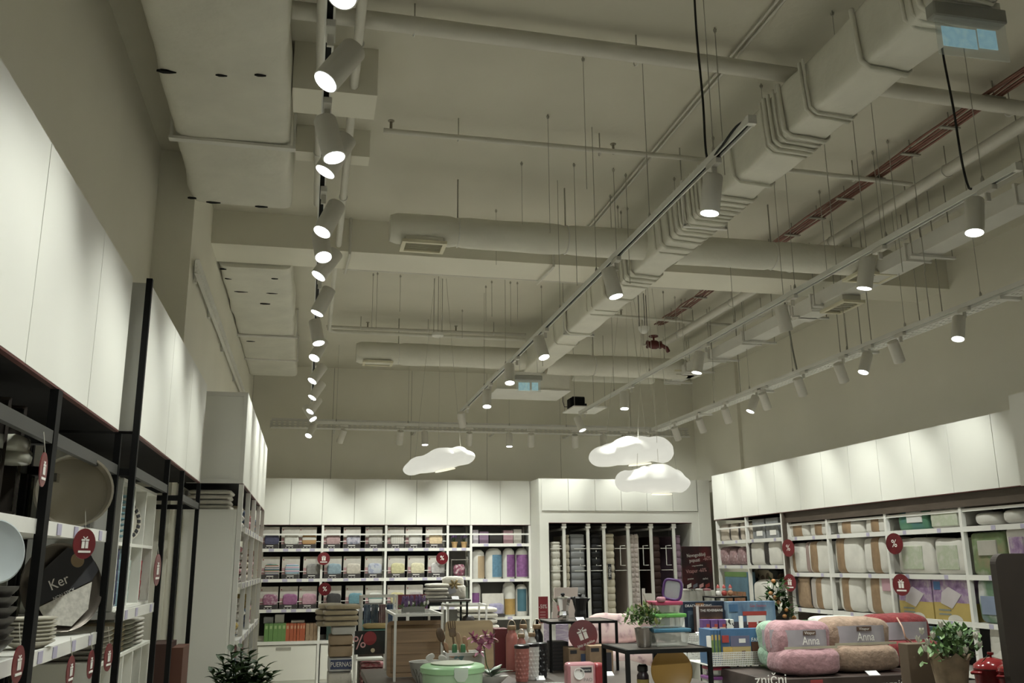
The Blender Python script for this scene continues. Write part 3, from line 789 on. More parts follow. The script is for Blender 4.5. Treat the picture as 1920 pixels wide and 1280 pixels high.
MB().box(X1, X1 + .03, 11.42, 11.55, Z0 + .02, Z0 + .07).build('lens_mount', BLACK, t, bevel=.004)
MB().box(X0 - .02, X0, 11.42, 11.58, Z0, Z1 - .02).build('side_vent', DARK, t)
MB().tube([(X0, 11.5, Z0 + .03), (X0 - .08, 11.5, Z0 + .03), (X0 - .1, 11.5, Z0 + .1), (X0 - .1, 11.5, Z0 + .18)], .005).build('power_lead', CABLE, t)
s_ = bb(1057, 768, 1130, 774, 11.4)
t = thing('hanging_shelf', 'small white shelf hung on wires under the ceiling for the projector', 'shelf', ((s_[0] + s_[1]) / 2, 11.5, Z0 - .02))
MB().box(s_[0] + .08, s_[1], 11.2, 11.75, Z0 - .016, Z0 - .001).build('shelf_board', WHITE, t)
for xx in (s_[0] + .1, s_[1] - .02):
    for yy in (11.23, 11.72): MB().tube([(xx, yy, Z0 - .01), (xx, yy, HC)], .003, 6).build('shelf_wire', RODM, t)

# ================================================================ text and marks
_txt = {}
def text_mesh(s):
    if s not in _txt:
        cu = bpy.data.curves.new('lettering', 'FONT'); cu.body = s; cu.align_x = 'CENTER'; cu.align_y = 'CENTER'; cu.extrude = .012; cu.resolution_u = 3
        ob = bpy.data.objects.new('lettering_tmp', cu); COL.objects.link(ob)
        dg = bpy.context.evaluated_depsgraph_get()
        me = bpy.data.meshes.new_from_object(ob.evaluated_get(dg))
        V = [v.co.copy() for v in me.vertices]; P = [tuple(p.vertices) for p in me.polygons]
        bpy.data.objects.remove(ob); bpy.data.curves.remove(cu); bpy.data.meshes.remove(me)
        _txt[s] = (V, P)
    return _txt[s]
def lettering(s, c, ex, ez, h, mt, parent, name='lettering', sx=1.0):
    """flat writing centred at c, running along ex, upright along ez, letter height about h"""
    V, P = text_mesh(s)
    c, ex, ez = Vector(c), Vector(ex).normalized(), Vector(ez).normalized()
    n = ex.cross(ez)
    m = MB(); m.add([c + ex * v.x * h * sx + ez * v.y * h + n * v.z * h * .1 for v in V], P)
    return m.build(name, mt, parent)
INKW = mat('white_print', (.8, .78, .74), .6)
INKD = mat('dark_print', (.03, .03, .035), .6)
PROMO = mat('promo_red', (.19, .012, .018), .3, var=.12)
PROMOD = mat('promo_dark_red', (.10, .008, .012), .25, var=.2)
def promo_disc(label, c, r, n, kind, dark=False, group='round red promotion discs', hang=.06, words=None, up=(0, 0, 1)):
    """hanging round card with a gift or a percent mark"""
    c, n, up = Vector(c), Vector(n).normalized(), Vector(up)
    ex = up.cross(n).normalized() ; ez = n.cross(ex).normalized()
    t = thing('promotion_disc', label, 'sale tag', tuple(c), group)
    MB().lathe([(0, -.0015), (r, -.0015), (r, .0015), (0, .0015)], c, 28, ax=n, capb=False, capt=False).build('disc_card', PROMOD if dark else PROMO, t)
    f = c + n * .003
    if kind == '%':
        lettering('%', f, ex, ez, r * 1.0, INKW, t, 'percent_mark')
    else:
        b = MB()
        u = r * .30
        for sx in (-1, 1):
            b.obox(f + ex * sx * u * .55 - ez * u * .25, ex * u * .42, ez * u * .75, n * .0008)
            b.obox(f + ex * sx * u * .62 + ez * u * .82, ex * u * .52, ez * u * .2, n * .0008)
            b.obox(f + ex * sx * u * .35 + ez * u * 1.3, (ex * sx + ez * .8).normalized() * u * .36, (ez - ex * sx * .8).normalized() * u * .1, n * .0008)
        b.build('gift_mark', INKW, t)
        if words: lettering(words, f - ez * r * .6, ex, ez, r * .26, INKW, t, 'lettering', .8)
        else: MB().obox(f - ez * r * .52, ex * r * .55, ez * r * .07, n * .0008).build('caption_line', INKW, t)
    MB().tube([c + ez * r, c + ez * (r + hang) - n * .01], .0012, 5).build('tag_wire', WIREW, t)
    return t

# ================================================================ wall cabinets above the shelving
def cab_row(axis, front, back, cuts, z0, z1, names, group, facing, red=True):
    """row of closed wall cabinets; axis 'Y': fronts at X=front, axis 'X': fronts at Y=front; one thing per pair of doors"""
    s_ = facing
    for i, (units, label) in enumerate(zip(cuts, names)):
        a, b = units[0], units[-1]
        fr = front - s_ * .02
        lo, hi = min(fr, back), max(fr, back)
        B = lambda u0, u1, d0, d1, e0, e1, m=None: (MB().box(d0, d1, u0, u1, e0, e1) if axis == 'Y' else MB().box(u0, u1, d0, d1, e0, e1))
        t = thing('wall_cabinet', label, 'cabinet', ((front + back) / 2, (a + b) / 2, z0) if axis == 'Y' else ((a + b) / 2, (front + back) / 2, z0), group)
        B(a + .001, b - .001, lo, hi, z0 + .012, z1).build('cabinet_body', LAMI, t)
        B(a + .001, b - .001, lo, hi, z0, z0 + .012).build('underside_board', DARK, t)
        d0, d1 = sorted((front - s_ * .019, front))
        for u0, u1 in zip(units, units[1:]):
            B(u0 + .0025, u1 - .0025, d0, d1, z0 + .004, z1 - .002).build('cabinet_door', LAMI, t)
        if red:
            B(a + .001, b - .001, d0, d1, z0 - .004, z0 + .003).build('edge_strip', REDEDGE, t)
cab_row('Y', -.79, XL0, [[.3, 1.1, 1.9], [1.9, 2.70], [2.70, 3.45, 4.02]], 2.20, 2.87,
        ['white wall cabinet nearest the camera on the left, mostly out of view', 'second white wall cabinet on the left, one wide door', 'white wall cabinet above the baking tins, ending at the tall black post'], 'wall cabinets over the black racks', 1)
cab_row('Y', -.73, XL0, [[4.10, 4.90, 5.70], [5.70, 6.48]], 2.20, 2.87, ['white wall cabinet just past the tall black post', 'white wall cabinet above the open end of the black racks'], 'wall cabinets over the black racks', 1)
cab_row('Y', -.47, XL1, [[6.75, 7.6, 8.4], [8.4, 9.2, 10.05]], 2.22, 2.87, ['white wall cabinet above the towel stack, framed side facing the camera', 'white wall cabinet at the far end of the left shelving'], 'wall cabinets on the left white shelving', 1)
# framed end panel of the far left cabinets
ep = thing('end_panel', 'framed white end panel of the left shelving cabinets', 'panel', (-.66, 6.74, 2.22))
f = MB(); f.box(-.85, -.47, 6.725, 6.748, 2.84, 2.87).box(-.85, -.47, 6.725, 6.748, 2.22, 2.25).box(-.85, -.82, 6.725, 6.748, 2.25, 2.84).box(-.50, -.47, 6.725, 6.748, 2.25, 2.84)
f.build('panel_frame', WHITE, ep); MB().box(-.82, -.50, 6.738, 6.748, 2.25, 2.84).build('panel_board', LAMI, ep)
YS = 13.5
px = lambda x, y=940: at(x, y, Y=YS).x
cab_row('X', YS, YB, [[px(478), px(545), px(605)], [px(605), px(665), px(723)], [px(723), px(781), px(839)], [px(839), px(882)], [px(882), px(938), px(994)]], 2.215, 2.872,
        ['white wall cabinet above the first bedding bay of the back wall', 'white wall cabinet above the second bedding bay of the back wall', 'white wall cabinet above the third bedding bay of the back wall', 'narrow single door wall cabinet on the back wall', 'white wall cabinet above the rolled pillows of the back wall'], 'wall cabinets on the back wall', -1)
pr = lambda x: at(x, 930, X=5.49).y
ry = [pr(x) for x in (1336, 1360, 1389, 1420, 1454, 1500, 1545, 1597, 1653, 1717, 1790, 1876)] + [5.0, 4.3]
ry = ry[::-1]
groups = [ry[i:i + 3] for i in range(0, len(ry) - 1, 2)]
if len(groups[-1]) == 1: groups.pop()
rn = ['nearest', 'second', 'third', 'fourth', 'fifth', 'sixth', 'farthest']
cab_row('Y', 5.49, XR, groups, 2.22, 2.83, ['%s white wall cabinet above the right hand pillow shelves' % rn[i] for i in range(len(groups))], 'wall cabinets above the right shelving', -1)
# protruding cabinet at the right edge of the picture
c0 = at(1893, 762, X=5.30)
t = thing('wall_cabinet', 'deeper white cabinet at the right edge of the picture', 'cabinet', (5.7, 4.9, 2.2))
MB().box(5.32, 5.485, 4.0, c0.y, 2.2, 2.90).build('cabinet_body', LAMI, t)
MB().box(5.30, 5.318, 4.0, c0.y, 2.2, 2.90).build('cabinet_door', LAMI, t)

# ================================================================ shelving
LILAC = mat('lilac_price_label', (.45, .42, .55), .5)
def shelf_x(parent, x0, x1, yf, yb, z, th=.028, labels=0, seed=0):
    """shelf board along X with its price rail"""
    b = MB().box(x0, x1, yf, yb, z - th, z).build('shelf_board', SHELFW, parent)
    MB().box(x0, x1, yf - .012, yf, z - th - .012, z + .004).build('price_rail', SHELFW, b)
    rnd = random.Random(seed)
    for k in range(labels):
        u = x0 + (x1 - x0) * (k + .3 + .4 * rnd.random()) / labels
        MB().box(u - .035, u + .035, yf - .015, yf - .0125, z - th - .008, z).build('price_label', LILAC, b)
def shelf_y(parent, xf, xb, y0, y1, z, th=.028, labels=0, seed=0):
    s_ = 1 if xb > xf else -1
    b = MB().box(min(xf, xb), max(xf, xb), y0, y1, z - th, z).build('shelf_board', SHELFW, parent)
    a = sorted((xf - s_ * .012, xf))
    MB().box(a[0], a[1], y0, y1, z - th - .012, z + .004).build('price_rail', SHELFW, b)
    rnd = random.Random(seed)
    a = sorted((xf - s_ * .015, xf - s_ * .0125))
    for k in range(labels):
        u = y0 + (y1 - y0) * (k + .3 + .4 * rnd.random()) / labels
        MB().box(a[0], a[1], u - .025, u + .025, z - th - .008, z).build('price_label', LILAC, b)
# back wall: one thing per bay, uprights belong to the bay left of them
ux = [at(x, 1080, Y=YS).x for x in (486, 602, 722, 839, 883, 994)]
bay_names = ['first bedding bay of the back wall shelving, beside the left shelves', 'second bedding bay of the back wall shelving', 'third bedding bay of the back wall shelving', 'narrow bay of the back wall shelving with small gifts', 'bay of the back wall shelving with rolled pillows']
Zs = [at(660, y, Y=YS).z for y in (1028, 1084, 1140)]
for i in range(5):
    a, b = ux[i], ux[i + 1]
    t = thing('shelving_bay', bay_names[i], 'shelving', ((a + b) / 2, YS + .2, 0), 'back wall shelving bays')
    MB().box(b - .016, b + .016, YS - .01, YS + .03, 0, 2.21).build('upright', SHELFW, t)
    if i == 0: MB().box(a - .016, a + .016, YS - .01, YS + .03, 0, 2.21).build('upright', SHELFW, t)
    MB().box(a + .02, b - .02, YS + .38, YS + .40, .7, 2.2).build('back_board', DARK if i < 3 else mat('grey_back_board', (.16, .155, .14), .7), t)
    MB().box(a + .016, b - .016, YS, YS + .022, at(660, 1003, Y=YS).z, at(660, 1000, Y=YS).z).build('front_bar', SHELFW, t)
    zz = list(Zs)
    if i == 3: zz = [Zs[0], Zs[1], Zs[2]]
    if i == 4: zz = [at(940, 1019, Y=YS).z, at(940, 1085, Y=YS).z, at(940, 1156, Y=YS).z]
    for k, z in enumerate(zz): shelf_x(t, a + .016, b - .016, YS, YS + .38, z, labels=4 if i in (0, 1, 2) else 2, seed=i * 10 + k)
    if i < 3:
        for z in Zs: MB().tube([(a + .016, YS + .05, z + .10), (b - .016, YS + .05, z + .10)], .005, 6).build('stop_bar', SHELFW, t)
    shelf_x(t, a + .016, b - .016, YS, YS + .38, at(550, 1202, Y=YS).z, labels=0)
# drawer chests at the foot of the bays
for i in (0, 1):
    a, b = ux[i] + .03, ux[i + 1] - .02
    z1 = at(550, 1204, Y=YS).z - .035
    t = thing('drawer_chest', 'white drawer chest under the %s bedding bay' % ('first' if i == 0 else 'second'), 'drawers', ((a + b) / 2, YS, 0), 'white drawer chests')
    MB().box(a, b, YS + .02, YS + .37, .0, z1).build('chest_body', LAMI, t)
    zc = z1 - .48
    for k, (u, v_) in enumerate(((z1 - .46, z1 - .01), (.04, z1 - .5))):
        d = MB().box(a + .004, b - .004, YS - .002, YS + .02, u, v_).build('drawer_front', LAMI, t, bevel=.003)
        c = (a + b) / 2 - .05
        MB().box(c - .1, c + .1, YS - .008, YS - .002, v_ - .05, v_ - .015).build('drawer_grip', mat('grey_grip', (.35, .34, .3), .5), d)

# ---------------------------------------------------------------- mattress cupboard in the back right corner
YM = 12.95
m0, m1 = at(1011, 930, Y=YM).x, at(1330, 930, Y=YM).x
o0, o1 = at(1029, 1000, Y=YM).x, at(1298, 1000, Y=YM).x
ztop, zo = at(1150, 898, Y=YM).z, at(1150, 980, Y=YM).z
zp = at(1150, 958, Y=YM).z
t = thing('mattress_cupboard', 'tall white cupboard with an open front for standing mattresses', 'cupboard', ((m0 + m1) / 2, 13.4, 0))
b = MB(); b.box(m0, o0, YM, YM + .02, 0, zp).box(o1, m1, YM, YM + .02, 0, zp).box(o0, o1, YM, YM + .02, zo, zp)
b.build('face_frame', LAMI, t)
MB().box(m0, m0 + .02, YM + .02, YB - .02, 0, ztop).build('side_panel', LAMI, t)
MB().box(o1, o1 + .02, YM + .02, YB - .02, 0, zp).build('side_panel', LAMI, t)
MB().box(m0 + .02, m1, YM + .02, YB - .02, zp, ztop).build('upper_body', LAMI, t)
MB().box(o0, o1, YB - .05, YB - .03, 0, zo).build('back_board', mat('grey_back_board', (.16, .155, .14), .7), t)
MB().box(o0, o1, YM + .021, YB - .05, zo, zo + .02).build('inner_top', DARK, t)
MB().box(m0 + .02, o1, YM + .021, YB - .05, .30, .32).build('plinth_board', LAMI, t)
MB().box(o0, o1, YM - .002, YM, zo - .004, zo + .004).build('edge_strip', REDEDGE, t)
dx = [at(x, 930, Y=YM).x for x in (1015, 1065, 1115, 1164, 1212, 1260, 1306)]
for u0, u1 in zip(dx, dx[1:]):
    MB().box(u0 + .0025, u1 - .0025, YM - .018, YM, zp + .004, ztop - .003).build('cabinet_door', LAMI, t)
MB().box(dx[-1] + .01, m1, YM - .012, YM, 0, ztop).build('corner_post', LAMI, t)
posts = [(1056, 1062), (1101, 1107), (1131, 1137), (1177, 1182), (1220, 1225), (1263, 1268)]
for k, (a_, b_) in enumerate(posts):
    xa = at((a_ + b_) / 2, 1010, Y=YM).x
    g = thing('mattress_divider', '%s sliding divider frame from the left in the mattress cupboard' % ORD[k], 'divider', (xa, YM + .1, .32), 'sliding mattress dividers')
    MB().box(xa - .021, xa + .021, YM + .03, YM + .06, .322, zo - .03).build('divider_post', WHITE, g)
    MB().box(xa - .035, xa + .035, YM + .02, YM + .07, zo - .075, zo - .045).build('top_runner', WHITE, g)
    MB().box(xa - .03, xa + .03, YM + .015, YM + .045, zo - .04, zo - .012).build('runner_cap', WHITE, g)
    MB().box(xa - .012, xa + .012, YM + .06, YB - .08, zo - .10, zo - .07).build('top_arm', WHITE, g)
    MB().tube([(xa - .03, YM + .10, 1.9), (xa - .10, YM + .12, 1.9), (xa - .10, YM + .12, 1.62), (xa - .03, YM + .10, 1.62)], .007, 6).build('pull_handle', WHITE, g)
    MB().tube([(xa - .02, YM + .08, 1.86), (xa - .2, YM + .08, 1.86)], .005, 6).build('guide_rod', WHITE, g)
    MB().tube([(xa - .02, YM + .08, 1.55), (xa - .2, YM + .08, 1.55)], .005, 6).build('guide_rod', WHITE, g)
def mattress(label, x0, x1, y0, y1p, mt, pipe_, quilt):
    xa, xb = at(x0, 1080, Y=YM + .12).x, at(x1, 1080, Y=YM + .12).x
    z1 = at((x0 + x1) / 2, y0, Y=YM + .12).z
    c = ((xa + xb) / 2, YM + .5, .322)
    t = thing('mattress', label, 'mattress', c, 'mattresses standing on edge')
    w_ = xb - xa
    n = 20
    zz = .325
    step = .10 if quilt == 'h' else .07
    m = MB(); k = 0
    m.box(xa + .012, xb - .012, YM + .13, YM + .86, .325, z1 - .01)
    while zz < z1 - .02:
        h = min(step, z1 - zz)
        if quilt == 'd':
            for q_ in range(2):
                m.soft(((xa + xb) / 2 + (q_ - .5) * w_ * .48, YM + .135, zz + h / 2 + (q_ * .5) * h * .0), w_ * .5, .05, h * 1.02, .8, .8, 8, 6)
        else:
            m.soft(((xa + xb) / 2, YM + .145, zz + h / 2), w_, .07, h, .55, .5, 12, 6)
        zz += step
    m.build('quilted_border', mt, t, smooth=60)
    if pipe_:
        for u in (xa + .01, xb - .01):
            MB().tube([(u, YM + .12, .33), (u, YM + .12, z1 - .03), (u, YM + .16, z1)], .007, 6).build('edge_piping', pipe_, t)
    return t
Q1 = mat('mattress_white', (.62, .60, .53), .8, sheen=.2); Q2 = mat('mattress_grey', (.24, .245, .25), .7, sheen=.3); Q3 = mat('mattress_cream', (.60, .55, .44), .8)
Q4 = mat('mattress_rose', (.60, .53, .50), .8); Q5 = mat('black_topper', (.008, .008, .009), .6); Q6 = mat('brown_topper', (.045, .02, .016), .6); Q7 = mat('mauve_mattress', (.30, .20, .27), .7)
mattress('white quilted mattress leftmost in the cupboard', 1033, 1052, 1015, 0, Q1, None, 'h')
mattress('cream mattress edge next to the first divider', 1062, 1069, 1002, 0, Q3, None, 'h')
mattress('dark grey mattress with black piping', 1069, 1098, 1001, 0, Q2, mat('black_piping', (.02, .02, .02), .6), 'h')
mattress('black covered mattress between second and third divider', 1109, 1129, 1000, 0, Q5, None, 'h')
mattress('cream mattress with a black logo strip', 1137, 1154, 1000, 0, Q3, None, 'h')
mattress('diamond quilted mattress right of the fourth divider', 1183, 1200, 1001, 0, Q4, mat('pale_piping', (.6, .58, .52), .6), 'd')
mattress('dark brown mattress right of the fifth divider', 1226, 1240, 1004, 0, Q6, None, 'h')
mattress('mauve mattress rightmost in the cupboard', 1271, 1279, 1003, 0, Q7, None, 'h')
a_, b_, c_, d_ = bb(1142, 1057, 1148, 1086, YM + .05)
o = MB().box(a_, b_, YM + .085, YM + .095, c_, d_).build('mattress_label', INKD, None, loc=(a_, YM + .09, c_)); tag(o, 'black vertical brand strip hanging on the cream mattress', 'label')
lettering('MEMO', ((a_ + b_) / 2, YM + .083, (c_ + d_) / 2), (0, 0, 1), (-1, 0, 0), .05, INKW, o)

# ---------------------------------------------------------------- right wall shelving
XS = 5.55
pyr = lambda x, y=1010: at(x, y, X=XS).y
rb = [11.93, 11.05, 10.12]
t0 = None
for i in range(2):
    y1_, y0_ = rb[i], rb[i + 1]
    t = thing('shelving_bay', ['far corner bay of the right shelving with rolled covers', 'right shelving bay beside the brown end board'][i], 'shelving', (5.8, (y0_ + y1_) / 2, 0), 'right wall shelving bays')
    MB().box(5.50, 5.54, y1_ - .016, y1_ + .016, 0, 2.215).build('upright', SHELFW, t)
    if i == 1: MB().box(5.50, 5.54, y0_ - .016, y0_ + .016, 0, 2.215).build('upright', SHELFW, t)
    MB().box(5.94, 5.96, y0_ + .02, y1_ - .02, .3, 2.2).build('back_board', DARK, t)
    MB().box(5.505, 5.525, y0_ + .016, y1_ - .016, 2.085, 2.105).build('front_bar', SHELFW, t)
    for k, z in enumerate((1.93, 1.61, 1.12, .7)): shelf_y(t, 5.51, 5.94, y0_ + .016, y1_ - .016, z, labels=2, seed=i + k * 3)
t = thing('surround_board', 'brown surround framing the right pillow shelving', 'panel', (5.7, 10.08, 0))
MB().box(5.50, 5.97, 10.06, 10.10, 0, 2.215).build('end_board', BROWN, t)
MB().box(5.53, 5.97, 4.5, 10.06, 2.10, 2.216).build('soffit_board', BROWN, t)
rp = [10.05, pyr(1553), pyr(1664), pyr(1806, 1000), 5.95, 4.9]
rl = ['first right bay of tan banded duvets, past the brown board', 'second right bay of tan banded duvets', 'right bay with green and lavender pillow boxes', 'right bay of pillows behind the brown rounded board', 'right bay nearest the camera, mostly out of view']
for i in range(5):
    y1_, y0_ = rp[i], rp[i + 1]
    t = thing('shelving_bay', rl[i], 'shelving', (5.8, (y0_ + y1_) / 2, 0), 'right wall shelving bays')
    for yy in ([y1_] if i == 0 else []) + [y0_]: MB().box(XS - .01, XS + .03, yy - .017, yy + .017, 0, 2.10).build('upright', SHELFW, t)
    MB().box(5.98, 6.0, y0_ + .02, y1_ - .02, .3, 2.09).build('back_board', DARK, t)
    MB().box(XS, XS + .02, y0_ + .017, y1_ - .017, 2.06, 2.085).build('front_bar', SHELFW, t)
    for k, z in enumerate((1.93, 1.525, 1.135, .72)): shelf_y(t, XS, 5.98, y0_ + .017, y1_ - .017, z, labels=2, seed=i * 5 + k)

# ---------------------------------------------------------------- left black racks
def rack(label, ya, yb, xf, xb, shelves, name='black_rack'):
    t = thing(name, label, 'rack', ((xf + xb) / 2, (ya + yb) / 2, 0), 'black post racks')
    for yy in (ya, yb):
        for xx in (xf, xb):
            zt = 2.88 if (abs(yy - 4.07) < .02 and xx == xf) else 2.19
            MB().box(xx - .0125, xx + .0125, yy - .0125, yy + .0125, 0, zt).build('post', BLACK, t)
        MB().box(xb + .0125, xf - .0125, yy - .01, yy + .01, 2.02, 2.05).build('cross_rail', BLACK, t)
    for xx in (xf, xb):
        MB().box(xx - .01, xx + .01, ya + .0125, yb - .0125, 2.02, 2.06).build('top_rail', mat('dark_grey_rail', (.05, .05, .046), .5), t)
    for z, lb in shelves:
        shelf_y(t, xf - .02, xb + .02, ya + .014, yb - .014, z, labels=lb, seed=int(z * 100))
    return t
XF1, XF2 = -.79, -.73
rack('near black rack with baking tins, mostly left of the frame', 2.05, 3.03, XF1, -1.13, [(1.79, 0), (1.40, 2), (1.0, 0)])
rack('black rack holding the round baking pan and black tray', 3.055, 4.03, XF1, -1.13, [(1.79, 3), (1.40, 4), (1.0, 0)])
rack('black rack with the white cube organiser', 4.07, 5.0, XF2, -1.13, [(1.475, 3), (.88, 0)])
rack('open black rack in front of the white door', 5.58, 6.42, XF2, -1.13, [])
# white cube organisers
def cubes(label, x0, x1, y0, y1, z0, z1, ny, nz, depth_dir=1):
    t = thing('cube_organiser', label, 'organiser', ((x0 + x1) / 2, (y0 + y1) / 2, z0))
    th = .014
    for k in range(ny + 1):
        yy = y0 + (y1 - y0 - th) * k / ny
        MB().box(x0, x1, yy, yy + th, z0, z1).build('divider', LAMI, t)
    for k in range(nz + 1):
        zz = z0 + (z1 - z0 - th) * k / nz
        for j in range(ny):
            ya = y0 + (y1 - y0 - th) * j / ny + th; yb = y0 + (y1 - y0 - th) * (j + 1) / ny
            MB().box(x0, x1, ya, yb, zz, zz + th).build('shelf_piece', LAMI, t)
    MB().box(x0 - .008, x0, y0, y1, z0, z1).build('back_board', LAMI, t)
    return t
cubes('white cube organiser holding plates and cups on the black rack', -1.10, -.765, 4.09, 4.97, 1.477, 2.015, 3, 2)
cubes('low white cube organiser at the foot of the black rack', -1.10, -.79, 4.10, 5.3, .9, 1.28, 5, 1)

# ---------------------------------------------------------------- left white shelving beyond the racks
t = thing('side_cupboard', 'plain white side cupboard under the folded towels', 'cupboard', (-.68, 6.95, 0))
MB().box(-.86, -.50, 6.75, 7.15, .12, 2.04).build('cupboard_body', LAMI, t)
MB().box(-.85, -.515, 6.738, 6.75, .30, 2.02).build('side_board', LAMI, t)
MB().box(-.86, -.50, 6.76, 7.15, 0, .12).build('plinth', LAMI, t)
ly = [6.78, 7.6, 8.4, 9.2, 10.05]
for i in range(4):
    a, b = ly[i], ly[i + 1]
    t = thing('shelving_bay', '%s bay from the camera of the white textile shelving on the left' % ORD[i], 'shelving', (-.6, (a + b) / 2, 0), 'left white shelving bays')
    MB().box(-.50, -.465, b - .017, b + .017, 0, 2.215).build('upright', SHELFW, t)
    if i == 0: MB().box(-.497, -.465, a - .03, a + .017, 0, 2.215).build('upright', SHELFW, t)
    a_ = 7.17 if i == 0 else a + .017
    MB().box(-.90, -.885, a_, b - .017, 0, 2.2).build('back_board', LAMI, t)
    for k, z in enumerate((1.93, 1.53, 1.13, .73)): shelf_y(t, -.475, -.885, a_, b - .017, z, labels=2, seed=40 + i * 4 + k)

# ================================================================ bedding packs on the back wall
CARD = mat('pack_card', (.50, .475, .43), .35, var=.06, vs=14)
CARDP = mat('pack_pink_panel', (.42, .25, .26), .35, var=.1)
BAND = mat('pack_dark_band', (.045, .04, .04), .3, var=.1)
PW, PH, PD = .245, .305, .10
_card = MB().box(-PW / 2, PW / 2, -.0, PD, 0, PH).mesh('pack_card', CARD, bevel=.004)
_band = MB().box(-PW / 2 + .002, PW / 2 - .002, -.034, -.001, 0, .062).mesh('name_band', BAND, bevel=.003)
_pink = MB().box(-PW / 2 + .004, -PW / 2 + .075, -.004, -.001, .064, .15).mesh('photo_panel', CARDP)
_fab = MB().soft((.022, -.008, .125), .195, .05, .16, .45, .35, 18, 10, amp=.012, fr=22, seed=2).mesh('folded_fabric', CARD, smooth=70)
_name = MB().box(-.05, .045, -.0365, -.0345, .036, .046).box(-.06, -.045, -.0365, -.0345, .014, .02).box(-.015, 0, -.0365, -.0345, .014, .02).box(.03, .045, -.0365, -.0345, .014, .02).mesh('name_print', INKW)
_logo = MB().box(-PW / 2 + .015, -PW / 2 + .03, -.003, -.001, .255, .27).mesh('logo_dot', mat('pack_logo_red', (.3, .03, .05), .4))
_shine = None
def fabric(m):
    me = _fab.copy(); me.materials.clear(); me.materials.append(m); return me
def pack(label, xp, zb, m, group, y=YS + .06, tall=1.0):
    t = thing('bedding_pack', label, 'bedding', (xp, y, zb), group)
    t.scale = (1, 1, tall)
    link('pack_card', _card, t); b = link('name_band', _band, t); link('name_print', _name, b); link('photo_panel', _pink, t); link('folded_fabric', fabric(m), t); link('logo_dot', _logo, t)
    return t
S = lambda n, c: mat('fabric_' + n, c, .85, var=.12, vs=30)
rows = [
 ('top', [('navy blue', S('navy', (.07, .07, .12)), 507), ('plain white', S('white', (.55, .54, .5)), 544), ('orange and grey wave', stripes('fabric_orange_wave', [(.5, .48, .44), (.45, .23, .07), (.5, .28, .1)], .12), 577),
          ('dusty rose', S('dusty', (.36, .25, .25)), 622), ('slate and lilac', blotch('fabric_slate', [(.10, .12, .17), (.4, .38, .44), (.5, .5, .55)], 18), 660), ('grey white', S('greyw', (.47, .45, .42)), 701),
          ('ivory striped', stripes('fabric_ivory', [(.55, .53, .48), (.48, .46, .42)], .03, 'X'), 742), ('white with dark corner', blotch('fabric_wcorner', [(.58, .57, .53), (.52, .5, .47), (.1, .1, .1)], 6), 776), ('apricot cream', S('apricot', (.58, .46, .30)), 814)]),
 ('middle', [('red green and black striped', stripes('fabric_rgb', [(.55, .54, .5), (.03, .03, .05), (.55, .54, .5), (.35, .05, .06), (.12, .3, .15), (.05, .05, .2)], .07), 507), ('pink and blue striped', stripes('fabric_pinkblue', [(.45, .25, .35), (.5, .5, .5), (.12, .3, .42), (.4, .45, .5)], .05), 545), ('clear grey', S('cleargrey', (.25, .24, .23)), 585),
          ('pale blue', S('paleblue', (.25, .33, .38)), 624), ('beige', S('beige', (.5, .46, .4)), 660), ('blue chequered', blotch('fabric_check', [(.42, .44, .5), (.3, .32, .42), (.45, .47, .5)], 26, kind='voronoi'), 700),
          ('pale yellow', S('yellow', (.5, .47, .28)), 743), ('ivory yellow', S('ivoryy', (.55, .51, .36)), 780), ('pearl grey', S('pearl', (.48, .46, .45)), 818)]),
 ('bottom', [('magenta floral', blotch('fabric_mfloral', [(.5, .42, .45), (.35, .12, .22), (.2, .1, .15)], 28), 504), ('plum magenta', S('plum', (.34, .12, .27)), 541), ('soft pink', S('softpink', (.45, .27, .33)), 577),
          ('charcoal', S('charcoal', (.05, .048, .048)), 623), ('turquoise blue', S('turq', (.12, .28, .34)), 664), ('teal and white', stripes('fabric_teal', [(.5, .5, .47), (.12, .27, .26), (.5, .5, .47)], .09), 701),
          ('lemon', S('lemon', (.52, .45, .22)), 742), ('smoke grey', S('smoke', (.3, .28, .27)), 777)]),
]
pos = ['left', 'middle', 'right']; bayn = ['first', 'second', 'third']
for k, (rn_, items) in enumerate(rows):
    for i, (nm, m, px_) in enumerate(items):
        pack('%s bedding pack, %s shelf, %s in the %s back wall bay' % (nm, rn_, pos[i % 3], bayn[i // 3]), at(px_, 1010 + 56 * k, Y=YS + .06).x, Zs[k] + .001, m, 'bedding packs on the back wall')
# dark shelf risers between packs stay part of the back boards; lower row of slim boxes
zb = at(550, 1202, Y=YS).z
def boxbook(name, label, cat, group, b4, Y, dep, m, band=None):
    X0, X1, Z0, Z1 = b4
    t = thing(name, label, cat, ((X0 + X1) / 2, Y, Z0), group)
    MB().box(X0, X1, Y, Y + dep, Z0, Z1).build('carton', m, t, bevel=.002)
    if band: MB().box(X0 + (X1 - X0) * .25, X0 + (X1 - X0) * .75, Y - .002, Y, Z1 - (Z1 - Z0) * .3, Z1 - (Z1 - Z0) * .12).build('printed_label', band, t)
    return t
GREENB = mat('green_carton', (.14, .30, .07), .4, var=.1); ORANGEB = mat('orange_carton', (.50, .10, .025), .4, var=.1); KRAFT = mat('kraft_card', (.36, .235, .13), .7, var=.1, vs=20); GREYC = mat('grey_carton', (.25, .25, .26), .5)
h_ = at(550, 1168, Y=YS).z
xs_ = [495, 503.5, 512, 520, 528]
for i, x in enumerate(xs_):
    boxbook('linen_box', '%s green slim linen box from the left on the lower back shelf' % ORD[i], 'box', 'green linen boxes', (at(x, 1185, Y=YS).x, at(x + 8, 1185, Y=YS).x, zb + .001, h_), YS + .03, .28, GREENB, mat('lime_label', (.35, .5, .2), .4))
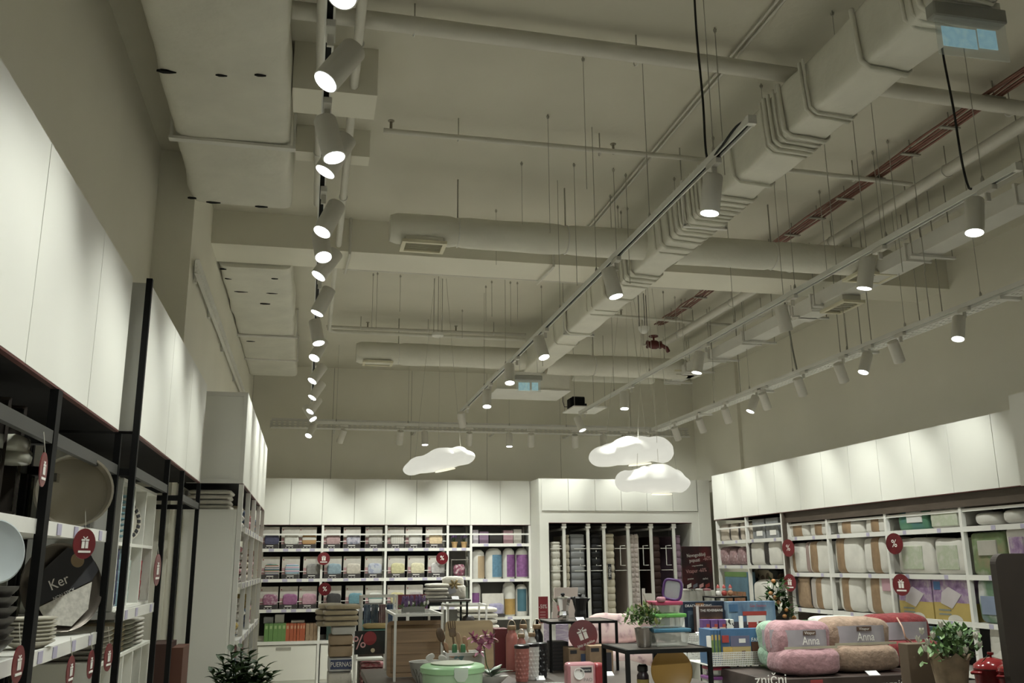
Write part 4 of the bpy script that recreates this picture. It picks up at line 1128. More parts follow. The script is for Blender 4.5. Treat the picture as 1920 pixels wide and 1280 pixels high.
for i, x in enumerate((535.5, 543, 550.5, 556.5, 562, 567)):
    boxbook('linen_box', '%s orange slim linen box from the left on the lower back shelf' % ORD[i], 'box', 'orange linen boxes', (at(x, 1185, Y=YS).x, at(x + (7 if i < 2 else 5), 1185, Y=YS).x, zb + .001, h_ - .005), YS + .03, .28, ORANGEB, mat('pale_orange_label', (.6, .35, .2), .4))
for i, x in enumerate((573, 580.5, 588)):
    boxbook('linen_box', '%s tan slim linen box from the left on the lower back shelf' % ORD[i], 'box', 'tan linen boxes', (at(x, 1185, Y=YS).x, at(x + 7, 1185, Y=YS).x, zb + .001, h_ - .01), YS + .03, .28, KRAFT)
for i, (a, b, c, d) in enumerate(((495, 1156, 513, 1168), (516, 1151, 533, 1168), (546, 1165, 571, 1168))):
    X0, X1, Z0, Z1 = bb(a, b, c, d, YS + .2)
    boxbook('linen_box', ['low grey box lying on the green boxes', 'taller pale box lying on the green boxes', 'flat white box lying on the orange boxes'][i], 'box', 'boxes lying on the slim boxes', (X0, X1, h_ + .002, max(Z1, h_ + .03)), YS + .08, .2, GREYC if i == 0 else mat('pale_carton', (.45, .45, .42), .5))
# second bay foot: mixed goods
for i, (a, b, c, d, m) in enumerate(((612, 1160, 640, 1200, mat('dark_green_box', (.03, .06, .05), .4)), (645, 1150, 668, 1200, mat('silver_box', (.3, .3, .3), .3)), (672, 1162, 700, 1200, mat('teal_box', (.03, .16, .15), .4)), (702, 1170, 718, 1200, GREYC))):
    X0, X1, Z0, Z1 = bb(a, b, c, d, YS + .05)
    boxbook('gift_box', '%s gift box on the lower shelf of the second bay' % ['dark green', 'silver', 'teal', 'grey'][i], 'box', 'gift boxes on the lower shelf', (X0, X1, zb + .001, Z1), YS + .05, .2, m)
# narrow bay: lavender pots, wire basket gift, box
YELP = mat('yellow_pot', (.5, .3, .1), .6); LAVEN = mat('lavender_flowers', (.13, .08, .17), .8, var=.3, vs=60); STEMG = mat('stem_green', (.06, .10, .04), .7)
for i, x in enumerate((852, 870)):
    c = at(x, 1028, Y=YS + .1); c.z = Zs[0] + .001
    t = thing('lavender_pot', '%s small lavender plant in a yellow pot on the narrow bay' % ['left', 'right'][i], 'plant', tuple(c), 'small lavender pots')
    MB().lathe([(.032, 0), (.045, .075), (.05, .075), (.05, .09), (.043, .09)], c, 14).build('pot', YELP, t, smooth=40)
    rnd = random.Random(i); b = MB(); g = MB()
    for k in range(26):
        a = rnd.uniform(0, 6.28); r = rnd.uniform(.01, .05); p = c + Vector((math.cos(a) * r, math.sin(a) * r, .14 + rnd.uniform(0, .05)))
        g.tube([c + Vector((0, 0, .085)), p], .002, 4); b.soft(p, .012, .012, .035, 1, 1, 6, 4)
    f_ = b.build('flower_heads', LAVEN, t); f_['kind'] = 'stuff'
    g.build('stems', STEMG, t)['kind'] = 'stuff'
X0, X1, Z0, Z1 = bb(846, 1049, 878, 1083, YS + .08)
t = thing('gift_basket', 'clear wrapped gift basket with silver frame on the narrow bay', 'gift basket', ((X0 + X1) / 2, YS + .1, Zs[1]))
b = MB()
for (u, v_) in ((X0, Zs[1] + .01), (X0, Z1), (X1, Zs[1] + .01), (X1, Z1)): b.tube([(u, YS + .06, v_), (u, YS + .22, v_)], .006, 6)
for yy in (YS + .06, YS + .22): b.tube([(X0, yy, Zs[1] + .01), (X1, yy, Zs[1] + .01), (X1, yy, Z1), (X0, yy, Z1)], .006, 6, close=True)
b.build('wire_frame', STEEL, t)
MB().soft(((X0 + X1) / 2, YS + .14, Zs[1] + .10), .18, .12, .17, .6, .6, 14, 8, .01, 20).build('wrapped_gift', blotch('gift_mix', [(.05, .04, .04), (.25, .05, .1), (.6, .58, .55)], 20), t, smooth=50)
X0, X1, Z0, Z1 = bb(846, 1100, 878, 1138, YS + .08)
boxbook('gift_box', 'tall green grey gift box low in the narrow bay', 'box', None, (X0, X1, Zs[2] + .001, Z1), YS + .08, .2, mat('sage_box', (.12, .14, .11), .5))
# pillow bay: small boxes above, rolled pillows with coloured labels below
ZP = [at(940, y, Y=YS).z for y in (1019, 1085, 1156)]
for i, (a, b, c, d, nm, m) in enumerate(((887, 993, 897, 1017, 'white and lilac', mat('lilac_white', (.5, .46, .5), .5)), (899, 996, 916, 1017, 'mauve', mat('mauve_box', (.25, .17, .25), .5)), (918, 1001, 942, 1017, 'black', BAND), (944, 994, 962, 1017, 'rose', mat('rose_box', (.4, .25, .28), .5)), (963, 992, 978, 1017, 'white', CARD))):
    X0, X1, Z0, Z1 = bb(a, b, c, d, YS + .1)
    boxbook('small_box', '%s small box on the top shelf above the rolled pillows' % nm, 'box', 'small boxes above the rolled pillows', (X0, X1, ZP[0] + .001, max(Z1, ZP[0] + .08)), YS + .1, .15, m)
PILW = mat('pillow_white', (.60, .585, .54), .75, sheen=.2, bump=.15, bs=14)
def rollpillow(label, b4, zbase, lab, labm, Y=YS + .07, dep=.24):
    X0, X1, Z0, Z1 = bb(*b4, Y)
    h = Z1 - zbase; w_ = X1 - X0
    t = thing('rolled_pillow', label, 'pillow', ((X0 + X1) / 2, Y + dep / 2, zbase), 'rolled pillows on the back wall')
    m = MB(); m.lathe([(.0, 0), (w_ * .46, .0), (w_ * .5, .03), (w_ * .5, h * .72), (w_ * .44, h * .9), (w_ * .25, h * .985), (0, h)], ((X0 + X1) / 2, Y + dep / 2, zbase), 20, sy=dep / w_, capb=False, capt=False)
    m.build('pillow_roll', PILW, t, smooth=60)
    l0, l1, k0, k1 = lab
    q = MB()
    cx = (X0 + X1) / 2
    n = 8; V = []
    for i in range(n + 1):
        u = l0 + (l1 - l0) * i / n
        s_ = max(-.99, min(.99, u * 2 - 1))
        yv = Y + dep / 2 - dep / 2 * math.sqrt(1 - s_ * s_) - .004
        for z in (k0, k1): V.append((X0 + w_ * u, yv, zbase + h * z))
    q.add(V, [(2 * i, 2 * i + 2, 2 * i + 3, 2 * i + 1) for i in range(n)])
    q.v += [p + Vector((0, .003, 0)) for p in q.v[:]]
    q.f += [tuple(j + 2 * (n + 1) for j in f) for f in q.f[:]]; q.m = [0] * len(q.f)
    q.build('printed_label', labm, t, smooth=60)
lab_tan = mat('tan_label', (.36, .27, .17), .6); lab_bl = mat('blue_label', (.10, .24, .36), .5, var=.15, vs=25); lab_pu = mat('purple_label', (.22, .07, .24), .5, var=.2, vs=25); lab_ye = mat('yellow_label', (.50, .30, .06), .5, var=.15); lab_te = mat('teal_label', (.06, .18, .24), .5)
rollpillow('rolled pillow with a plain tan label, upper pillow shelf', (886, 1030, 911, 1084), ZP[1] + .001, (.4, .96, .03, .78), lab_tan)
rollpillow('rolled pillow with a blue label, upper pillow shelf', (912, 1027, 944, 1084), ZP[1] + .001, (.35, .95, .06, .78), lab_bl)
rollpillow('rolled pillow with a purple label, left of the two', (945, 1027, 968, 1084), ZP[1] + .001, (.25, .95, .06, .78), lab_pu)
rollpillow('rolled pillow with a wide purple label, right of the two', (969, 1027, 993, 1084), ZP[1] + .001, (.05, .95, .06, .78), mat('violet_label', (.26, .09, .28), .5, var=.2, vs=25))
rollpillow('rolled pillow with a violet label, lower pillow shelf', (884, 1092, 904, 1155), ZP[2] + .001, (.1, .75, .05, .7), lab_pu)
rollpillow('rolled pillow with a yellow label, lower pillow shelf', (945, 1090, 969, 1155), ZP[2] + .001, (.1, .95, .05, .5), lab_ye)
rollpillow('rolled pillow with a teal label, lower pillow shelf', (969, 1095, 992, 1155), ZP[2] + .001, (.1, .8, .15, .85), lab_te)
X0, X1, Z0, Z1 = bb(904, 1098, 944, 1138, YS + .05)
pk = thing('bedding_pack', 'large white bedding pack with lilac folds leaning on the pillow shelf', 'bedding', ((X0 + X1) / 2, YS + .04, ZP[2]))
MB().obox(((X0 + X1) / 2, YS + .04, ZP[2] + .165), ((X1 - X0) / 2, 0, 0), (0, .02, -.004), (0, .03, .16)).build('pack_card', CARD, pk)
MB().soft(((X0 + X1) / 2 + .04, YS - .0, ZP[2] + .11), .22, .06, .16, .4, .4, 16, 8, .01, 20).build('folded_fabric', blotch('lilac_blue', [(.2, .2, .38), (.35, .33, .45), (.3, .28, .4)], 12), pk, smooth=60)
MB().box(X0, X1, YS - .03, YS, ZP[2] + .002, ZP[2] + .045).build('name_band', BAND, pk)
# promotion discs on the back wall
FRONT = (0, -1, 0)
for lb, x, y, kd, dk in (('red disc with a gift mark between first and second back bay', 607, 1047, 'g', 0), ('dark red percent disc between first and second back bay, middle', 609, 1104, '%', 1), ('dark red percent disc low between first and second back bay', 606, 1156, '%', 1), ('dark red percent disc at the edge of the narrow bay', 829, 1046, '%', 1)):
    promo_disc(lb, at(x, y, Y=YS - .05), .088, FRONT, kd, bool(dk))

# ================================================================ right wall goods
DUV = mat('duvet_white', (.60, .58, .53), .7, sheen=.2, bump=.25, bs=10)
TAN = mat('tan_band', (.33, .205, .10), .6, var=.1, vs=14)
DKB = mat('dark_pattern_band', (.035, .03, .028), .5, var=.5, vs=60)
PICG = blotch('green_picture', [(.50, .50, .44), (.40, .44, .32), (.55, .54, .5)], 9)
def duvet(label, b4, zb_, bands=(), seed=0, X=5.57, dep=.36, name='duvet_pack', body=DUV, e=.28, pic=None, group='duvet packs on the right shelves'):
    Y0, Y1, Z0, Z1 = bbx(*b4, X)
    h = Z1 - zb_; w_ = Y1 - Y0
    c = Vector((X + dep / 2, (Y0 + Y1) / 2, zb_ + h / 2))
    t = thing(name, label, 'bedding', (c.x, c.y, zb_), group)
    MB().soft(c, dep, w_, h, e, e, 24, 14, .012, 9, seed).build('pack_body', body, t, smooth=70)
    for f0, f1, m in bands:                     # fractions across the front, 0 = far (left in the photo)
        ya = Y1 - (Y1 - Y0) * f0; yb = Y1 - (Y1 - Y0) * f1
        MB().soft((c.x, (ya + yb) / 2, c.z), dep * 1.02 + .006, abs(ya - yb), h * 1.0 + .006, e, .12, 16, 14).build('paper_band', m, t, smooth=60)
    if pic:
        f0, f1, g0, g1, m = pic
        MB().box(X - .012, X + .03, Y1 - w_ * f1, Y1 - w_ * f0, zb_ + h * g0, zb_ + h * g1).build('printed_picture', m, t, bevel=.004)
    return t
A, B_, C_ = 1.931, 1.526, 1.136
duvet('tan banded duvet, top shelf, left in the first duvet bay', (1475, 982, 1514, 1007), A, [(.3, .75, TAN)], 1)
duvet('tan banded duvet, top shelf, right in the first duvet bay', (1516, 977, 1555, 1003), A, [(.3, .65, TAN)], 2)
duvet('white duvet with slanting tan band, middle shelf, first duvet bay', (1475, 1018, 1512, 1072), B_, [(.05, .45, TAN)], 3)
duvet('bulky duvet with tan and grey bands, middle shelf, first duvet bay', (1512, 1014, 1557, 1072), B_, [(.0, .14, mat('grey_rose_band', (.3, .22, .2), .5)), (.18, .48, TAN)], 4)
duvet('black pack with kraft oval label, low shelf, first duvet bay', (1484, 1080, 1520, 1138), C_, [(.35, .95, KRAFT)], 5, body=BAND)
duvet('duvet with silver and tan bands, low shelf, first duvet bay', (1522, 1082, 1562, 1142), C_, [(.02, .2, mat('silver_band', (.4, .36, .33), .3)), (.22, .52, TAN)], 6)
duvet('flat tan banded duvet, top shelf, left in the second duvet bay', (1566, 976, 1617, 999), A, [(.25, .6, TAN)], 7)
duvet('flat tan banded duvet, top shelf, right in the second duvet bay', (1620, 970, 1663, 993), A, [(.3, .65, TAN)], 8)
duvet('white duvet with wide tan band, middle shelf, left in the second bay', (1563, 1006, 1614, 1070), B_, [(.12, .42, TAN)], 9)
duvet('white duvet with wide tan band, middle shelf, right in the second bay', (1617, 1006, 1663, 1070), B_, [(.38, .72, TAN)], 10)
duvet('white duvet with tan band, low shelf, left in the second bay', (1571, 1080, 1617, 1144), C_, [(.2, .5, TAN)], 11)
duvet('white duvet with tan band and pink tag, low shelf, second bay', (1620, 1080, 1678, 1150), C_, [(.25, .55, TAN)], 12, pic=(.65, .98, .62, .95, mat('pink_tag', (.5, .3, .35), .5)))
duvet('blue and green printed pillow pack on the top shelf', (1682, 955, 1738, 991), A, [], 13, body=blotch('bluegreen_print', [(.06, .17, .24), (.07, .22, .12), (.12, .28, .18)], 5), e=.2, pic=(.35, .85, .35, .9, mat('white_oval_print', (.6, .6, .58), .5)))
duvet('white pillow pack with green picture on the top shelf', (1741, 950, 1802, 985), A, [], 14, pic=(.1, .9, .1, .85, PICG), e=.22)
duvet('quilted white pillow pack with green picture, middle shelf, left one', (1681, 1008, 1747, 1072), B_, [], 15, pic=(.18, .75, .14, .78, PICG), e=.22)
duvet('quilted white pillow pack with green picture, middle shelf, right one', (1752, 1008, 1808, 1072), B_, [], 16, pic=(.12, .8, .14, .8, PICG), e=.22)
def printbox(label, b4, zb_, m_top, m_bot, X=5.57, dep=.3, group=None, blob=None, extra=None, name='pillow_box'):
    Y0, Y1, Z0, Z1 = bbx(*b4, X)
    h = Z1 - zb_
    t = thing(name, label, 'box', (X + dep / 2, (Y0 + Y1) / 2, zb_), group)
    MB().box(X, X + dep, Y0, Y1, zb_, zb_ + h * .42).build('lower_carton', m_bot, t)
    MB().box(X, X + dep, Y0, Y1, zb_ + h * .42, zb_ + h).build('upper_carton', m_top, t)
    w_ = Y1 - Y0
    pol = [(.2, .4), (.5, .28), (.78, .62), (.45, .8), (.25, .66)]
    MB().prism([((1 - a) * w_, b * h) for a, b in pol], (X - .002, Y0, zb_), (0, 1, 0), (0, 0, 1), (-.002, 0, 0)).build('pillow_print', blob or mat('pale_print', (.48, .44, .45), .5), t)
    MB().prism([(w_ * (.45 - .2 * math.cos(a)), h * .13 * math.sin(a)) for a in [math.pi * i / 10 for i in range(11)]], (X - .002, Y0, zb_ + .004), (0, 1, 0), (0, 0, 1), (-.002, 0, 0)).build('white_arch_print', mat('white_arch', (.55, .53, .48), .5), t)
    for k in range(2): MB().box(X - .003, X, Y1 - w_ * .45, Y1 - w_ * .12, zb_ + h * (.12 + .1 * k), zb_ + h * (.16 + .1 * k)).build('caption_line', mat('blue_grey_print', (.2, .22, .2), .5), t)
    if extra: MB().box(X - .003, X, Y1 - w_ * .22, Y1 - w_ * .04, zb_ + h * .72, zb_ + h * .92).build('corner_badge', extra, t)
    return t
LAVP = blotch('lavender_print', [(.17, .10, .2), (.28, .19, .31), (.42, .36, .39)], 16); YEL = mat('yellow_carton', (.50, .36, .07), .45, var=.06)
printbox('lavender and yellow pillow box on the low shelf, left one', (1686, 1085, 1748, 1157), C_, LAVP, YEL, group='lavender pillow boxes')
printbox('lavender and yellow pillow box with blue badge, right one', (1751, 1084, 1820, 1163), C_, LAVP, YEL, group='lavender pillow boxes', extra=mat('blue_badge', (.05, .15, .35), .4))
duvet('flat white pillow lying on the top shelf near the right edge', (1818, 958, 1868, 976), A, [], 20, e=.6)
duvet('second flat white pillow on the top shelf at the right edge', (1872, 952, 1915, 970), A, [], 21, e=.6)
duvet('pillow pack printed with green herbs on the middle shelf', (1820, 996, 1884, 1072), B_, [], 22, body=blotch('herb_print', [(.30, .23, .13), (.16, .24, .09), (.42, .4, .34)], 6), e=.18, pic=(.25, .8, .45, .8, mat('stone_print', (.40, .38, .33), .6)))
duvet('white pillow pack with lilac print at the right edge', (1888, 988, 1925, 1072), B_, [], 23, pic=(.2, .9, .2, .8, LAVP), e=.2)
duvet('pillow pack with a blue grey pillow print on the low shelf', (1832, 1086, 1888, 1160), C_, [], 24, body=blotch('blue_pillow_print', [(.5, .5, .48), (.12, .2, .12), (.2, .24, .32)], 4), e=.2, pic=(.15, .8, .2, .62, mat('blue_grey_cushion_print', (.2, .24, .33), .5)))
for i in range(3):
    duvet('%s white pillow of the low pile on the right' % ['bottom', 'middle', 'top'][i], (1842, 1190 - i * 18, 1905, 1215 - i * 18), [.722, .80, .88][i], [], 30 + i, e=.6, X=5.6, group='low pile of white pillows')
# far right bays (two corner bays)
A2, B2 = 1.931, 1.611
for i, (a, b) in enumerate(((1348, 1364), (1367, 1381), (1386, 1394))):
    Y0, Y1, Z0, Z1 = bbx(a, 981, b, 1012, 5.54)
    t = thing('cover_roll', '%s cream cover roll from the left in the far corner bay' % ORD[i], 'bedding', (5.65, (Y0 + Y1) / 2, A2), 'cream cover rolls')
    MB().soft((5.66, (Y0 + Y1) / 2, A2 + .115), .22, Y1 - Y0, .23, .3, .25, 16, 10).build('cover_roll', mat('cream_card', (.5, .44, .37), .5), t, smooth=50)
    MB().soft((5.66, Y0 - .045, A2 + .10), .2, .09, .19, .25, .25, 12, 8).build('dark_spine', BAND, t, smooth=50)
for i, (a, b) in enumerate(((1411, 1433), (1436, 1459))):
    Y0, Y1, Z0, Z1 = bbx(a, 984, b, 1008, 5.54)
    boxy = thing('sheet_pack', '%s grey sheet pack in clear film beside the brown board' % ['left', 'right'][i], 'bedding', (5.65, (Y0 + Y1) / 2, A2), 'grey sheet packs')
    MB().box(5.54, 5.8, Y0, Y1, A2, A2 + .25).build('pack_body', mat('grey_sheet', (.22, .225, .23), .3, var=.2, vs=10), boxy, bevel=.01)
    MB().box(5.535, 5.54, Y0 + .05, Y0 + .2, A2 + .04, A2 + .1).build('white_caption', INKW, boxy)
Y0, Y1, Z0, Z1 = bbx(1397, 984, 1409, 1008, 5.54)
o = MB().soft((5.66, (Y0 + Y1) / 2, A2 + .11), .22, Y1 - Y0, .22, .3, .25, 16, 10).build('cover_roll', mat('cream_card', (.5, .44, .37), .5), None, smooth=50, loc=(5.66, (Y0 + Y1) / 2, A2)); tag(o, 'single cream cover roll left of the grey sheet packs', 'bedding')
PKP = blotch('pink_zigzag', [(.42, .28, .28), (.22, .13, .14), (.5, .4, .4)], 22, stretch=(1, 3, 1))
for i, (a, b) in enumerate(((1347, 1364), (1364, 1381), (1381, 1396))):
    duvet('%s pink patterned cushion in the far corner bay' % ['left', 'middle', 'right'][i], (a, 1024 + (i % 2) * 3, b, 1060), B2, [], 50 + i, X=5.53, dep=.3, body=PKP, e=.5, name='patterned_cushion', group='pink patterned cushions')
duvet('white duvet with a black ornamented band, left one', (1401, 1016, 1431, 1060), B2, [(.02, .28, DKB)], 60, X=5.53)
duvet('white duvet with a black ornamented band, right one', (1433, 1013, 1463, 1060), B2, [(.02, .3, DKB)], 61, X=5.53)
Y0, Y1, Z0, Z1 = bbx(1360, 1072, 1401, 1116, 5.50)
t = thing('toy_carton', 'tall toy carton with blue sky and orange print in the corner bay', 'box', (5.6, (Y0 + Y1) / 2, 1.121))
MB().box(5.50, 5.62, Y0, Y1, 1.121, Z1).build('carton', mat('toy_sky', (.13, .26, .36), .4, var=.2, vs=5), t, bevel=.003)
MB().box(5.497, 5.50, Y0, Y1, Z1 - .06, Z1).build('green_header', mat('toy_green', (.16, .30, .08), .4), t)
MB().box(5.497, 5.50, Y0 + .05, Y1, 1.125, 1.28).build('orange_print', blotch('toy_orange', [(.3, .1, .05), (.4, .18, .08), (.12, .1, .06)], 9), t)
duvet('plump white bag in the bay beside the brown board', (1407, 1086, 1450, 1128), 1.121, [], 62, X=5.53, e=.5)
duvet('brown patterned cushion behind the white bag', (1412, 1068, 1457, 1086), 1.40, [], 63, X=5.7, dep=.2, body=blotch('brown_beige', [(.1, .07, .05), (.35, .3, .22), (.03, .03, .03)], 10, kind='voronoi'), e=.15)
LEFTW = (-1, -.25, 0)
for lb, x, y, kd in (('red percent disc on the brown end board', 1478, 1027, '%'), ('red gift disc below the percent disc on the brown end board', 1481, 1092, 'g'), ('dark percent disc on the post before the green picture packs', 1677, 1019, '%'), ('red gift disc on the post before the lavender boxes', 1690, 1096, 'g')):
    promo_disc(lb, at(x, y, X=XS - .06), .10, LEFTW, kd, 'dark' in lb)

# ================================================================ left rack goods
TINB = mat('dark_baking_tin', (.05, .042, .036), .28, metal=.6, var=.1); TINS = mat('steel_baking_tin', (.50, .46, .37), .3, metal=.55, var=.08); CREAM = mat('cream_ceramic', (.55, .52, .44), .35)
zs1, zs2 = 1.791, 1.401
# upper shelf: loaf tins, springform pan, boxes
def slab(c, a, b, d, **k): return MB().obox(c, a, b, d)
for i, (yy, lean) in enumerate(((2.78, .0), (2.93, .03))):
    t = thing('baking_tray', ['dark deep baking tray leaning at the left edge', 'dark baking tray leaning behind the near black post'][i], 'baking tin', (-.95, yy, zs1), 'leaning baking trays')
    n = Vector((.30, -.94, .12)).normalized(); ex = Vector((.95, .30, 0)).normalized(); ez = ex.cross(n); ez = ez if ez.z > 0 else -ez
    c = Vector((-.95, yy, zs1 + .165))
    MB().obox(c, ex * .10, n * .003, ez * .155).build('tray_base', TINB, t)
    for s_ in (-1, 1):
        MB().obox(c + ex * s_ * .105 + n * .02, ex * .004, n * .022, ez * .16).build('tray_wall', TINB, t)
        MB().obox(c + ez * s_ * .158 + n * .02, ex * .105, n * .022, ez * .004).build('tray_wall', TINB, t)
c = at(137, 930, X=-.85)
nn = Vector((.40, -.91, .05)).normalized()
t = thing('springform_pan', 'round steel springform pan standing on edge', 'baking tin', (c.x, c.y, zs1))
r_ = .128
c = Vector((-.85, c.y, zs1 + r_ + .004))
MB().lathe([(0, -.035), (r_ - .004, -.035), (r_, -.033), (r_, .03), (r_ + .004, .034), (r_ - .004, .034), (r_ - .005, -.028), (0, -.028)], c, 36, ax=nn, capb=False, capt=False).build('pan_body', TINS, t, smooth=35)
MB().box(c.x - .05, c.x - .02, c.y - .17, c.y - .13, c.z + .02, c.z + .05).build('pan_clasp', STEEL, t)
lettering('ok', c + nn * -.026 + Vector((-.03, 0, -.05)), (nn.y * -1, nn.x, 0), (0, 0, 1), .03, TINS, t, 'embossed_mark')
for i, (yy, m, h, w_) in enumerate(((3.74, mat('clear_bottle_box', (.10, .10, .09), .2), .25, .05), (3.82, INKD, .24, .05), (3.90, mat('dark_box', (.02, .02, .02), .3), .24, .06))):
    t = boxbook('kitchen_box', ['clear tall kitchen box beside the springform pan', 'black printed kitchen box on the upper rack shelf', 'dark kitchen box at the post on the upper rack shelf'][i], 'box', 'upright kitchen boxes', (-.93, -.85, zs1, zs1 + h), yy, w_, m)
    MB().box(-.849, -.847, yy + .01, yy + .03, zs1 + .05, zs1 + .2).build('white_caption', mat('silver_print', (.4, .4, .38), .4), t)
for i, (x, y) in enumerate(((20, 830), (25, 855))):
    c = at(x, y, X=-.85)
    o = MB().soft(c, .08, .14, .05, .5, .5, 12, 8, .01, 20, i).build('wrapped_goods', mat('clear_wrap', (.3, .3, .25), .2, var=.3), None, smooth=60, loc=tuple(c)); tag(o, ['upper film wrapped parcel under the top rail at the left edge', 'lower film wrapped parcel under the top rail at the left edge'][i], 'parcel')
# pale glossy plate and pan at the very left edge
c = at(-16, 1035, X=-.80)
t = thing('display_plate', 'pale glossy round plate standing at the left edge of the picture', 'plate', (c.x, c.y, c.z - .13))
nn = Vector((.75, -.6, .15)).normalized()
MB().lathe([(0, 0), (.06, .004), (.081, .014), (.083, .017), (.079, .019), (.059, .009), (0, .006)], c, 36, ax=nn, capb=False, capt=False).build('plate_disc', mat('pale_enamel', (.42, .46, .47), .12, var=.04), t, smooth=50)
MB().tube([(c.x - .02, c.y + .05, 1.402), c + Vector((-.02, .03, .05))], .006).build('plate_stand', BLACK, t)
MB().tube([(c.x - .05, c.y - .02, 1.402), c + Vector((-.03, .02, -.07)), (c.x + .03, c.y - .03, 1.402)], .006).build('stand_legs', BLACK, t)
# round black serving tray with printed sleeve, leaning
c = at(112, 1150, X=-.92); rr = .165
t = thing('serving_tray', 'round dark serving tray with a black printed sleeve', 'tray', (c.x, c.y, zs2))
c = Vector((-.93, c.y, zs2 + rr + .01)); nn = Vector((.70, -.70, .22)).normalized()
MB().lathe([(0, 0), (rr - .02, 0), (rr, .018), (rr + .004, .02), (rr - .016, .008), (0, .008)], c, 40, ax=nn, capb=False, capt=False).build('tray_disc', mat('bronze_tray', (.10, .085, .07), .3, metal=.5), t, smooth=40)
ex = Vector((-nn.y, nn.x, 0)).normalized(); ez = nn.cross(ex)
MB().prism([(-.10, -.07), (.12, .02), (.15, .06), (.12, .12), (.02, .15), (-.13, .02)], c + nn * .022, ex, ez, nn * .003).build('paper_sleeve', INKD, t)
MB().prism([(-.10, -.075), (.12, .015), (.10, -.09), (.03, -.15), (-.06, -.14)], c + nn * .022, ex, ez, nn * .003).build('white_sleeve', mat('speckled_white', (.55, .53, .48), .5, var=.15, vs=60), t)
lettering('Ker', c + nn * .028 + ex * -.02 + ez * .015, (ex + ez * .4), (ez - ex * .4), .055, INKW, t)
lettering('NON STICK', c + nn * .028 + ex * .0 + ez * -.03, (ex + ez * .4), (ez - ex * .4), .018, INKW, t)
MB().lathe([(0, 0), (.028, 0), (.028, .002), (0, .002)], c + nn * .025 + ex * .06 + ez * .1, 20, ax=nn, capb=False, capt=False).build('gold_sticker', mat('gold_sticker', (.35, .24, .12), .4), t)
# plates and bowls stacks
def stack(name, labelf, cat, group, c, r, n, dz, m, prof=None, first=0):
    for k in range(n):
        p = Vector(c) + Vector((0, 0, k * dz))
        o = MB().lathe(prof or [(0, 0), (r * .55, 0), (r * .6, .004), (r, .02), (r, .024), (r * .6, .009), (0, .007)], p, 26, capb=False, capt=False).build(name, m, None, smooth=50, loc=tuple(p))
        tag(o, labelf(k), cat, group)
stack('dark_plate', lambda k: '%s dark bowl from the bottom in the stack at the left edge' % ORD[k], 'bowl', 'stack of dark bowls', (-.90, 2.88, zs2), .11, 6, .028, mat('dark_ceramic', (.06, .055, .05), .3), prof=[(0, 0), (.06, 0), (.105, .05), (.11, .06), (.105, .06), (.055, .006), (0, .006)])
c = at(88, 1205, X=-.86)
stack('side_plate', lambda k: '%s cream plate from the bottom in front of the serving tray' % ORD[k], 'plate', 'cream plates before the serving tray', (-.86, 3.32, zs2), .075, 7, .012, CREAM)
# gold vase with yellow flowers
c = at(172, 1170, X=-1.0); c.z = zs2
t = thing('flower_pot', 'small yellow flowers beside the serving tray', 'plant', tuple(c))
MB().lathe([(.03, 0), (.04, .07), (.036, .07), (.028, .005)], c, 14, capt=False).build('pot', mat('kraft_pot', (.3, .22, .1), .6), t, smooth=40)
g = MB(); y_ = MB(); rnd = random.Random(3)
for k in range(30):
    a = rnd.uniform(0, 6.28); rr2 = rnd.uniform(0, .05); p = c + Vector((math.cos(a) * rr2, math.sin(a) * rr2, .11 + rnd.uniform(0, .06)))
    g.tube([c + Vector((0, 0, .06)), p], .0025, 4)
    (y_ if k % 2 else g).soft(p, .026, .026, .018, 1, 1, 6, 4)
g.build('leaves', mat('leaf_green', (.06, .12, .03), .6), t)['kind'] = 'stuff'
y_.build('blossoms', mat('yellow_blossom', (.5, .36, .04), .6), t)['kind'] = 'stuff'
# inside the cube organiser: striped plates, patterned plate, cups
stack('striped_plate', lambda k: '%s striped plate from the bottom in the cube organiser' % ORD[k], 'plate', 'striped plates in the cube organiser', (-.86, 4.25, 1.762), .085, 8, .024, stripes('plate_stripe', [(.5, .52, .5), (.12, .22, .25), (.5, .5, .48), (.25, .2, .16)], .05), prof=[(0, 0), (.05, 0), (.085, .018), (.085, .023), (.05, .006), (0, .006)])
c = Vector((-.83, 4.53, 1.762 + .095)); nn = Vector((.8, -.55, .1)).normalized()
t = thing('patterned_plate', 'black and white patterned plate standing in the cube organiser', 'plate', (c.x, c.y, 1.76))
MB().lathe([(0, 0), (.06, .0), (.09, .012), (.092, .014), (.06, .006), (0, .006)], c, 32, ax=nn, capb=False, capt=False).build('plate_disc', CREAM, t, smooth=50)
ex = Vector((-nn.y, nn.x, 0)).normalized(); ez = nn.cross(ex)
for k in range(20):
    a = 2 * math.pi * k / 20
    p = c + (ex * math.cos(a) + ez * math.sin(a)) * .078 + nn * .011
    MB().obox(p, (ex * math.cos(a) + ez * math.sin(a)) * .008, (ez * math.cos(a) - ex * math.sin(a)) * .007, nn * .004).build('rim_mark', INKD, t)
MUG = [(0, 0), (.028, 0), (.034, .01), (.036, .05), (.034, .055), (.032, .05), (.026, .006), (0, .006)]
for j, (yy, nm, m) in enumerate(((4.20, 'navy', mat('navy_glaze', (.03, .04, .09), .25)), (4.30, 'light blue', mat('light_blue_glaze', (.25, .38, .45), .25)), (4.47, 'mint', mat('mint_glaze', (.4, .5, .46), .25)), (4.77, 'red', mat('red_glaze', (.35, .02, .03), .25)))):
    stack('stacked_cup', lambda k, nm=nm: '%s %s cup from the bottom in the cube organiser' % (ORD[k], nm), 'cup', 'stacked cups in the cube organiser', (-.81, yy, 1.492), .036, [5, 5, 4, 4][j], .045, m, prof=MUG)
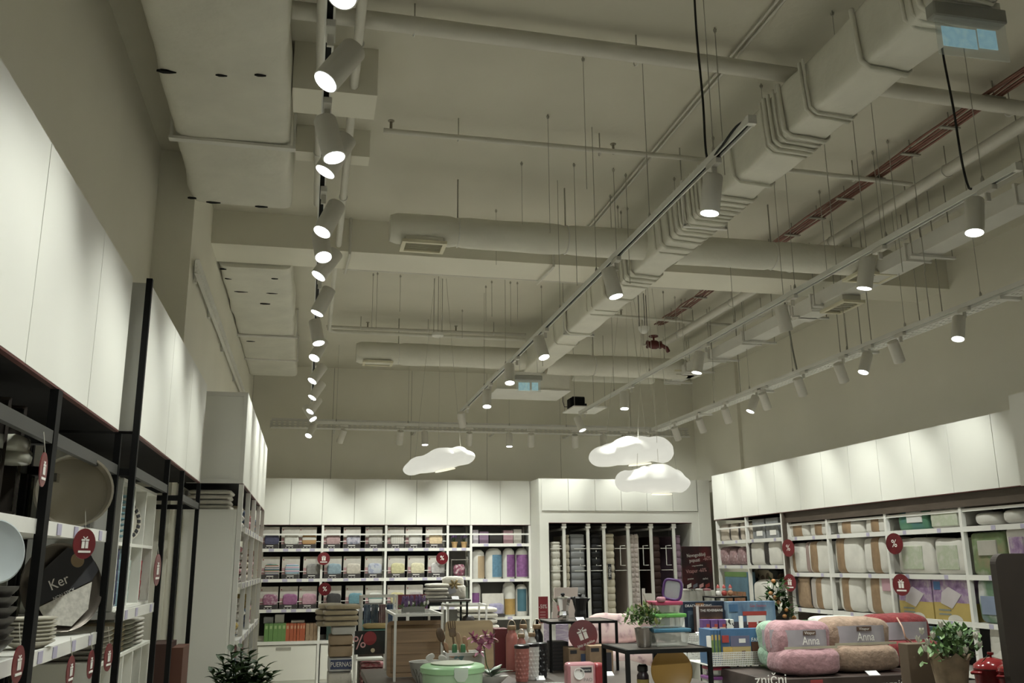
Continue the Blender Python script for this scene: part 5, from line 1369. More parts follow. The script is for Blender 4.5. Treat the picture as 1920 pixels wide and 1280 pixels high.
# folded napkins and plates on the low organiser
for j in range(4):
    for k in range(6):
        c = Vector((-.93, 4.30 + j * .26, 1.281 + k * .021 + .01))
        o = MB().soft(c, .26, .22, .02, .4, .25, 14, 6).build('folded_napkin', mat('napkin_%d' % (j % 3), [(.5, .48, .43), (.42, .36, .24), (.36, .36, .30)][j % 3], .85), None, smooth=50, loc=(c.x, c.y, c.z - .01))
        tag(o, '%s napkin from the bottom, %s pile on the low organiser' % (ORD[k], ORD[j]), 'napkin', 'folded napkins on the low organiser')
# tall towel stack on the side cupboard
TOW = mat('towel_white', (.58, .55, .48), .9, sheen=.4, bump=.3, bs=50)
def towels(labelf, c, w_, d_, h_, n, m, group, name='folded_towel', jit=.012, seed=0):
    rnd = random.Random(seed)
    for k in range(n):
        p = Vector(c) + Vector((rnd.uniform(-jit, jit), rnd.uniform(-jit, jit), h_ * (k + .5)))
        o = MB().soft(p, w_, d_, h_ * .98, .5, .22, 28, 8, .006, 14, seed + k).build(name, m if not isinstance(m, list) else m[k % len(m)], None, smooth=60, loc=(p.x, p.y, p.z - h_ / 2))
        tag(o, labelf(k), 'towel', group)
towels(lambda k: '%s white towel from the bottom of the stack on the side cupboard' % ORD[k], (-.70, 6.95, 2.041), .30, .34, .035, 4, TOW, 'white towels on the side cupboard')
# red brown box and dark lid by the racks
t = thing('carton_box', 'reddish brown carton standing by the last black posts', 'box', (-.82, 6.0, 0))
X0, X1, Z0, Z1 = bb(319, 1214, 341, 1290, 6.1)
MB().box(X0, X1, 6.1, 6.4, .0, Z1).build('carton', mat('red_brown_card', (.16, .055, .03), .6), t)
MB().box(X0 - .12, X0 - .005, 6.0, 6.35, 0, Z1 + .03).build('dark_side', mat('dark_brown_card', (.05, .02, .015), .6), t)
# textiles on the left white shelving
rnd = random.Random(5)
cols = [('white', (.55, .53, .5)), ('rose', (.42, .2, .22)), ('coral', (.45, .2, .12)), ('pale blue', (.3, .4, .45)), ('cream', (.5, .44, .35)), ('pink', (.45, .28, .3)), ('navy', (.06, .09, .16)), ('yellow', (.5, .36, .08))]
LB = ['first', 'second', 'third', 'fourth']; SHN = {1.93: 'top', 1.53: 'second', 1.13: 'third', .73: 'lowest'}
for i in range(4):
    a = (7.19 if i == 0 else ly[i] + .03); b = ly[i + 1] - .03
    for z in (1.93, 1.53, 1.13, .73):
        for s_ in range(2):
            yc = a + (b - a) * (.25 + .5 * s_)
            wd = (b - a) * .42
            cn, cc = cols[rnd.randrange(len(cols))]
            n = rnd.randrange(3, 6) if z < 1.9 else 3
            hh = .055
            for k in range(n):
                p = Vector((-.665, yc, z + hh * (k + .5) + .001))
                o = MB().soft(p, .33 + rnd.uniform(-.02, .02), wd, hh, .5, .25, 18, 6).build('folded_textile', mat('textile_' + cn, cc, .9, var=.15, vs=25), None, smooth=60, loc=(p.x, p.y, p.z - hh / 2))
                tag(o, '%s textile, layer %s, %s pile, %s shelf, %s left bay' % (cn, ['one', 'two', 'three', 'four', 'five'][k], ['near', 'far'][s_], SHN[z], LB[i]), 'textile', 'folded textiles on the left shelving')
# promotion discs on the left racks
for lb, x, y, X_, r_, v_ in (('red gift disc under the shelf with the springform pan', 158, 1019, -.765, .052, (.85, -.5, 0)), ('faded gift disc hanging beside the leaning baking trays', 81, 880, -.765, .05, (1, .06, 0)),
                         ('red gift disc on the post past the cube organiser', 295, 1068, -.715, .075, (.95, -.05, 0)), ('red gift disc below the lower rack shelf, at the left edge', 34, 1245, -.765, .05, (1, -.02, 0)),
                         ('red gift disc below the lower rack shelf, second from the left', 132, 1258, -.765, .05, (1, -.02, 0)), ('red gift disc below the lower rack shelf, third from the left', 170, 1245, -.765, .05, (1, -.02, 0)), ('red gift disc low beside the napkin piles', 203, 1232, -.72, .05, (1, -.1, 0))):
    promo_disc(lb, at(x, y, X=X_), r_, v_, 'g', False)

# ================================================================ display tables and their goods
DKTOP = mat('dark_brown_top', (.06, .048, .04), .4, var=.15, vs=5, stretch=(1, 8, 1))
def table(label, x0, x1, y0, y1, z, top=DKTOP, leg=BLACK, th=.04, name='display_table', lw=.03, group='display tables'):
    t = thing(name, label, 'table', ((x0 + x1) / 2, (y0 + y1) / 2, 0), group)
    MB().box(x0, x1, y0, y1, z - th, z).build('table_top', top, t, bevel=.003)
    for xx in (x0 + .02, x1 - .02 - lw):
        for yy in (y0 + .02, y1 - .02 - lw):
            MB().box(xx, xx + lw, yy, yy + lw, 0, z - th).build('leg', leg, t)
    return t
def wire_riser(label, x0, x1, y0, y1, z0, z1, m=SHELFW, r=.012, glass_top=None, name='wire_riser', group='wire risers'):
    """open cuboid frame of square bar"""
    t = thing(name, label, 'display stand', ((x0 + x1) / 2, (y0 + y1) / 2, z0), group)
    for xx in (x0, x1):
        for yy in (y0, y1): MB().box(xx - r / 2, xx + r / 2, yy - r / 2, yy + r / 2, z0, z1).build('post', m, t)
        for zz in (z1,): MB().box(xx - r / 2, xx + r / 2, y0 + r / 2, y1 - r / 2, zz - r, zz).build('side_bar', m, t)
    for yy in (y0, y1): MB().box(x0 + r / 2, x1 - r / 2, yy - r / 2, yy + r / 2, z1 - r, z1).build('front_bar', m, t)
    if glass_top: MB().box(x0 + r / 2, x1 - r / 2, y0 + r / 2, y1 - r / 2, z1 - r, z1 - .002).build('top_panel', glass_top, t)
    return t
# ---- centre table with bottles and boards
ZA = .90
table('long dark centre table with bottles, boards and plants', .42, 2.55, 5.6, 7.25, ZA)
onA = lambda x, y: at(x, y, Z=ZA)
def bottle(label, px_, pyb, pyt, wpx, body, lid='bamboo'):
    c = onA(px_, pyb); D = c.y
    h = at(px_, pyt, Y=D).z - ZA; r = (at(px_ + wpx / 2, pyb, Y=D).x - at(px_ - wpx / 2, pyb, Y=D).x) / 2
    t = thing('drink_bottle', label, 'bottle', tuple(c), 'bottles with bamboo lids')
    MB().lathe([(r * .9, 0), (r, .01), (r, h * .70), (r * .85, h * .77), (r * .62, h * .82), (r * .6, h * .86)], c, 24).build('bottle_body', body, t, smooth=40)
    MB().lathe([(r * .72, h * .86), (r * .74, h * .87), (r * .74, h * .94), (r * .7, h * .95)], c, 20).build('bamboo_lid', mat('bamboo', (.30, .19, .09), .5, var=.15, vs=30), t, smooth=40)
    n = 12
    MB().tube([c + Vector((math.cos(a) * r * .65, 0, h * .93 + math.sin(a) * h * .14)) for a in [math.pi * i / n for i in range(n + 1)]], .003, 6).build('carry_loop', STEEL, t, smooth=60)
    return t
CORAL = mat('coral_enamel', (.47, .15, .12), .35, var=.05); WENAM = mat('white_enamel', (.58, .57, .54), .35, var=.04); BENAM = mat('black_enamel', (.012, .012, .013), .3)
bottle('tall coral bottle with bamboo lid', 960, 1258, 1168, 22, CORAL)
bottle('white bottle with bamboo lid behind the tumblers', 982, 1254, 1166, 19, WENAM)
bottle('black bottle with bamboo lid', 1008, 1256, 1166, 22, BENAM)
bottle('short coral bottle with bamboo lid behind the coral tumbler', 978, 1262, 1184, 18, CORAL)
bottle('short white bottle with bamboo lid behind the white tumbler', 998, 1261, 1182, 18, WENAM)
def tumbler(label, px_, pyb, pyt, wpx, body):
    c = onA(px_, pyb); D = c.y
    h = at(px_, pyt, Y=D).z - ZA; r = (at(px_ + wpx / 2, pyb, Y=D).x - at(px_ - wpx / 2, pyb, Y=D).x) / 2
    t = thing('tumbler', label, 'cup', tuple(c), 'tumblers with black lids')
    MB().lathe([(r * .78, 0), (r * .82, .006), (r, h * .9)], c, 26).build('tumbler_body', body, t, smooth=40)
    dm = MB()
    for row in range(7):
        for k in range(12):
            a = 2 * math.pi * (k + .5 * (row % 2)) / 12; z = h * (.1 + .11 * row); rr = r * (.8 + .2 * z / h) + .0005
            p = c + Vector((math.cos(a) * rr, math.sin(a) * rr, z)); n = Vector((math.cos(a), math.sin(a), 0)); e = Vector((-n.y, n.x, 0))
            dm.add([p + e * .011, p + Vector((0, 0, .016)), p - e * .011, p - Vector((0, 0, .016)), p + n * .004], [(0, 1, 4), (1, 2, 4), (2, 3, 4), (3, 0, 4)])
    dm.build('diamond_relief', body, t)['kind'] = 'stuff'
    MB().lathe([(r * 1.0, h * .9), (r * 1.05, h * .91), (r * 1.05, h * .985), (r * .9, h)], c, 26).build('tumbler_lid', BENAM, t, smooth=40)
tumbler('coral diamond patterned tumbler with black lid', 979, 1277, 1208, 27, CORAL)
tumbler('white diamond patterned tumbler with black lid', 999, 1273, 1205, 25, WENAM)
tumbler('black diamond patterned tumbler', 1016, 1270, 1204, 22, BENAM)
def price_card(label, c, w_=.06, d_=.045, tilt=.5):
    o = MB().obox(Vector(c) + Vector((0, 0, .012)), (w_ / 2, 0, 0), (0, d_ / 2, d_ / 2 * tilt), (0, -.0006 * tilt, .0012)).build('price_card', mat('price_card_white', (.6, .6, .62), .4), None, loc=tuple(c))
    return tag(o, label, 'price tag', 'small price cards on the tables')
price_card('price card before the black tumbler', onA(1013, 1274))
price_card('price card right of the pink lunch box', onA(1142, 1266))
# lunch box
c = onA(1100, 1296); D = c.y
X0, X1, Z0, Z1 = bb(1064, 1242, 1137, 1296, D)
t = thing('lunch_box', 'pink lunch box with white printed sleeve and red end', 'lunch box', ((X0 + X1) / 2, D, ZA))
PINK = mat('pink_plastic', (.52, .20, .23), .35); REDP = mat('red_plastic', (.40, .03, .04), .35)
h = Z1 - ZA
MB().box(X0, X0 + (X1 - X0) * .74, D, D + .09, ZA, ZA + h).build('box_body', PINK, t, bevel=.02, seg=3)
MB().box(X0 + (X1 - X0) * .72, X1, D + .004, D + .09, ZA, ZA + h * .96).build('red_end', REDP, t, bevel=.02, seg=3)
MB().box(X0 + .02, X0 + (X1 - X0) * .66, D - .003, D, ZA + h * .08, ZA + h * .9).build('paper_sleeve', mat('pale_pink_print', (.58, .46, .45), .5), t)
MB().box(X0 + (X1 - X0) * .33, X0 + (X1 - X0) * .62, D - .0045, D - .003, ZA + h * .66, ZA + h * .84).build('brand_bar', INKD, t)
lettering('Rosmarino', (X0 + (X1 - X0) * .475, D - .005, ZA + h * .75), (1, 0, 0), (0, 0, 1), .016, INKW, t, 'lettering', .8)
lettering('PAO', (X0 + (X1 - X0) * .52, D - .004, ZA + h * .4), (1, 0, 0), (0, 0, 1), .028, mat('grey_print', (.2, .18, .18), .5), t)
MB().lathe([(0, 0), (.03, 0), (.034, .012), (.03, .012), (.026, .003), (0, .003)], (X0 + .07, D - .004, ZA + h * .62), 20, ax=(0, -1, .2), capb=False, capt=False).build('bowl_print', mat('white_bowl_print', (.6, .58, .56), .5), t)
# glass plate
c = onA(1045, 1290)
o = MB().lathe([(0, 0), (.12, 0), (.16, .012), (.162, .016), (.12, .005), (0, .005)], c, 30, capb=False, capt=False).build('glass_plate', glass('clear_plate', (.6, .63, .6), .35), None, smooth=50, loc=tuple(c)); tag(o, 'clear glass plate beside the pink lunch box', 'plate')
# black riser with coffee pots
X0, X1 = at(1014, 1160, Y=6.9).x, at(1133, 1160, Y=6.9).x
zr = at(1075, 1160, Y=6.9).z
t = wire_riser('black metal riser carrying the coffee pots', X0, X1, 6.62, 7.02, ZA, zr, BLACK, .017, DKTOP)
def pot(label, px_, pyt, wpx, m, Y, black=False):
    c = Vector((at(px_, 1155, Y=Y).x, Y, zr)); h = at(px_, pyt, Y=Y).z - zr; r = (at(px_ + wpx / 2, 1140, Y=Y).x - at(px_ - wpx / 2, 1140, Y=Y).x) / 2
    t = thing('coffee_pot', label, 'coffee pot', tuple(c), 'stove top coffee pots')
    MB().lathe([(r * .62, 0), (r * .66, .01), (r * .72, h * .2), (r * .62, h * .34), (r * .70, h * .44), (r * .98, h * .78), (r * 1.0, h * .82)], c, 10).build('pot_body', m, t)
    MB().lathe([(r * 1.0, h * .82), (r * .7, h * .86), (r * .2, h * .88)], c, 10).build('pot_lid', m, t)
    MB().lathe([(r * .12, h * .88), (r * .26, h * .92), (r * .26, h * .97), (r * .15, h)], c, 10).build('lid_knob', BENAM, t)
    s_ = 1 if not black else -1
    MB().tube([c + Vector((s_ * r * .9, 0, h * .8)), c + Vector((s_ * r * 1.45, 0, h * .84)), c + Vector((s_ * r * 1.45, 0, h * .55))], .009, 8).build('pot_handle', BENAM, t, smooth=50)
    MB().prism([(0, 0), (r * .4, .0), (0, -h * .15)], c + Vector((-s_ * r * .9, -.01, h * .8)), (-s_, 0, 0), (0, 0, 1), (0, .02, 0)).build('pot_spout', m, t)
pot('polished steel coffee pot on the black riser', 1056, 1111, 30, CHROME, 6.74)
pot('matt black coffee pot on the black riser', 1088, 1112, 30, BENAM, 6.84, True)
price_card('price card on the black riser', (at(1088, 1158, Y=6.66).x, 6.66, zr))
promo_disc('large glossy red gift disc hanging from the black riser', at(1093, 1190, Y=6.58), .105, (-.15, -1, .12), 'g', words='Ideja za poklon', hang=.0, up=(-.35, 0, 1))
# kraft and black cartons under the riser
for i, (a, b, c_, d, m, nm) in enumerate(((1036, 1203, 1066, 1258, mat('black_ribbed_carton', (.02, .02, .021), .5), 'black ribbed carton under the coffee pots'), (1067, 1214, 1104, 1262, KRAFT, 'left kraft carton with a printed bottle under the black riser'), (1106, 1210, 1150, 1264, KRAFT, 'right kraft carton with a printed glass under the black riser'))):
    Y_ = onA((a + c_) / 2, d).y + .05
    X0, X1, Z0, Z1 = bb(a, b, c_, d, Y_)
    t = boxbook('carton_box', nm, 'box', 'cartons under the black riser', (X0, X1, ZA, Z1), Y_, .16, m)
    if i: 
        MB().box(X0 + (X1 - X0) * .6, X0 + (X1 - X0) * .92, Y_ - .002, Y_, ZA + .01, ZA + (Z1 - ZA) * .75).build('printed_picture', [None, mat('blue_bottle_print', (.06, .1, .2), .4), mat('dark_glass_print', (.05, .05, .06), .4)][i], t)
        MB().box(X0 + .01, X0 + (X1 - X0) * .4, Y_ - .002, Y_, Z1 - .04, Z1 - .015).build('brand_bar', INKD, t)
    else:
        for k in range(7): MB().box(X0 + .005, X1 - .005, Y_ - .003, Y_, ZA + .02 + k * (Z1 - ZA - .03) / 7, ZA + .03 + k * (Z1 - ZA - .03) / 7).build('rib', BAND, t)
# cutting boards
BAMB = mat('bamboo_board', (.34, .20, .085), .5, var=.16, vs=4, stretch=(.6, 2, 9)); BAMB2 = mat('light_bamboo_board', (.46, .33, .16), .5, var=.1, vs=4, stretch=(1, 2, 7))
def board(label, b4, Y, m, groove=True, lean=.12, boards=5):
    X0, X1, Z0, Z1 = bb(*b4, Y)
    Z0 = ZA
    t = thing('cutting_board', label, 'cutting board', ((X0 + X1) / 2, Y, ZA), 'bamboo cutting boards')
    h = Z1 - Z0; ez = Vector((0, lean, 1)).normalized(); n = Vector((0, -1, lean)).normalized()
    w_ = X1 - X0
    r = .03
    pol = []
    for cx, cz, a0 in ((w_ - r, h - r, 0), (r, h - r, 90), (r, r, 180), (w_ - r, r, 270)):
        for k in range(5):
            a = math.radians(a0 + 22.5 * k); pol.append((cx + r * math.cos(a), cz + r * math.sin(a)))
    MB().prism(pol, (X0, Y, Z0 + .004), (1, 0, 0), ez, -n * .018).build('board', m, t)
    if groove:
        b = MB(); o_ = Vector((X0, Y, Z0 + .004)) + n * .001
        P = [o_ + Vector((1, 0, 0)) * u + ez * v_ for u, v_ in ((.03, .03), (w_ - .03, .03), (w_ - .03, h - .03), (.03, h - .03))]
        b.tube(P, .004, 6, close=True); b.build('juice_groove', mat('bamboo_groove', (.18, .10, .04), .6), t)
        for k in range(1, boards):
            v_ = h * k / boards
            MB().bar(o_ + ez * v_ + Vector((.035, 0, 0)), o_ + ez * v_ + Vector((w_ - .035, 0, 0)), .0015, .002).build('strip_joint', mat('bamboo_groove', (.18, .10, .04), .6), t)
    return t
board('large bamboo board with juice groove behind the white wire riser', (726, 1164, 834, 1263), 6.62, BAMB)
board('pale bamboo board behind the utensil box', (836, 1164, 926, 1250), 6.95, BAMB2, groove=False)
X0, X1 = at(741, 1150, Y=6.45).x, at(828, 1150, Y=6.45).x
zr2 = at(785, 1150, Y=6.45).z
wire_riser('white wire riser carrying the lavender tray', X0, X1, 6.42, 7.12, ZA, zr2, SHELFW, .016, glass('frosted_top', (.55, .54, .5), .5))
# lavender tray on the riser
def lavender(label, b4, Y, z0, seed, heads=60):
    X0, X1, Z0, Z1 = bb(*b4, Y)
    t = thing('lavender_tray', label, 'plant', ((X0 + X1) / 2, Y, z0))
    MB().box(X0 + .03, X1 - .03, Y - .05, Y + .05, z0, z0 + .035).build('tray', mat('grey_pot', (.2, .2, .18), .6), t)
    g, b, w_ = MB(), MB(), MB(); rnd = random.Random(seed)
    for k in range(heads):
        x = rnd.uniform(X0 + .03, X1 - .03); y = Y + rnd.uniform(-.05, .05); ht = rnd.uniform(.5, .98) * (Z1 - z0)
        p = Vector((x + rnd.uniform(-.03, .03), y, z0 + ht))
        g.tube([(x, y, z0 + .03), p], .0035, 4); g.tube([(x, y, z0 + .03), (x + rnd.uniform(-.05, .05), y, z0 + ht * .6)], .004, 4)
        if k % 4: b.soft(p, .018, .018, .055, 1, 1, 6, 5)
        else: w_.soft(p - Vector((0, 0, ht * .3)), .02, .02, .03, 1, 1, 6, 4)
    g.build('stems', mat('grey_green_stem', (.09, .12, .06), .7), t)['kind'] = 'stuff'
    b.build('purple_heads', mat('lavender_head', (.15, .08, .20), .8, var=.3, vs=50), t)['kind'] = 'stuff'
    w_.build('white_heads', mat('white_head', (.5, .5, .45), .8), t)['kind'] = 'stuff'
lavender('long tray of lavender and white sprigs on the white riser', (746, 1121, 803, 1148), 6.75, zr2, 4)
# utensil box with wooden spoons
X0, X1, Z0, Z1 = bb(834, 1222, 906, 1262, 6.35)
t = thing('utensil_box', 'white frame box with printed sides holding wooden utensils', 'box', ((X0 + X1) / 2, 6.4, ZA))
for (u0, u1, v0, v1) in ((X0, X1, 6.30, 6.312), (X0, X1, 6.47, 6.482), (X0, X0 + .012, 6.312, 6.47), (X1 - .012, X1, 6.312, 6.47)): MB().box(u0, u1, v0, v1, ZA, Z1).build('box_side', SHELFW, t)
MB().box(X0 + .02, X1 - .02, 6.297, 6.30, ZA + .01, Z1 - .02).build('printed_front', blotch('carrot_print', [(.5, .48, .43), (.45, .25, .15), (.12, .2, .2), (.5, .48, .44)], 18, kind='voronoi'), t)
WOOD1 = mat('dark_acacia', (.12, .07, .035), .5, var=.25, vs=12, stretch=(8, 8, 1)); WOOD2 = mat('light_beech', (.42, .27, .14), .5, var=.1); WOODO = mat('orange_beech', (.45, .24, .12), .5, var=.1)
def spoon(label, base, tip, m, kind, wd=.05):
    b0, t0 = Vector(base), Vector(tip); d = (t0 - b0); n = d.normalized()
    t = thing('wooden_spoon', label, 'utensil', tuple(b0), 'wooden kitchen utensils')
    MB().tube([b0, b0 + d * .66], [.006, .007], 8).build('handle', m, t, smooth=60)
    yv = Vector((0, -1, 0)); yv = (yv - n * yv.dot(n)).normalized(); xv = yv.cross(n)
    q = Matrix((xv, yv, n)).transposed()
    if kind == 'fork':
        mb = MB(); mb.soft(b0 + d * .74, wd, .012, d.length * .2, .6, .6, 14, 8, rot=q)
        for k in range(4): mb.tube([b0 + d * .78 + q @ Vector(((k - 1.5) * wd * .28, 0, 0)), b0 + d + q @ Vector(((k - 1.5) * wd * .32, 0, -.005 * abs(k - 1.5)))], .005, 6)
        mb.build('spoon_head', m, t, smooth=60)
    else:
        MB().soft(b0 + d * .82, wd, .016, d.length * .36, .9, .8, 16, 10, rot=q).build('spoon_head', m, t, smooth=60)
YU = 6.39
P_ = lambda x, y, Y=YU: at(x, y, Y=Y)
spoon('dark acacia serving spoon leaning left in the utensil box', P_(845, 1250), P_(822, 1177), WOOD1, 'spoon', .055)
spoon('dark pronged pasta server in the utensil box', P_(856, 1250), P_(846, 1163, 6.42), mat('mid_acacia', (.2, .12, .055), .5, var=.2), 'fork', .05)
spoon('pale wooden spatula in the utensil box', P_(866, 1250, 6.41), P_(858, 1185, 6.41), WOOD2, 'spoon', .035)
spoon('orange handled brush in the utensil box, left', P_(848, 1250, 6.36), P_(834, 1204, 6.34), WOODO, 'spoon', .03)
spoon('orange handled roller in the utensil box, right', P_(884, 1250, 6.37), P_(870, 1192, 6.37), WOODO, 'spoon', .036)
for i, x in enumerate((852, 868)):
    c = P_(x, 1217, 6.33)
    o = MB().soft((c.x, 6.325, c.z), .035, .02, .07, .5, .5, 10, 6).build('green_pack', mat('green_grip', (.05, .22, .08), .4), None, smooth=60, loc=tuple(c)); tag(o, ['left', 'right'][i] + ' green packet standing in the utensil box', 'packet', 'green packets')
# mixing bowl with white bow, mint container
c = onA(800, 1285)
t = thing('mixing_bowl', 'pale grey bowl with dark twig print and a white bow', 'bowl', tuple(c))
r = .115
MB().lathe([(.055, 0), (.06, .01), (r * .85, .07), (r, .145), (r * 1.02, .148), (r * .97, .146), (r * .8, .075), (.05, .012), (0, .012)], c, 30, capt=False).build('bowl_body', mat('pale_grey_ceramic', (.42, .41, .38), .35), t, smooth=45)
tw_ = MB()
for k in range(9):
    a = -2.6 + .26 * k
    p = lambda z, da, rr: c + Vector((math.cos(a + da) * rr, math.sin(a + da) * rr, z))
    tw_.tube([p(.02, 0, r * .62), p(.06, .1, r * .82), p(.11, -.05, r * .95)], .0016, 4); tw_.tube([p(.06, .1, r * .82), p(.09, .22, r * .92)], .0013, 4)
tw_.build('twig_print', mat('twig_print', (.08, .07, .05), .6), t)['kind'] = 'stuff'
bw = MB()
q = c + Vector((.05, -.06, .15))
for k, (dx, dz) in enumerate(((-.04, .03), (.04, .02), (-.03, -.07), (.01, -.09))): bw.soft(q + Vector((dx, -.02, dz)), .06, .012, .04, .8, .8, 10, 6, rot=Matrix.Rotation(dx * 12, 3, 'Y'))
bw.build('white_bow', mat('white_ribbon', (.6, .58, .54), .6), t, smooth=60)
c = onA(848, 1305)
t = thing('food_container', 'round mint green food container with clear clip', 'container', tuple(c))
MINT = mat('mint_plastic', (.36, .52, .34), .3, alpha=.92)
r = .185
hh = at(848, 1240, Y=c.y).z - ZA
MB().lathe([(r * .9, 0), (r * .93, .01), (r * .98, hh * .72)], c, 36).build('container_body', MINT, t, smooth=40)
MB().lathe([(r * 1.0, hh * .70), (r * 1.03, hh * .72), (r * 1.03, hh * .86), (r * .96, hh * .92), (r * .8, hh * .94), (0, hh * .9)], c, 36, capb=False, capt=False).build('container_lid', mat('mint_lid', (.30, .50, .28), .3), t, smooth=40)
MB().lathe([(0, 0), (r * .66, 0), (r * .7, .008), (r * .6, .01), (0, .006)], c + Vector((0, 0, hh * .935)), 30, capb=False, capt=False).build('lid_inset', mat('pale_lid', (.55, .58, .48), .3), t, smooth=40)
MB().prism([(-.04, .03), (.04, .03), (.04, -.02), (.02, -.045), (-.02, -.045), (-.04, -.02)], c + Vector((.02, -r * 1.035, hh * .76)), (1, 0, 0), (0, 0, 1), (0, -.008, 0)).build('clip', glass('clear_clip', (.6, .66, .6), .6), t)
# orchid
c = onA(922, 1284)
t = thing('orchid', 'pink orchid in a white boat shaped dish', 'plant', tuple(c))
MB().lathe([(.04, 0), (.05, .004), (.105, .05), (.11, .055), (.1, .052), (.05, .012), (0, .012)], c, 26, sy=.5, capt=False).build('dish', mat('white_ceramic', (.6, .58, .54), .3), t, smooth=45)
leafm = MB()
def leaf_mesh(name, m, L=.1, W_=.03, curl=.25, n=5):
    V, Q = [], []
    for i in range(n + 1):
        u = i / n; w_ = W_ * math.sin(math.pi * min(.97, max(.03, u ** .8))) ; z = curl * L * u * u
        V += [(-w_, u * L, z + w_ * .3), (0, u * L, z), (w_, u * L, z + w_ * .3)]
    for i in range(n):
        a = i * 3; Q += [(a, a + 1, a + 4, a + 3), (a + 1, a + 2, a + 5, a + 4)]
    me = MB().add(V, Q).mesh(name, m, smooth=60); return me
def put_leaf(me, parent, p, yaw, pitch, s_=1., name='leaf', roll=0):
    o = link(name, me, parent)
    o.location = Vector(p) - wloc(parent)
    o.rotation_euler = (pitch, roll, yaw); o.scale = (s_, s_, s_)
    return o
ol = leaf_mesh('leaf', mat('orchid_leaf', (.03, .07, .025), .4), .14, .028, -.25)
for k in range(6): put_leaf(ol, t, c + Vector((0, 0, .05)), k * 1.05 + .3, .5 + .2 * (k % 2), 1)
st = [c + Vector((0, 0, .05)), P_(912, 1245, c.y), P_(908, 1215, c.y), P_(900, 1195, c.y)]
MB().tube(st, .004, 6).build('stem', mat('orchid_stem', (.10, .14, .05), .6), t)
OP = mat('orchid_petal', (.50, .16, .27), .5, var=.25, vs=30); OPC = mat('orchid_lip', (.3, .02, .1), .5)
petal = leaf_mesh('petal', OP, .042, .021, .2)
for k, (x, y) in enumerate(((893, 1200), (910, 1191), (922, 1196), (903, 1208), (899, 1222), (886, 1194), (915, 1205))):
    q = P_(x, y, c.y - .02)
    f = thing('tmp', None, None, (0, 0, 0)); f.name = 'blossom'; f.parent = t; f.location = q - wloc(t); f.empty_display_size = .02
    for j in range(5):
        a = j * 2 * math.pi / 5 + k
        o = link('petal', petal, f); o.rotation_mode = 'QUATERNION'
        d = Vector((math.cos(a), -.25, math.sin(a))).normalized()
        o.rotation_quaternion = d.to_track_quat('Y', 'Z')
    MB().soft(q + Vector((0, -.008, 0)), .012, .012, .012, 1, 1, 8, 6).build('blossom_lip', OPC, f)
MB().soft(P_(930, 1200, c.y), .04, .02, .02, .8, .8, 10, 6, rot=Matrix.Rotation(.6, 3, 'Y')).build('faded_blossom', mat('faded_petal', (.35, .18, .12), .6), t)

# ---- black tall stand on the right with containers and potted plant
YR = 5.02
x0, x1 = at(1176, 1217, Y=YR).x, at(1330, 1217, Y=YR).x
zt = at(1250, 1216, Y=YR).z
t = wire_riser('tall black stand with plant and food containers', x0, x1, YR, YR + .42, 0, zt, BLACK, .022, DKTOP, name='black_stand')
MB().box(x0, x1, YR - .003, YR + .42, zt - .16 - .02, zt - .16).name if False else None
c = at(1208, 1212, Z=zt)
t = thing('potted_plant', 'bushy green plant in a small metal pot on the black stand', 'plant', tuple(c))
r = .052
MB().lathe([(r * .72, 0), (r * .78, .01), (r, .10), (r * 1.06, .104), (r * .94, .102), (r * .7, .01)], c, 24, capt=False).build('metal_pot', STEEL, t, smooth=40)
MB().lathe([(0, .09), (r * .9, .09)], c, 20, capb=False, capt=True).build('soil', mat('soil', (.03, .02, .015), .9), t)
rnd = random.Random(12)
bl = [leaf_mesh('leaf', mat('fresh_leaf_%d' % k, cc, .5, var=.2), .028, .008, .2, 3) for k, cc in enumerate(((.16, .26, .05), (.10, .19, .04), (.28, .30, .07), (.22, .13, .05)))]
for k in range(290):
    a = rnd.uniform(0, 6.28); e = rnd.uniform(-.15, 1.5); rr = rnd.uniform(.045, .118)
    p = c + Vector((math.cos(a) * math.cos(e) * rr * 1.15, math.sin(a) * math.cos(e) * rr, .125 + math.sin(e) * rr * .85))
    put_leaf(bl[[0, 1, 0, 1, 2, 3][rnd.randrange(6)] if rr > .08 else 1], t, p, rnd.uniform(0, 6.28), rnd.uniform(-.3, 1.2), rnd.uniform(.8, 1.4))
def container(label, b4, Y, z0, lidm, dep=.18, lid=.022, body=None, group='lidded food containers'):
    X0, X1, Z0, Z1 = bb(*b4, Y)
    t = thing('food_container', label, 'container', ((X0 + X1) / 2, Y + dep / 2, z0), group)
    h = Z1 - z0; i = .012
    m = MB(); m.add([(X0 + i + .01, Y + i, z0), (X1 - i - .01, Y + i, z0), (X1 - i - .01, Y + dep - i, z0), (X0 + i + .01, Y + dep - i, z0), (X0 + i * .5, Y + .004, z0 + h - lid), (X1 - i * .5, Y + .004, z0 + h - lid), (X1 - i * .5, Y + dep - .004, z0 + h - lid), (X0 + i * .5, Y + dep - .004, z0 + h - lid)],
              [(0, 3, 2, 1), (0, 1, 5, 4), (1, 2, 6, 5), (2, 3, 7, 6), (3, 0, 4, 7)])
    m.build('container_body', body or glass('clear_plastic', (.62, .64, .58), .42, .2), t, bevel=.008, seg=2)
    MB().box(X0, X1, Y - .004, Y + dep + .004, z0 + h - lid, z0 + h).build('container_lid', lidm, t, bevel=.006, seg=2)
    return t, z0 + h
YC = YR + .1
lb = mat('blue_lid', (.05, .20, .32), .35); lg = mat('green_lid', (.12, .42, .06), .35); lp = mat('pink_lid', (.50, .05, .13), .35); lv = mat('purple_lid', (.09, .03, .16), .35)
_, z_ = container('large clear food container with a blue lid', (1226, 1178, 1297, 1212), YC, zt, lb, .2)
_, z_ = container('clear food container with a green lid in the stack', (1229, 1150, 1288, 1177), YC + .02, z_ + .004, lg, .17)
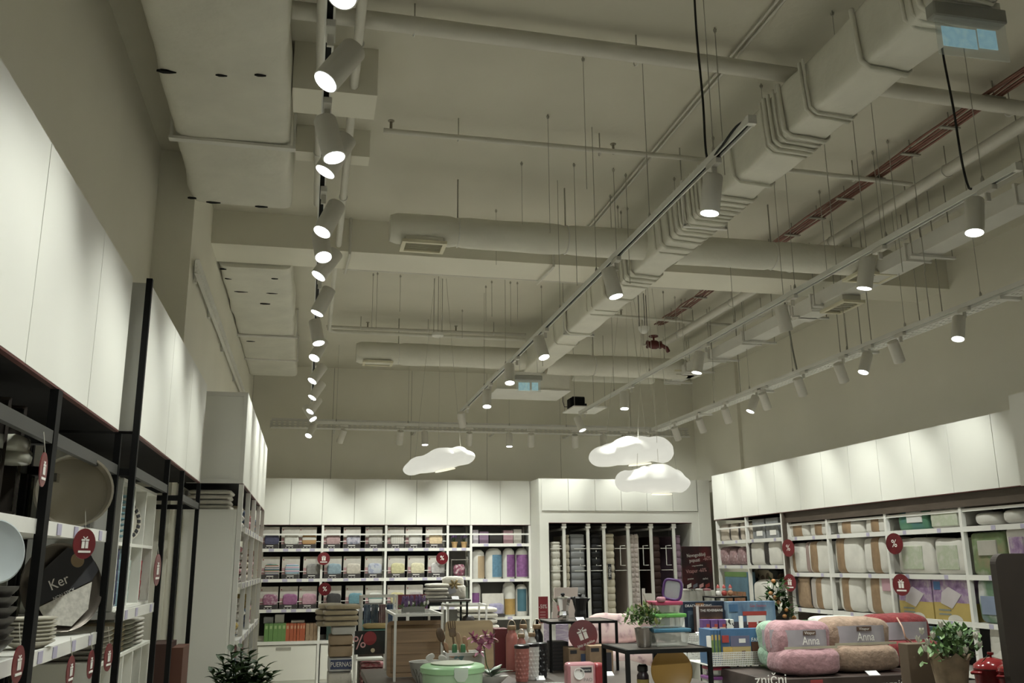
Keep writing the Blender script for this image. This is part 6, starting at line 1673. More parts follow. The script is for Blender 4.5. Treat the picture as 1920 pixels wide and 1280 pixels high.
_, z_ = container('clear food container with a pink lid in the stack', (1229, 1127, 1281, 1149), YC + .03, z_ + .004, lp, .15)
c = at(1262, 1112, Y=YC + .09)
t = thing('food_container', 'clear food container with purple lid standing on edge on the stack', 'container', (c.x, c.y, z_), 'lidded food containers')
rm = Matrix.Rotation(.18, 3, 'Y') @ Matrix.Rotation(-.55, 3, 'Z')
c.z = z_ + .062
MB().soft(c + rm @ Vector((0, .03, 0)), .10, .09, .115, .35, .35, 20, 12, rot=rm).build('container_body', glass('clear_plastic2', (.62, .60, .62), .5, .2), t, smooth=50)
b = MB(); b.tube([c + rm @ Vector((math.copysign(abs(math.cos(a)) ** .5, math.cos(a)) * .052, -.02, math.copysign(abs(math.sin(a)) ** .5, math.sin(a)) * .056)) for a in [2 * math.pi * i / 32 for i in range(32)]], .008, 8, close=True); b.build('lid_rim', lv, t, smooth=60)
MB().soft(c + rm @ Vector((0, -.018, 0)), .095, .01, .105, .3, .35, 20, 8, rot=rm).build('clear_lid', glass('smoke_lid', (.35, .38, .4), .5), t, smooth=50)
o = MB().soft((at(1243, 1127, Y=YC).x, YC + .03, z_ + .012), .05, .05, .03, .6, .6, 10, 6).build('pink_cup', mat('pink_cup', (.5, .2, .26), .35), None, smooth=50, loc=(at(1243, 1127, Y=YC).x, YC + .03, z_)); tag(o, 'small pink cup beside the purple lidded container', 'cup')
# under the stand: yellow tray, dark jar on an inner shelf
zi = at(1250, 1300, Y=YR + .1).z
tbl = thing('stand_shelf', 'dark lower shelf of the black stand, at the bottom frame edge', 'shelf', ((x0 + x1) / 2, YR + .2, zi))
MB().box(x0 + .015, x1 - .015, YR + .015, YR + .405, zi - .02, zi).build('shelf_board', DKTOP, tbl)
for xx in (x0 + .012, x1 - .012):
    MB().box(xx - .004, xx + .004, YR + .012, YR + .408, zi - .03, zi - .02).build('shelf_bracket', BLACK, tbl)
c = at(1260, 1292, Y=YR + .12)
t = thing('round_tray', 'mustard yellow round tray leaning under the black stand', 'tray', (c.x, c.y, zi))
r = .118
MB().lathe([(0, 0), (r - .01, 0), (r, .012), (r + .003, .014), (r - .012, .004), (0, .004)], (c.x, c.y, zi + r), 40, ax=(-.1, -1, .1), capb=False, capt=False).build('tray_disc', mat('mustard', (.46, .25, .03), .4, var=.05), t, smooth=45)
c = at(1206, 1285, Y=YR + .2); c.z = zi
t = thing('spray_jar', 'dark jar with a round lid under the black stand', 'jar', tuple(c))
MB().lathe([(.03, 0), (.034, .01), (.034, .09), (.026, .105), (.024, .11)], c, 20).build('jar_body', mat('dark_jar', (.03, .02, .025), .25), t, smooth=40)
MB().lathe([(.026, .11), (.03, .115), (.03, .14), (.02, .15)], c, 20).build('jar_lid', BENAM, t, smooth=40)
MB().lathe([(.0346, .03), (.0346, .07)], c, 20, capb=False, capt=False).build('jar_label', mat('yellow_jar_label', (.45, .33, .05), .5), t, smooth=40)

# ---- toy rack
YT = 6.15
x0, x1 = at(1330, 1220, Y=YT).x, at(1447, 1220, Y=YT).x
t = thing('toy_rack', 'white rack with perforated metal baskets for toys', 'rack', ((x0 + x1) / 2, YT + .2, 0))
PERF = mat('perforated_white', (.55, .54, .5), .45)
for xx in (x0, x1):
    for yy in (YT, YT + .45): MB().box(xx - .012, xx + .012, yy - .012, yy + .012, 0, at(1400, 1190, Y=YT).z + (.1 if yy > YT else 0)).build('post', SHELFW, t)
def perf_panel(parent, x0, x1, y, z0, z1, nx, nz, name='perforated_front'):
    """sheet with square holes"""
    b = MB(); tx, tz = (x1 - x0) / nx, (z1 - z0) / nz
    for i in range(nx + 1): b.box(x0 + i * tx - tx * .22, x0 + i * tx + tx * .22, y - .001, y + .001, z0, z1)
    for j in range(nz + 1): b.box(x0, x1, y - .0012, y + .0012, z0 + j * tz - tz * .22, z0 + j * tz + tz * .22)
    o = b.build(name, PERF, parent); o['kind'] = 'stuff'
zb1, zb2 = at(1390, 1246, Y=YT).z, at(1390, 1222, Y=YT).z
perf_panel(t, x0, x1, YT - .014, zb1, zb2, 36, 6)
perf_panel(t, x0, x1, YT + .44, zb1, at(1400, 1185, Y=YT + .44).z, 36, 14, 'perforated_back')
MB().box(x0, x1, YT - .012, YT + .44, zb1 - .004, zb1).build('basket_floor', PERF, t)
perf_panel(t, x0, x1, YT - .014, zb1 - .45, zb1 - .33, 36, 6, 'perforated_lower_front')
MB().box(x0, x1, YT - .012, YT + .44, zb1 - .454, zb1 - .45).build('basket_floor', PERF, t)
# farm boxes in the basket
def toybox(label, b4, Y, z0, dep, m, parts=(), group=None, words=None, name='toy_box'):
    X0, X1, Z0, Z1 = bb(*b4, Y)
    t = thing(name, label, 'toy box', ((X0 + X1) / 2, Y, z0), group)
    MB().box(X0, X1, Y, Y + dep, z0, Z1).build('carton', m, t, bevel=.002)
    w_, h = X1 - X0, Z1 - z0
    for k, (nm, u0, u1, v0, v1, mm) in enumerate(parts): MB().box(X0 + w_ * u0, X0 + w_ * u1, Y - .0012 - .0008 * k, Y, z0 + h * v0, z0 + h * v1).build(nm, mm, t)
    for wd, u, v_, hh, mm in (words or ()): lettering(wd, (X0 + w_ * u, Y - .010, z0 + h * v_), (1, 0, 0), (0, 0, 1), hh, mm, t)
    return t
SKYB = mat('toy_blue', (.05, .14, .28), .35, var=.2, vs=4); YELT = mat('toy_yellow', (.50, .33, .06), .4, var=.2, vs=12); ROOF = mat('toy_roof', (.11, .11, .17), .4); BRNT = mat('toy_brown', (.12, .05, .03), .4); GRNT = mat('toy_grass', (.12, .2, .04), .5, var=.3, vs=30); REDT = mat('toy_red', (.4, .04, .03), .4); WHT = mat('toy_white', (.6, .58, .55), .4)
toybox('building brick farm toy box in the white basket', (1352, 1178, 1430, 1226), YT + .02, zb1 + .001, .05, SKYB,
       (('lake_print', 0, .25, .6, 1, SKYB), ('grass_print', 0, 1, 0, .14, GRNT), ('tree_print', .03, .26, .14, .5, YELT), ('house_print', .26, .7, .14, .5, mat('toy_house', (.45, .33, .12), .4)), ('roof_print', .22, .68, .5, .8, ROOF), ('window_print', .42, .58, .6, .72, WHT), ('barn_print', .72, .99, .14, .62, BRNT), ('door_print', .48, .56, .14, .38, BRNT), ('logo_print', .02, .18, .62, .82, REDT)), words=(('FARM', .85, .68, .035, INKW), ('6+', .9, .9, .02, INKW)))
for i in range(3):
    a = 1333 + i * 6.5
    toybox('%s spine of the farm boxes left in the basket' % ['left', 'middle', 'right'][i], (a, 1180, a + 6, 1226), YT + .03, zb1 + .001, .2, SKYB, (('tree_print', .1, .9, .3, .7, GRNT), ('sun_print', .2, .8, .7, .85, YELT)), 'farm boxes seen from the side')
# upper dark shelf with toy boxes behind
YT2 = 6.75
zs_ = at(1370, 1188, Y=YT2).z
xs0, xs1 = at(1268, 1186, Y=YT2).x, at(1462, 1186, Y=YT2).x
table('dark table behind the toy rack with construction toys', xs0, xs1, YT2 - .1, YT2 + .6, zs_)
NAVY = mat('night_blue_print', (.02, .03, .05), .35, var=.3, vs=8); CITY = blotch('city_print', [(.05, .10, .20), (.11, .2, .32), (.2, .29, .36)], 7, stretch=(2, 1, .6))
toybox('dark dragon bricks box behind the toy rack', (1282, 1127, 1359, 1186), YT2 + .2, zs_ + .001, .08, NAVY, (('dragon_print', .1, .55, .1, .7, mat('dragon_print', (.06, .09, .12), .4, var=.4, vs=14)), ('flame_print', .3, .5, .78, .95, mat('flame_print', (.3, .12, .03), .4))), words=(('DRACHIIS RIDING', .36, .86, .028, INKW),))
toybox('smaller dark adventure game box with white edge', (1306, 1136, 1356, 1184), YT2 + .1, zs_ + .001, .06, mat('adventure_dark', (.05, .03, .025), .4, var=.3, vs=10), (('white_edge', 0, .1, 0, 1, WHT), ('brown_print', .15, .95, .1, .6, mat('adventure_brown', (.1, .05, .03), .4, var=.4, vs=12))), words=(('THE FEVERBANE', .56, .84, .026, INKW),))
toybox('large blue gas station bricks box', (1366, 1127, 1455, 1188), YT2 + .05, zs_ + .001, .07, CITY,
       (('ground_print', 0, 1, 0, .36, mat('asphalt_print', (.05, .05, .07), .4, var=.4, vs=14)), ('station_print', .38, .78, .26, .55, WHT), ('canopy_print', .3, .8, .55, .68, REDT), ('car_print', .4, .58, .16, .34, REDT), ('truck_print', .62, .8, .2, .36, mat('truck_print', (.2, .06, .04), .4)), ('badge_print', .82, .95, .06, .22, mat('orange_badge', (.4, .2, .03), .4)), ('logo_print', .02, .2, .68, .92, SKYB)), words=(('Gas Station', .62, .86, .03, REDT),))
for i in range(4):
    a = 1318 + i * 15
    toybox(['left purple topped small toy box', 'middle purple topped small toy box', 'right purple topped small toy box', 'white patterned small toy box'][i], (a, 1161, a + 13.5, 1188), YT2 - .06, zs_ + .001, .06, mat('toy_purple', (.14, .06, .22), .4) if i < 3 else blotch('dice_print', [(.55, .54, .5), (.5, .5, .46), (.03, .03, .03)], 40, kind='voronoi'),
           (('baby_print', .1, .9, .05, .5, mat('toy_cream', (.45, .34, .26), .4)), ('red_mark', .5, .95, .5, .7, REDT)) if i < 3 else (), 'row of small toy boxes')
price_card('left price card before the small toy boxes', (at(1313, 1186, Y=YT2 - .08).x, YT2 - .08, zs_)); price_card('right price card before the small toy boxes', (at(1333, 1186, Y=YT2 - .085).x, YT2 - .085, zs_))
# lidded boxes in the lower basket
_, q = container('small container with purple lid in the lower basket', (1330, 1268, 1379, 1290), YT + .03, zb1 - .449, mat('purple_lid2', (.2, .05, .22), .35), .15)
_, q = container('small container with red lid on the purple one', (1332, 1250, 1371, 1272), YT + .04, q + .002, mat('red_lid', (.42, .03, .08), .35), .14)
toybox('green and blue toy box beside the rack', (1437, 1212, 1462, 1250), YT + .1, zb1 - .08, .1, mat('toy_lime', (.14, .3, .06), .4), (('sky_print', .1, .9, .2, .7, SKYB), ('sun_print', .1, .4, .05, .3, YELT)))
# figures on the small black riser behind
YN = 7.6
zn = at(1370, 1118, Y=YN).z
wire_riser('small black riser with winter figures', at(1341, 1118, Y=YN).x, at(1399, 1118, Y=YN).x, YN, YN + .25, 0, zn, BLACK, .012, DKTOP)
for i, (x, nm, m) in enumerate(((1347, 'white', WHT), (1358, 'red capped', REDT), (1370, 'orange', mat('toy_orange', (.45, .15, .04), .4)))):
    c = at(x, 1115, Y=YN + .1); c.z = zn
    t = thing('winter_figure', '%s little winter figure on the small black riser' % nm, 'figurine', tuple(c), 'winter figures')
    MB().soft(c + Vector((0, 0, .025)), .045, .04, .05, .8, .8, 12, 8).build('figure_body', WHT if i == 0 else m, t, smooth=60)
    MB().soft(c + Vector((0, 0, .06)), .03, .03, .03, 1, 1, 10, 8).build('figure_head', WHT, t, smooth=60)
    MB().lathe([(.017, .07), (.012, .085), (.002, .1)], c, 10).build('figure_cap', REDT, t, smooth=60)
# mandarin tree
c = at(1463, 1190, Y=7.0)
t = thing('mandarin_tree', 'small mandarin tree with oranges and white blossom behind the blankets', 'tree', (c.x, c.y, zs_))
MB().lathe([(.07, 0), (.09, .16), (.08, .16), (.06, .01)], (c.x, c.y, zs_), 18, capt=False).build('pot', mat('dark_pot', (.04, .035, .03), .6), t, smooth=40)
zt_ = at(1463, 1088, Y=7.0).z
MB().tube([(c.x, c.y, zs_ + .02), (c.x + .01, c.y, zt_ - .1)], .012, 8).build('trunk', WOOD1, t)
tl = leaf_mesh('leaf', mat('mandarin_leaf', (.03, .07, .018), .6, var=.3, spec=.15), .075, .018, -.2, 4)
rnd = random.Random(21)
for k in range(200):
    u = rnd.random(); z = zs_ + .05 + (zt_ - zs_ - .05) * u; wd = .04 + .10 * math.sin(math.pi * min(1, u * .8 + .12)); a = rnd.uniform(0, 6.28)
    put_leaf(tl, t, (c.x + math.cos(a) * wd * rnd.uniform(.2, 1) + (.03 if u < .4 else 0), c.y + math.sin(a) * wd * rnd.random(), z), rnd.uniform(0, 6.28), rnd.uniform(-.2, 1.1), rnd.uniform(.6, 1.1))
for k, (x, y) in enumerate(((1450, 1089), (1453, 1120), (1460, 1129), (1474, 1143), (1471, 1155), (1489, 1158), (1462, 1168), (1445, 1112))):
    q = at(x, y, Y=6.9)
    MB().soft(q, .036, .036, .034, 1, 1, 12, 8).build('mandarin', mat('mandarin_peel', (.42, .17, .03), .45), t, smooth=60)
wp = leaf_mesh('white_blossom', mat('white_petal', (.55, .53, .46), .6), .045, .012, .3, 3)
for k, (x, y) in enumerate(((1448, 1104), (1453, 1108), (1460, 1108), (1458, 1102), (1463, 1138), (1464, 1146), (1456, 1112), (1461, 1150))):
    for j in range(2): put_leaf(wp, t, at(x, y, Y=6.86), k * 1.3 + j * 2, .6 * (j + 1), 1, 'white_blossom')

# ---- blanket display
YB_ = 5.6
zb_ = at(1560, 1266, Y=YB_).z
x0, x1 = at(1428, 1270, Y=YB_).x, at(1760, 1270, Y=YB_).x
t = thing('display_crate', 'dark printed display crate under the fleece blankets', 'display stand', ((x0 + x1) / 2, YB_ + .3, 0))
MB().box(x0, x1, YB_ - .08, YB_ + .65, 0, zb_).build('crate_body', mat('dark_print_brown', (.05, .035, .03), .45, var=.3, vs=6), t, bevel=.003)
lettering('znični', (at(1448, 1272, Y=YB_ - .1).x, YB_ - .083, at(1448, 1275, Y=YB_ - .1).z), (1, 0, 0), (0, 0, 1), .09, INKW, t)
lettering('praznični', (at(1680, 1276, Y=YB_ - .1).x, YB_ - .083, at(1680, 1283, Y=YB_ - .1).z), (1, 0, 0), (0, 0, 1), .07, INKW, t)
MB().box(at(1507, 1275, Y=YB_).x, at(1530, 1275, Y=YB_).x, YB_ - .083, YB_ - .08, zb_ - .08, zb_ - .012).build('red_print', mat('red_print', (.3, .03, .03), .5), t)
def blanket(label, b4, Y, m, dep=.30, seed=0, sleeve=True, words=True, z0=None, lean=.10, e=.42):
    X0, X1, Z0, Z1 = bb(*b4, Y)
    z0 = zb_ if z0 is None else z0
    h = Z1 - z0; w_ = X1 - X0
    c = Vector(((X0 + X1) / 2, Y + dep / 2, z0 + h / 2))
    t = thing('fleece_blanket', label, 'blanket', (c.x, c.y, z0), 'rolled fleece blankets')
    MB().soft(c - Vector((0, .02, h * .24)), w_, dep * 1.08, h * .52, .55, e, 30, 16, .018, 9, seed).build('lower_fold', m, t, smooth=70)
    MB().soft(c + Vector((0, .03, h * .13)), w_ * .94, dep * .9, h * .75, .5, e, 30, 16, .016, 9, seed + 3).build('upper_fold', m, t, smooth=70)
    if sleeve:
        s_ = MB(); n = 12; V = []
        for i in range(n + 1):
            u = -1 + 2 * i / n
            for z in (.0, .34):
                V.append((c.x + u * w_ * .475, c.y + .03 - dep * .55 * (1 - abs(u) ** 5), c.z + z * h + .02 * h * (1 - u * u)))
        Q = [(2 * i, 2 * i + 2, 2 * i + 3, 2 * i + 1) for i in range(n)]
        s_.add(V, Q); s_.v += [p + Vector((0, .004, 0)) for p in s_.v[:]]; s_.f += [tuple(j + 2 * (n + 1) for j in f) for f in s_.f[:]]; s_.m = [0] * len(s_.f)
        sl = s_.build('paper_sleeve', mat('silver_sleeve', (.36, .33, .36), .25, var=.12, vs=5), t, smooth=60)
        yf = c.y + .03 - dep * .55 - .006
        if words:
            MB().box(c.x - w_ * .12, c.x + w_ * .10, yf - .002, yf, c.z + h * .26, c.z + h * .34).build('brand_bar', mat('brown_bar', (.12, .07, .05), .4), sl)
            lettering('Vitapur', (c.x - w_ * .01, yf - .004, c.z + h * .30), (1, 0, 0), (0, 0, 1), h * .075, INKW, sl)
            lettering('Anna', (c.x + w_ * .0, yf - .006, c.z + h * .15), (1, 0, 0), (0, 0, 1), h * .22, INKW, sl, 'lettering', .8)
            MB().box(c.x - w_ * .46, c.x + w_ * .46, yf - .001, yf + .003, c.z + h * .005, c.z + h * .05).build('cream_strip', mat('cream_strip', (.40, .37, .28), .4), sl)
    return t
def fleece(n, c): return mat('fleece_' + n, c, .9, var=.16, vs=22, sheen=.12, bump=.5, bs=35)
blanket('mint green fleece blanket behind the pink one', (1453, 1168, 1530, 1262), YB_ + .22, fleece('mint', (.22, .33, .24)), seed=1, words=False)
blanket('dusty pink fleece blanket with a printed sleeve', (1468, 1166, 1576, 1266), YB_ - .02, fleece('pink', (.31, .175, .19)), seed=2)
blanket('brown fleece blanket with a printed sleeve', (1562, 1158, 1688, 1262), YB_ + .06, fleece('brown', (.26, .18, .13)), seed=3)
blanket('bright red fleece blanket with a ribbon', (1648, 1152, 1768, 1250), YB_ + .28, fleece('red', (.22, .012, .015)), seed=4, words=False)
o = MB().soft((at(1567, 1160, Y=YB_ + .55).x, YB_ + .55, at(1567, 1166, Y=YB_ + .55).z), .38, .2, .09, .5, .4, 20, 10, .01, 9).build('fleece_blanket', fleece('white', (.45, .46, .42)), None, smooth=60, loc=(at(1567, 1160, Y=YB_ + .55).x, YB_ + .55, at(1567, 1166, Y=YB_ + .55).z)); tag(o, 'folded white fleece lying behind the brown blanket', 'blanket')
q0, q1 = at(1495, 1175, Y=YB_ + .7), at(1690, 1170, Y=YB_ + .7)
t = thing('display_carton', 'teal and green carton row behind the blankets', 'box', ((q0.x + q1.x) / 2, YB_ + .75, 0))
MB().box(q0.x, q1.x + .3, YB_ + .68, YB_ + .9, 0, at(1567, 1166, Y=YB_ + .7).z - .05).build('carton_body', mat('teal_carton', (.05, .12, .13), .5), t)
MB().box(q0.x, q0.x + .3, YB_ + .677, YB_ + .9, at(1567, 1166, Y=YB_ + .7).z - .05, at(1567, 1164, Y=YB_ + .7).z).build('green_edge', mat('green_edge', (.06, .22, .08), .5), t)
rbn = at(1690, 1180, Y=YB_ + .24)
o = MB().tube([at(1682, 1158, Y=YB_ + .30), at(1692, 1175, Y=YB_ + .22), at(1698, 1195, Y=YB_ + .2), at(1712, 1206, Y=YB_ + .22)], .006, 6).build('ribbon', mat('copper_ribbon', (.45, .25, .17), .3), None, smooth=60, loc=tuple(rbn)); tag(o, 'copper coloured ribbon across the red blanket', 'ribbon')
price_card('price card before the brown blanket', (at(1638, 1262, Y=YB_ - .06).x, YB_ - .05, zb_), .08)

# ---- near right corner: kraft pot with white flowers, red casseroles, rounded board
YN_ = 4.1
zk = at(1790, 1310, Y=YN_).z
table('table at the lower right frame edge with flowers and casseroles', at(1690, 1300, Y=YN_).x, 4.6, YN_ - .3, YN_ + .6, zk)
c = Vector((at(1785, 1280, Y=YN_).x, YN_, zk))
t = thing('flower_pot', 'white flowers and bright leaves in a kraft paper pot', 'plant', tuple(c))
h = at(1785, 1228, Y=YN_).z - zk
V = MB(); n = 20; Vv = []
for j, (rr, z) in enumerate(((.062, 0), (.075, h * .5), (.088, h * .9), (.098, h), (.085, h * .98), (.06, h * .3))):
    for i in range(n):
        a = 2 * math.pi * i / n; k_ = 1 + .06 * math.sin(i * 2.5 + j) * (j / 3)
        Vv.append(c + Vector((math.cos(a) * rr * k_, math.sin(a) * rr * k_, z + (.02 * math.sin(i * 1.9) if j in (3, 4) else 0))))
V.add(Vv, [(j * n + i, j * n + (i + 1) % n, (j + 1) * n + (i + 1) % n, (j + 1) * n + i) for j in range(5) for i in range(n)] + [tuple(range(n))])
V.build('kraft_wrap', mat('kraft_wrap', (.30, .21, .12), .7, var=.2, vs=18), t, smooth=50)
fl_ = [leaf_mesh('leaf', mat('bright_leaf_%d' % k, cc, .5, var=.2), .05, .013, .25, 3) for k, cc in enumerate(((.13, .27, .06), (.20, .36, .10), (.07, .16, .04)))]
rnd = random.Random(31)
for k in range(230):
    x = rnd.gauss(1785, 26); y = rnd.uniform(1176, 1236)
    x = max(1726, min(1840, x)); y += max(0, abs(x - 1790) - 20) * .5
    put_leaf(fl_[rnd.randrange(3)], t, at(x, min(y, 1250), Y=YN_ + rnd.uniform(-.08, .08)), rnd.uniform(0, 6.28), rnd.uniform(-.4, 1.0), rnd.uniform(.6, 1.1))
pw_ = leaf_mesh('white_petal', mat('lily_white', (.58, .56, .48), .6), .035, .010, .3, 3)
for k, (x, y) in enumerate(((1729, 1190), (1722, 1205), (1740, 1210), (1765, 1178), (1800, 1195), (1830, 1200), (1838, 1215), (1812, 1225), (1750, 1198), (1735, 1222))):
    q = at(x, y, Y=YN_ - .09)
    for j in range(5): put_leaf(pw_, t, q, j * 1.256 + k, .9, 1, 'white_petal')
X0, X1, Z0, Z1 = bb(1706, 1206, 1757, 1300, YN_ + .22)
o = MB().box(X0, X1, YN_ + .22, YN_ + .3, zk, Z1).build('kraft_board', mat('brown_card', (.12, .085, .055), .7), None, bevel=.003, loc=((X0 + X1) / 2, YN_ + .22, zk)); tag(o, 'plain brown card box behind the kraft pot', 'box')
REDE = mat('red_enamel', (.26, .01, .012), .15, var=.05)
for i, (x, w_, yt, Yc) in enumerate(((1865, 62, 1222, YN_ + .15), (1925, 90, 1226, YN_ - .05))):
    c = Vector((at(x, 1290, Y=Yc).x, Yc, zk)); r = w_ / 2 * Yc * 1.12 / F; h = at(x, yt, Y=Yc).z - zk
    t = thing('casserole', ['glossy red casserole with lid beside the flowers', 'second red casserole cut by the right frame edge'][i], 'casserole', tuple(c), 'red casseroles')
    MB().lathe([(r * .85, 0), (r * .95, .01), (r, h * .55), (r * 1.03, h * .58), (r * .98, h * .58)], c, 30).build('casserole_body', REDE, t, smooth=40)
    MB().lathe([(r * 1.02, h * .6), (r * .98, h * .68), (r * .6, h * .82), (r * .15, h * .88)], c, 30).build('casserole_lid', REDE, t, smooth=40)
    MB().lathe([(r * .06, h * .87), (r * .06, h * .92), (r * .18, h * .95), (r * .18, h)], c, 16).build('lid_knob', STEEL if i else REDE, t, smooth=40)
    for s_ in (-1, 1): MB().tube([c + Vector((s_ * r, -.03, h * .5)), c + Vector((s_ * (r + .035), 0, h * .5)), c + Vector((s_ * r, .03, h * .5))], .008, 8).build('side_handle', REDE, t, smooth=60)
Yq = 3.9
X0, X1, Z0, Z1 = bb(1881, 1037, 2010, 1290, Yq)
w_ = X1 - X0; h = Z1; r = .05
pol = [(0, 0), (w_, 0), (w_, h)] + [(r - r * math.sin(a), h - r + r * math.cos(a)) for a in [math.pi / 2 * i / 6 for i in range(7)]]
o = MB().prism(pol, (X0, Yq, 0), (1, 0, 0), (0, 0, 1), (0, .04, 0)).build('rounded_board', mat('dark_brown_panel', (.05, .04, .035), .5), None, loc=((X0 + X1) / 2, Yq, 0)); tag(o, 'dark brown board with rounded corner at the right frame edge', 'board')

# ---- middle distance: bed display, signs, towel table
YBD = 8.4
X0, X1 = at(1118, 1230, Y=YBD).x, at(1290, 1230, Y=YBD).x
zbd = at(1160, 1262, Y=YBD).z
t = thing('display_bed', 'bed with pink floral bedding behind the kraft cartons', 'bed', ((X0 + X1) / 2, YBD + .8, 0))
MB().box(X0, X1, YBD, YBD + 1.9, .1, zbd).build('bed_base', LAMI, t)
PFL = blotch('pink_floral', [(.52, .38, .37), (.55, .42, .40), (.50, .36, .36), (.2, .13, .14)], 11)
MB().soft(((X0 + X1) / 2, YBD + .95, zbd + .12), X1 - X0 + .06, 1.95, .26, .5, .2, 36, 12, .02, 5).build('duvet', PFL, t, smooth=70)
for i, (x, y, wd) in enumerate(((1150, 1180, .55), (1190, 1185, .5))):
    c = at(x, y, Y=YBD + .35 + .2 * i)
    o = MB().soft(c, wd, .18, .30, .6, .5, 24, 12, .02, 7, i, rot=Matrix.Rotation(-.4, 3, 'X')).build('bed_pillow', PFL, t, smooth=70)
X0, X1, Z0, Z1 = bb(1135, 1162, 1178, 1174, YBD + .9)
o = MB().soft(((X0 + X1) / 2, YBD + .95, (Z0 + Z1) / 2), X1 - X0, .25, Z1 - Z0 + .03, .4, .3, 16, 8).build('bedding_pack', mat('rose_pack', (.42, .22, .24), .5, var=.2, vs=20), None, smooth=60, loc=((X0 + X1) / 2, YBD + .95, Z0)); tag(o, 'rose coloured bedding pack lying on the bed pillows', 'bedding')
X0, X1, Z0, Z1 = bb(1035, 1170, 1066, 1200, 8.0)
boxbook('linen_box', 'lilac striped linen box left of the display bed', 'box', None, (X0, X1, .5, Z1), 8.0, .3, blotch('lilac_stripe_box', [(.45, .4, .45), (.25, .2, .28), (.5, .45, .5)], 8, stretch=(1, 1, 6)))
# red minus fifty sign
YSG = 10.0
X0, X1, Z0, Z1 = bb(1010, 1118, 1026, 1168, YSG)
t = thing('sale_sign', 'narrow red sale sign reading minus fifty percent', 'sign', ((X0 + X1) / 2, YSG, 0))
MB().box(X0, X1 + .01, YSG, YSG + .01, Z0, Z1).build('sign_card', mat('sign_red', (.30, .02, .03), .4), t)
lettering('-50%', ((X0 + X1) / 2, YSG - .002, Z0 + (Z1 - Z0) * .62), (1, 0, 0), (0, 0, 1), .06, INKW, t, 'lettering', .75)
for k in range(3): MB().box(X0 + .015, X1 - .02, YSG - .002, YSG, Z0 + .05 + k * .03, Z0 + .062 + k * .03).build('caption_line', mat('pale_red_print', (.45, .2, .2), .5), t)
MB().box(X0 + .02, X0 + .05, YSG + .01, YSG + .02, 0, Z1 - .05).build('sign_post', SHELFW, t)
MB().box(X0 - .08, X1 + .08, YSG - .1, YSG + .15, 0, .02).build('sign_foot', SHELFW, t)
# big new year poster
YPO = 9.2
X0, X1, Z0, Z1 = bb(1279, 1024, 1336, 1106, YPO)
t = thing('sale_poster', 'black and red new year sale poster in a stand', 'poster', ((X0 + X1) / 2, YPO, 0))
MB().box(X0, X1, YPO, YPO + .012, Z0, Z1).build('poster_sheet', blotch('poster_dark', [(.012, .008, .01), (.03, .01, .012), (.14, .012, .016)], 5), t)
w_, h = X1 - X0, Z1 - Z0
for wd, u, v_, hh, mm in (('Novogodišnji', .48, .80, .05, INKW), ('popusti', .42, .68, .05, INKW), ('-60%', .84, .72, .06, mat('rose_print', (.55, .3, .3), .5)), ('i druge iznenađenja', .5, .56, .02, INKW), ('Vitapur -60%', .46, .44, .055, mat('rose_print', (.55, .3, .3), .5)), ('prosinac', .26, .26, .025, INKW), ('siječanj', .74, .26, .025, INKW)):
    lettering(wd, (X0 + w_ * u, YPO - .002, Z0 + h * v_), (1, 0, .08), (-.08, 0, 1), hh, mm, t, 'lettering', .8)
for k in range(4): MB().obox((X0 + w_ * (.2 + .2 * k), YPO - .002, Z0 + h * .1), (w_ * .07, 0, .01), (0, .001, 0), (0, 0, h * .04)).build('gift_print', [INKW, mat('grey_gift_print', (.15, .16, .2), .5), mat('rose_print', (.55, .3, .3), .5), REDT][k], t)
MB().box(X0 + w_ * .45, X0 + w_ * .55, YPO + .012, YPO + .03, 0, Z1 - .05).build('poster_post', BLACK, t)
MB().box(X0 + .05, X1 - .05, YPO - .15, YPO + .2, 0, .02).build('poster_foot', BLACK, t)
# white mugs and panels between bed and toys
zc_ = at(1310, 1130, Y=8.6).z
table('white table behind the toys with white jars', at(1275, 1130, Y=8.6).x, at(1345, 1130, Y=8.6).x, 8.5, 8.95, zc_, top=LAMI, leg=SHELFW)
for i, x in enumerate((1285, 1297, 1311, 1326)):
    c = at(x, 1128, Y=8.6); c.z = zc_
    t = thing('storage_jar', '%s white storage jar from the left behind the toys' % ORD[i], 'jar', tuple(c), 'white storage jars')
    MB().lathe([(.045, 0), (.05, .01), (.05, .10), (.04, .115)], c, 18).build('jar_body', mat('white_jar', (.5, .49, .45), .35), t, smooth=40)
    MB().lathe([(.042, .115), (.044, .13), (.01, .135)], c, 18).build('jar_lid', [WHT, STEEL, WHT, PINK][i], t, smooth=40)
def leanpanel(label, pts, Y, m, th=.02, edge=None):
    P = [at(x, y, Y=Y) for x, y in pts]
    t = thing('picture_panel', label, 'panel', (sum(p.x for p in P) / len(P), Y, min(p.z for p in P)))
    MB().prism([(p.x, p.z) for p in P], (0, Y, 0), (1, 0, 0), (0, 0, 1), (0, th, 0)).build('panel_sheet', m, t)
    MB().box(P[0].x, P[0].x + .03, Y + th, Y + th + .02, 0, P[0].z + .05).build('panel_stand', SHELFW, t)
    MB().box(P[0].x - .05, P[0].x + .2, Y - .05, Y + .2, 0, .015).build('stand_foot', SHELFW, t)
leanpanel('pale pink picture panel behind the coffee pots', [(1036, 1160), (1040, 1101), (1084, 1101), (1080, 1160)], 7.6, mat('pale_pink_panel', (.50, .42, .38), .5))
leanpanel('white slanted panel in front of the right mattresses', [(1206, 1112), (1222, 1112), (1240, 1150), (1240, 1170), (1230, 1160)], 9.6, LAMI)

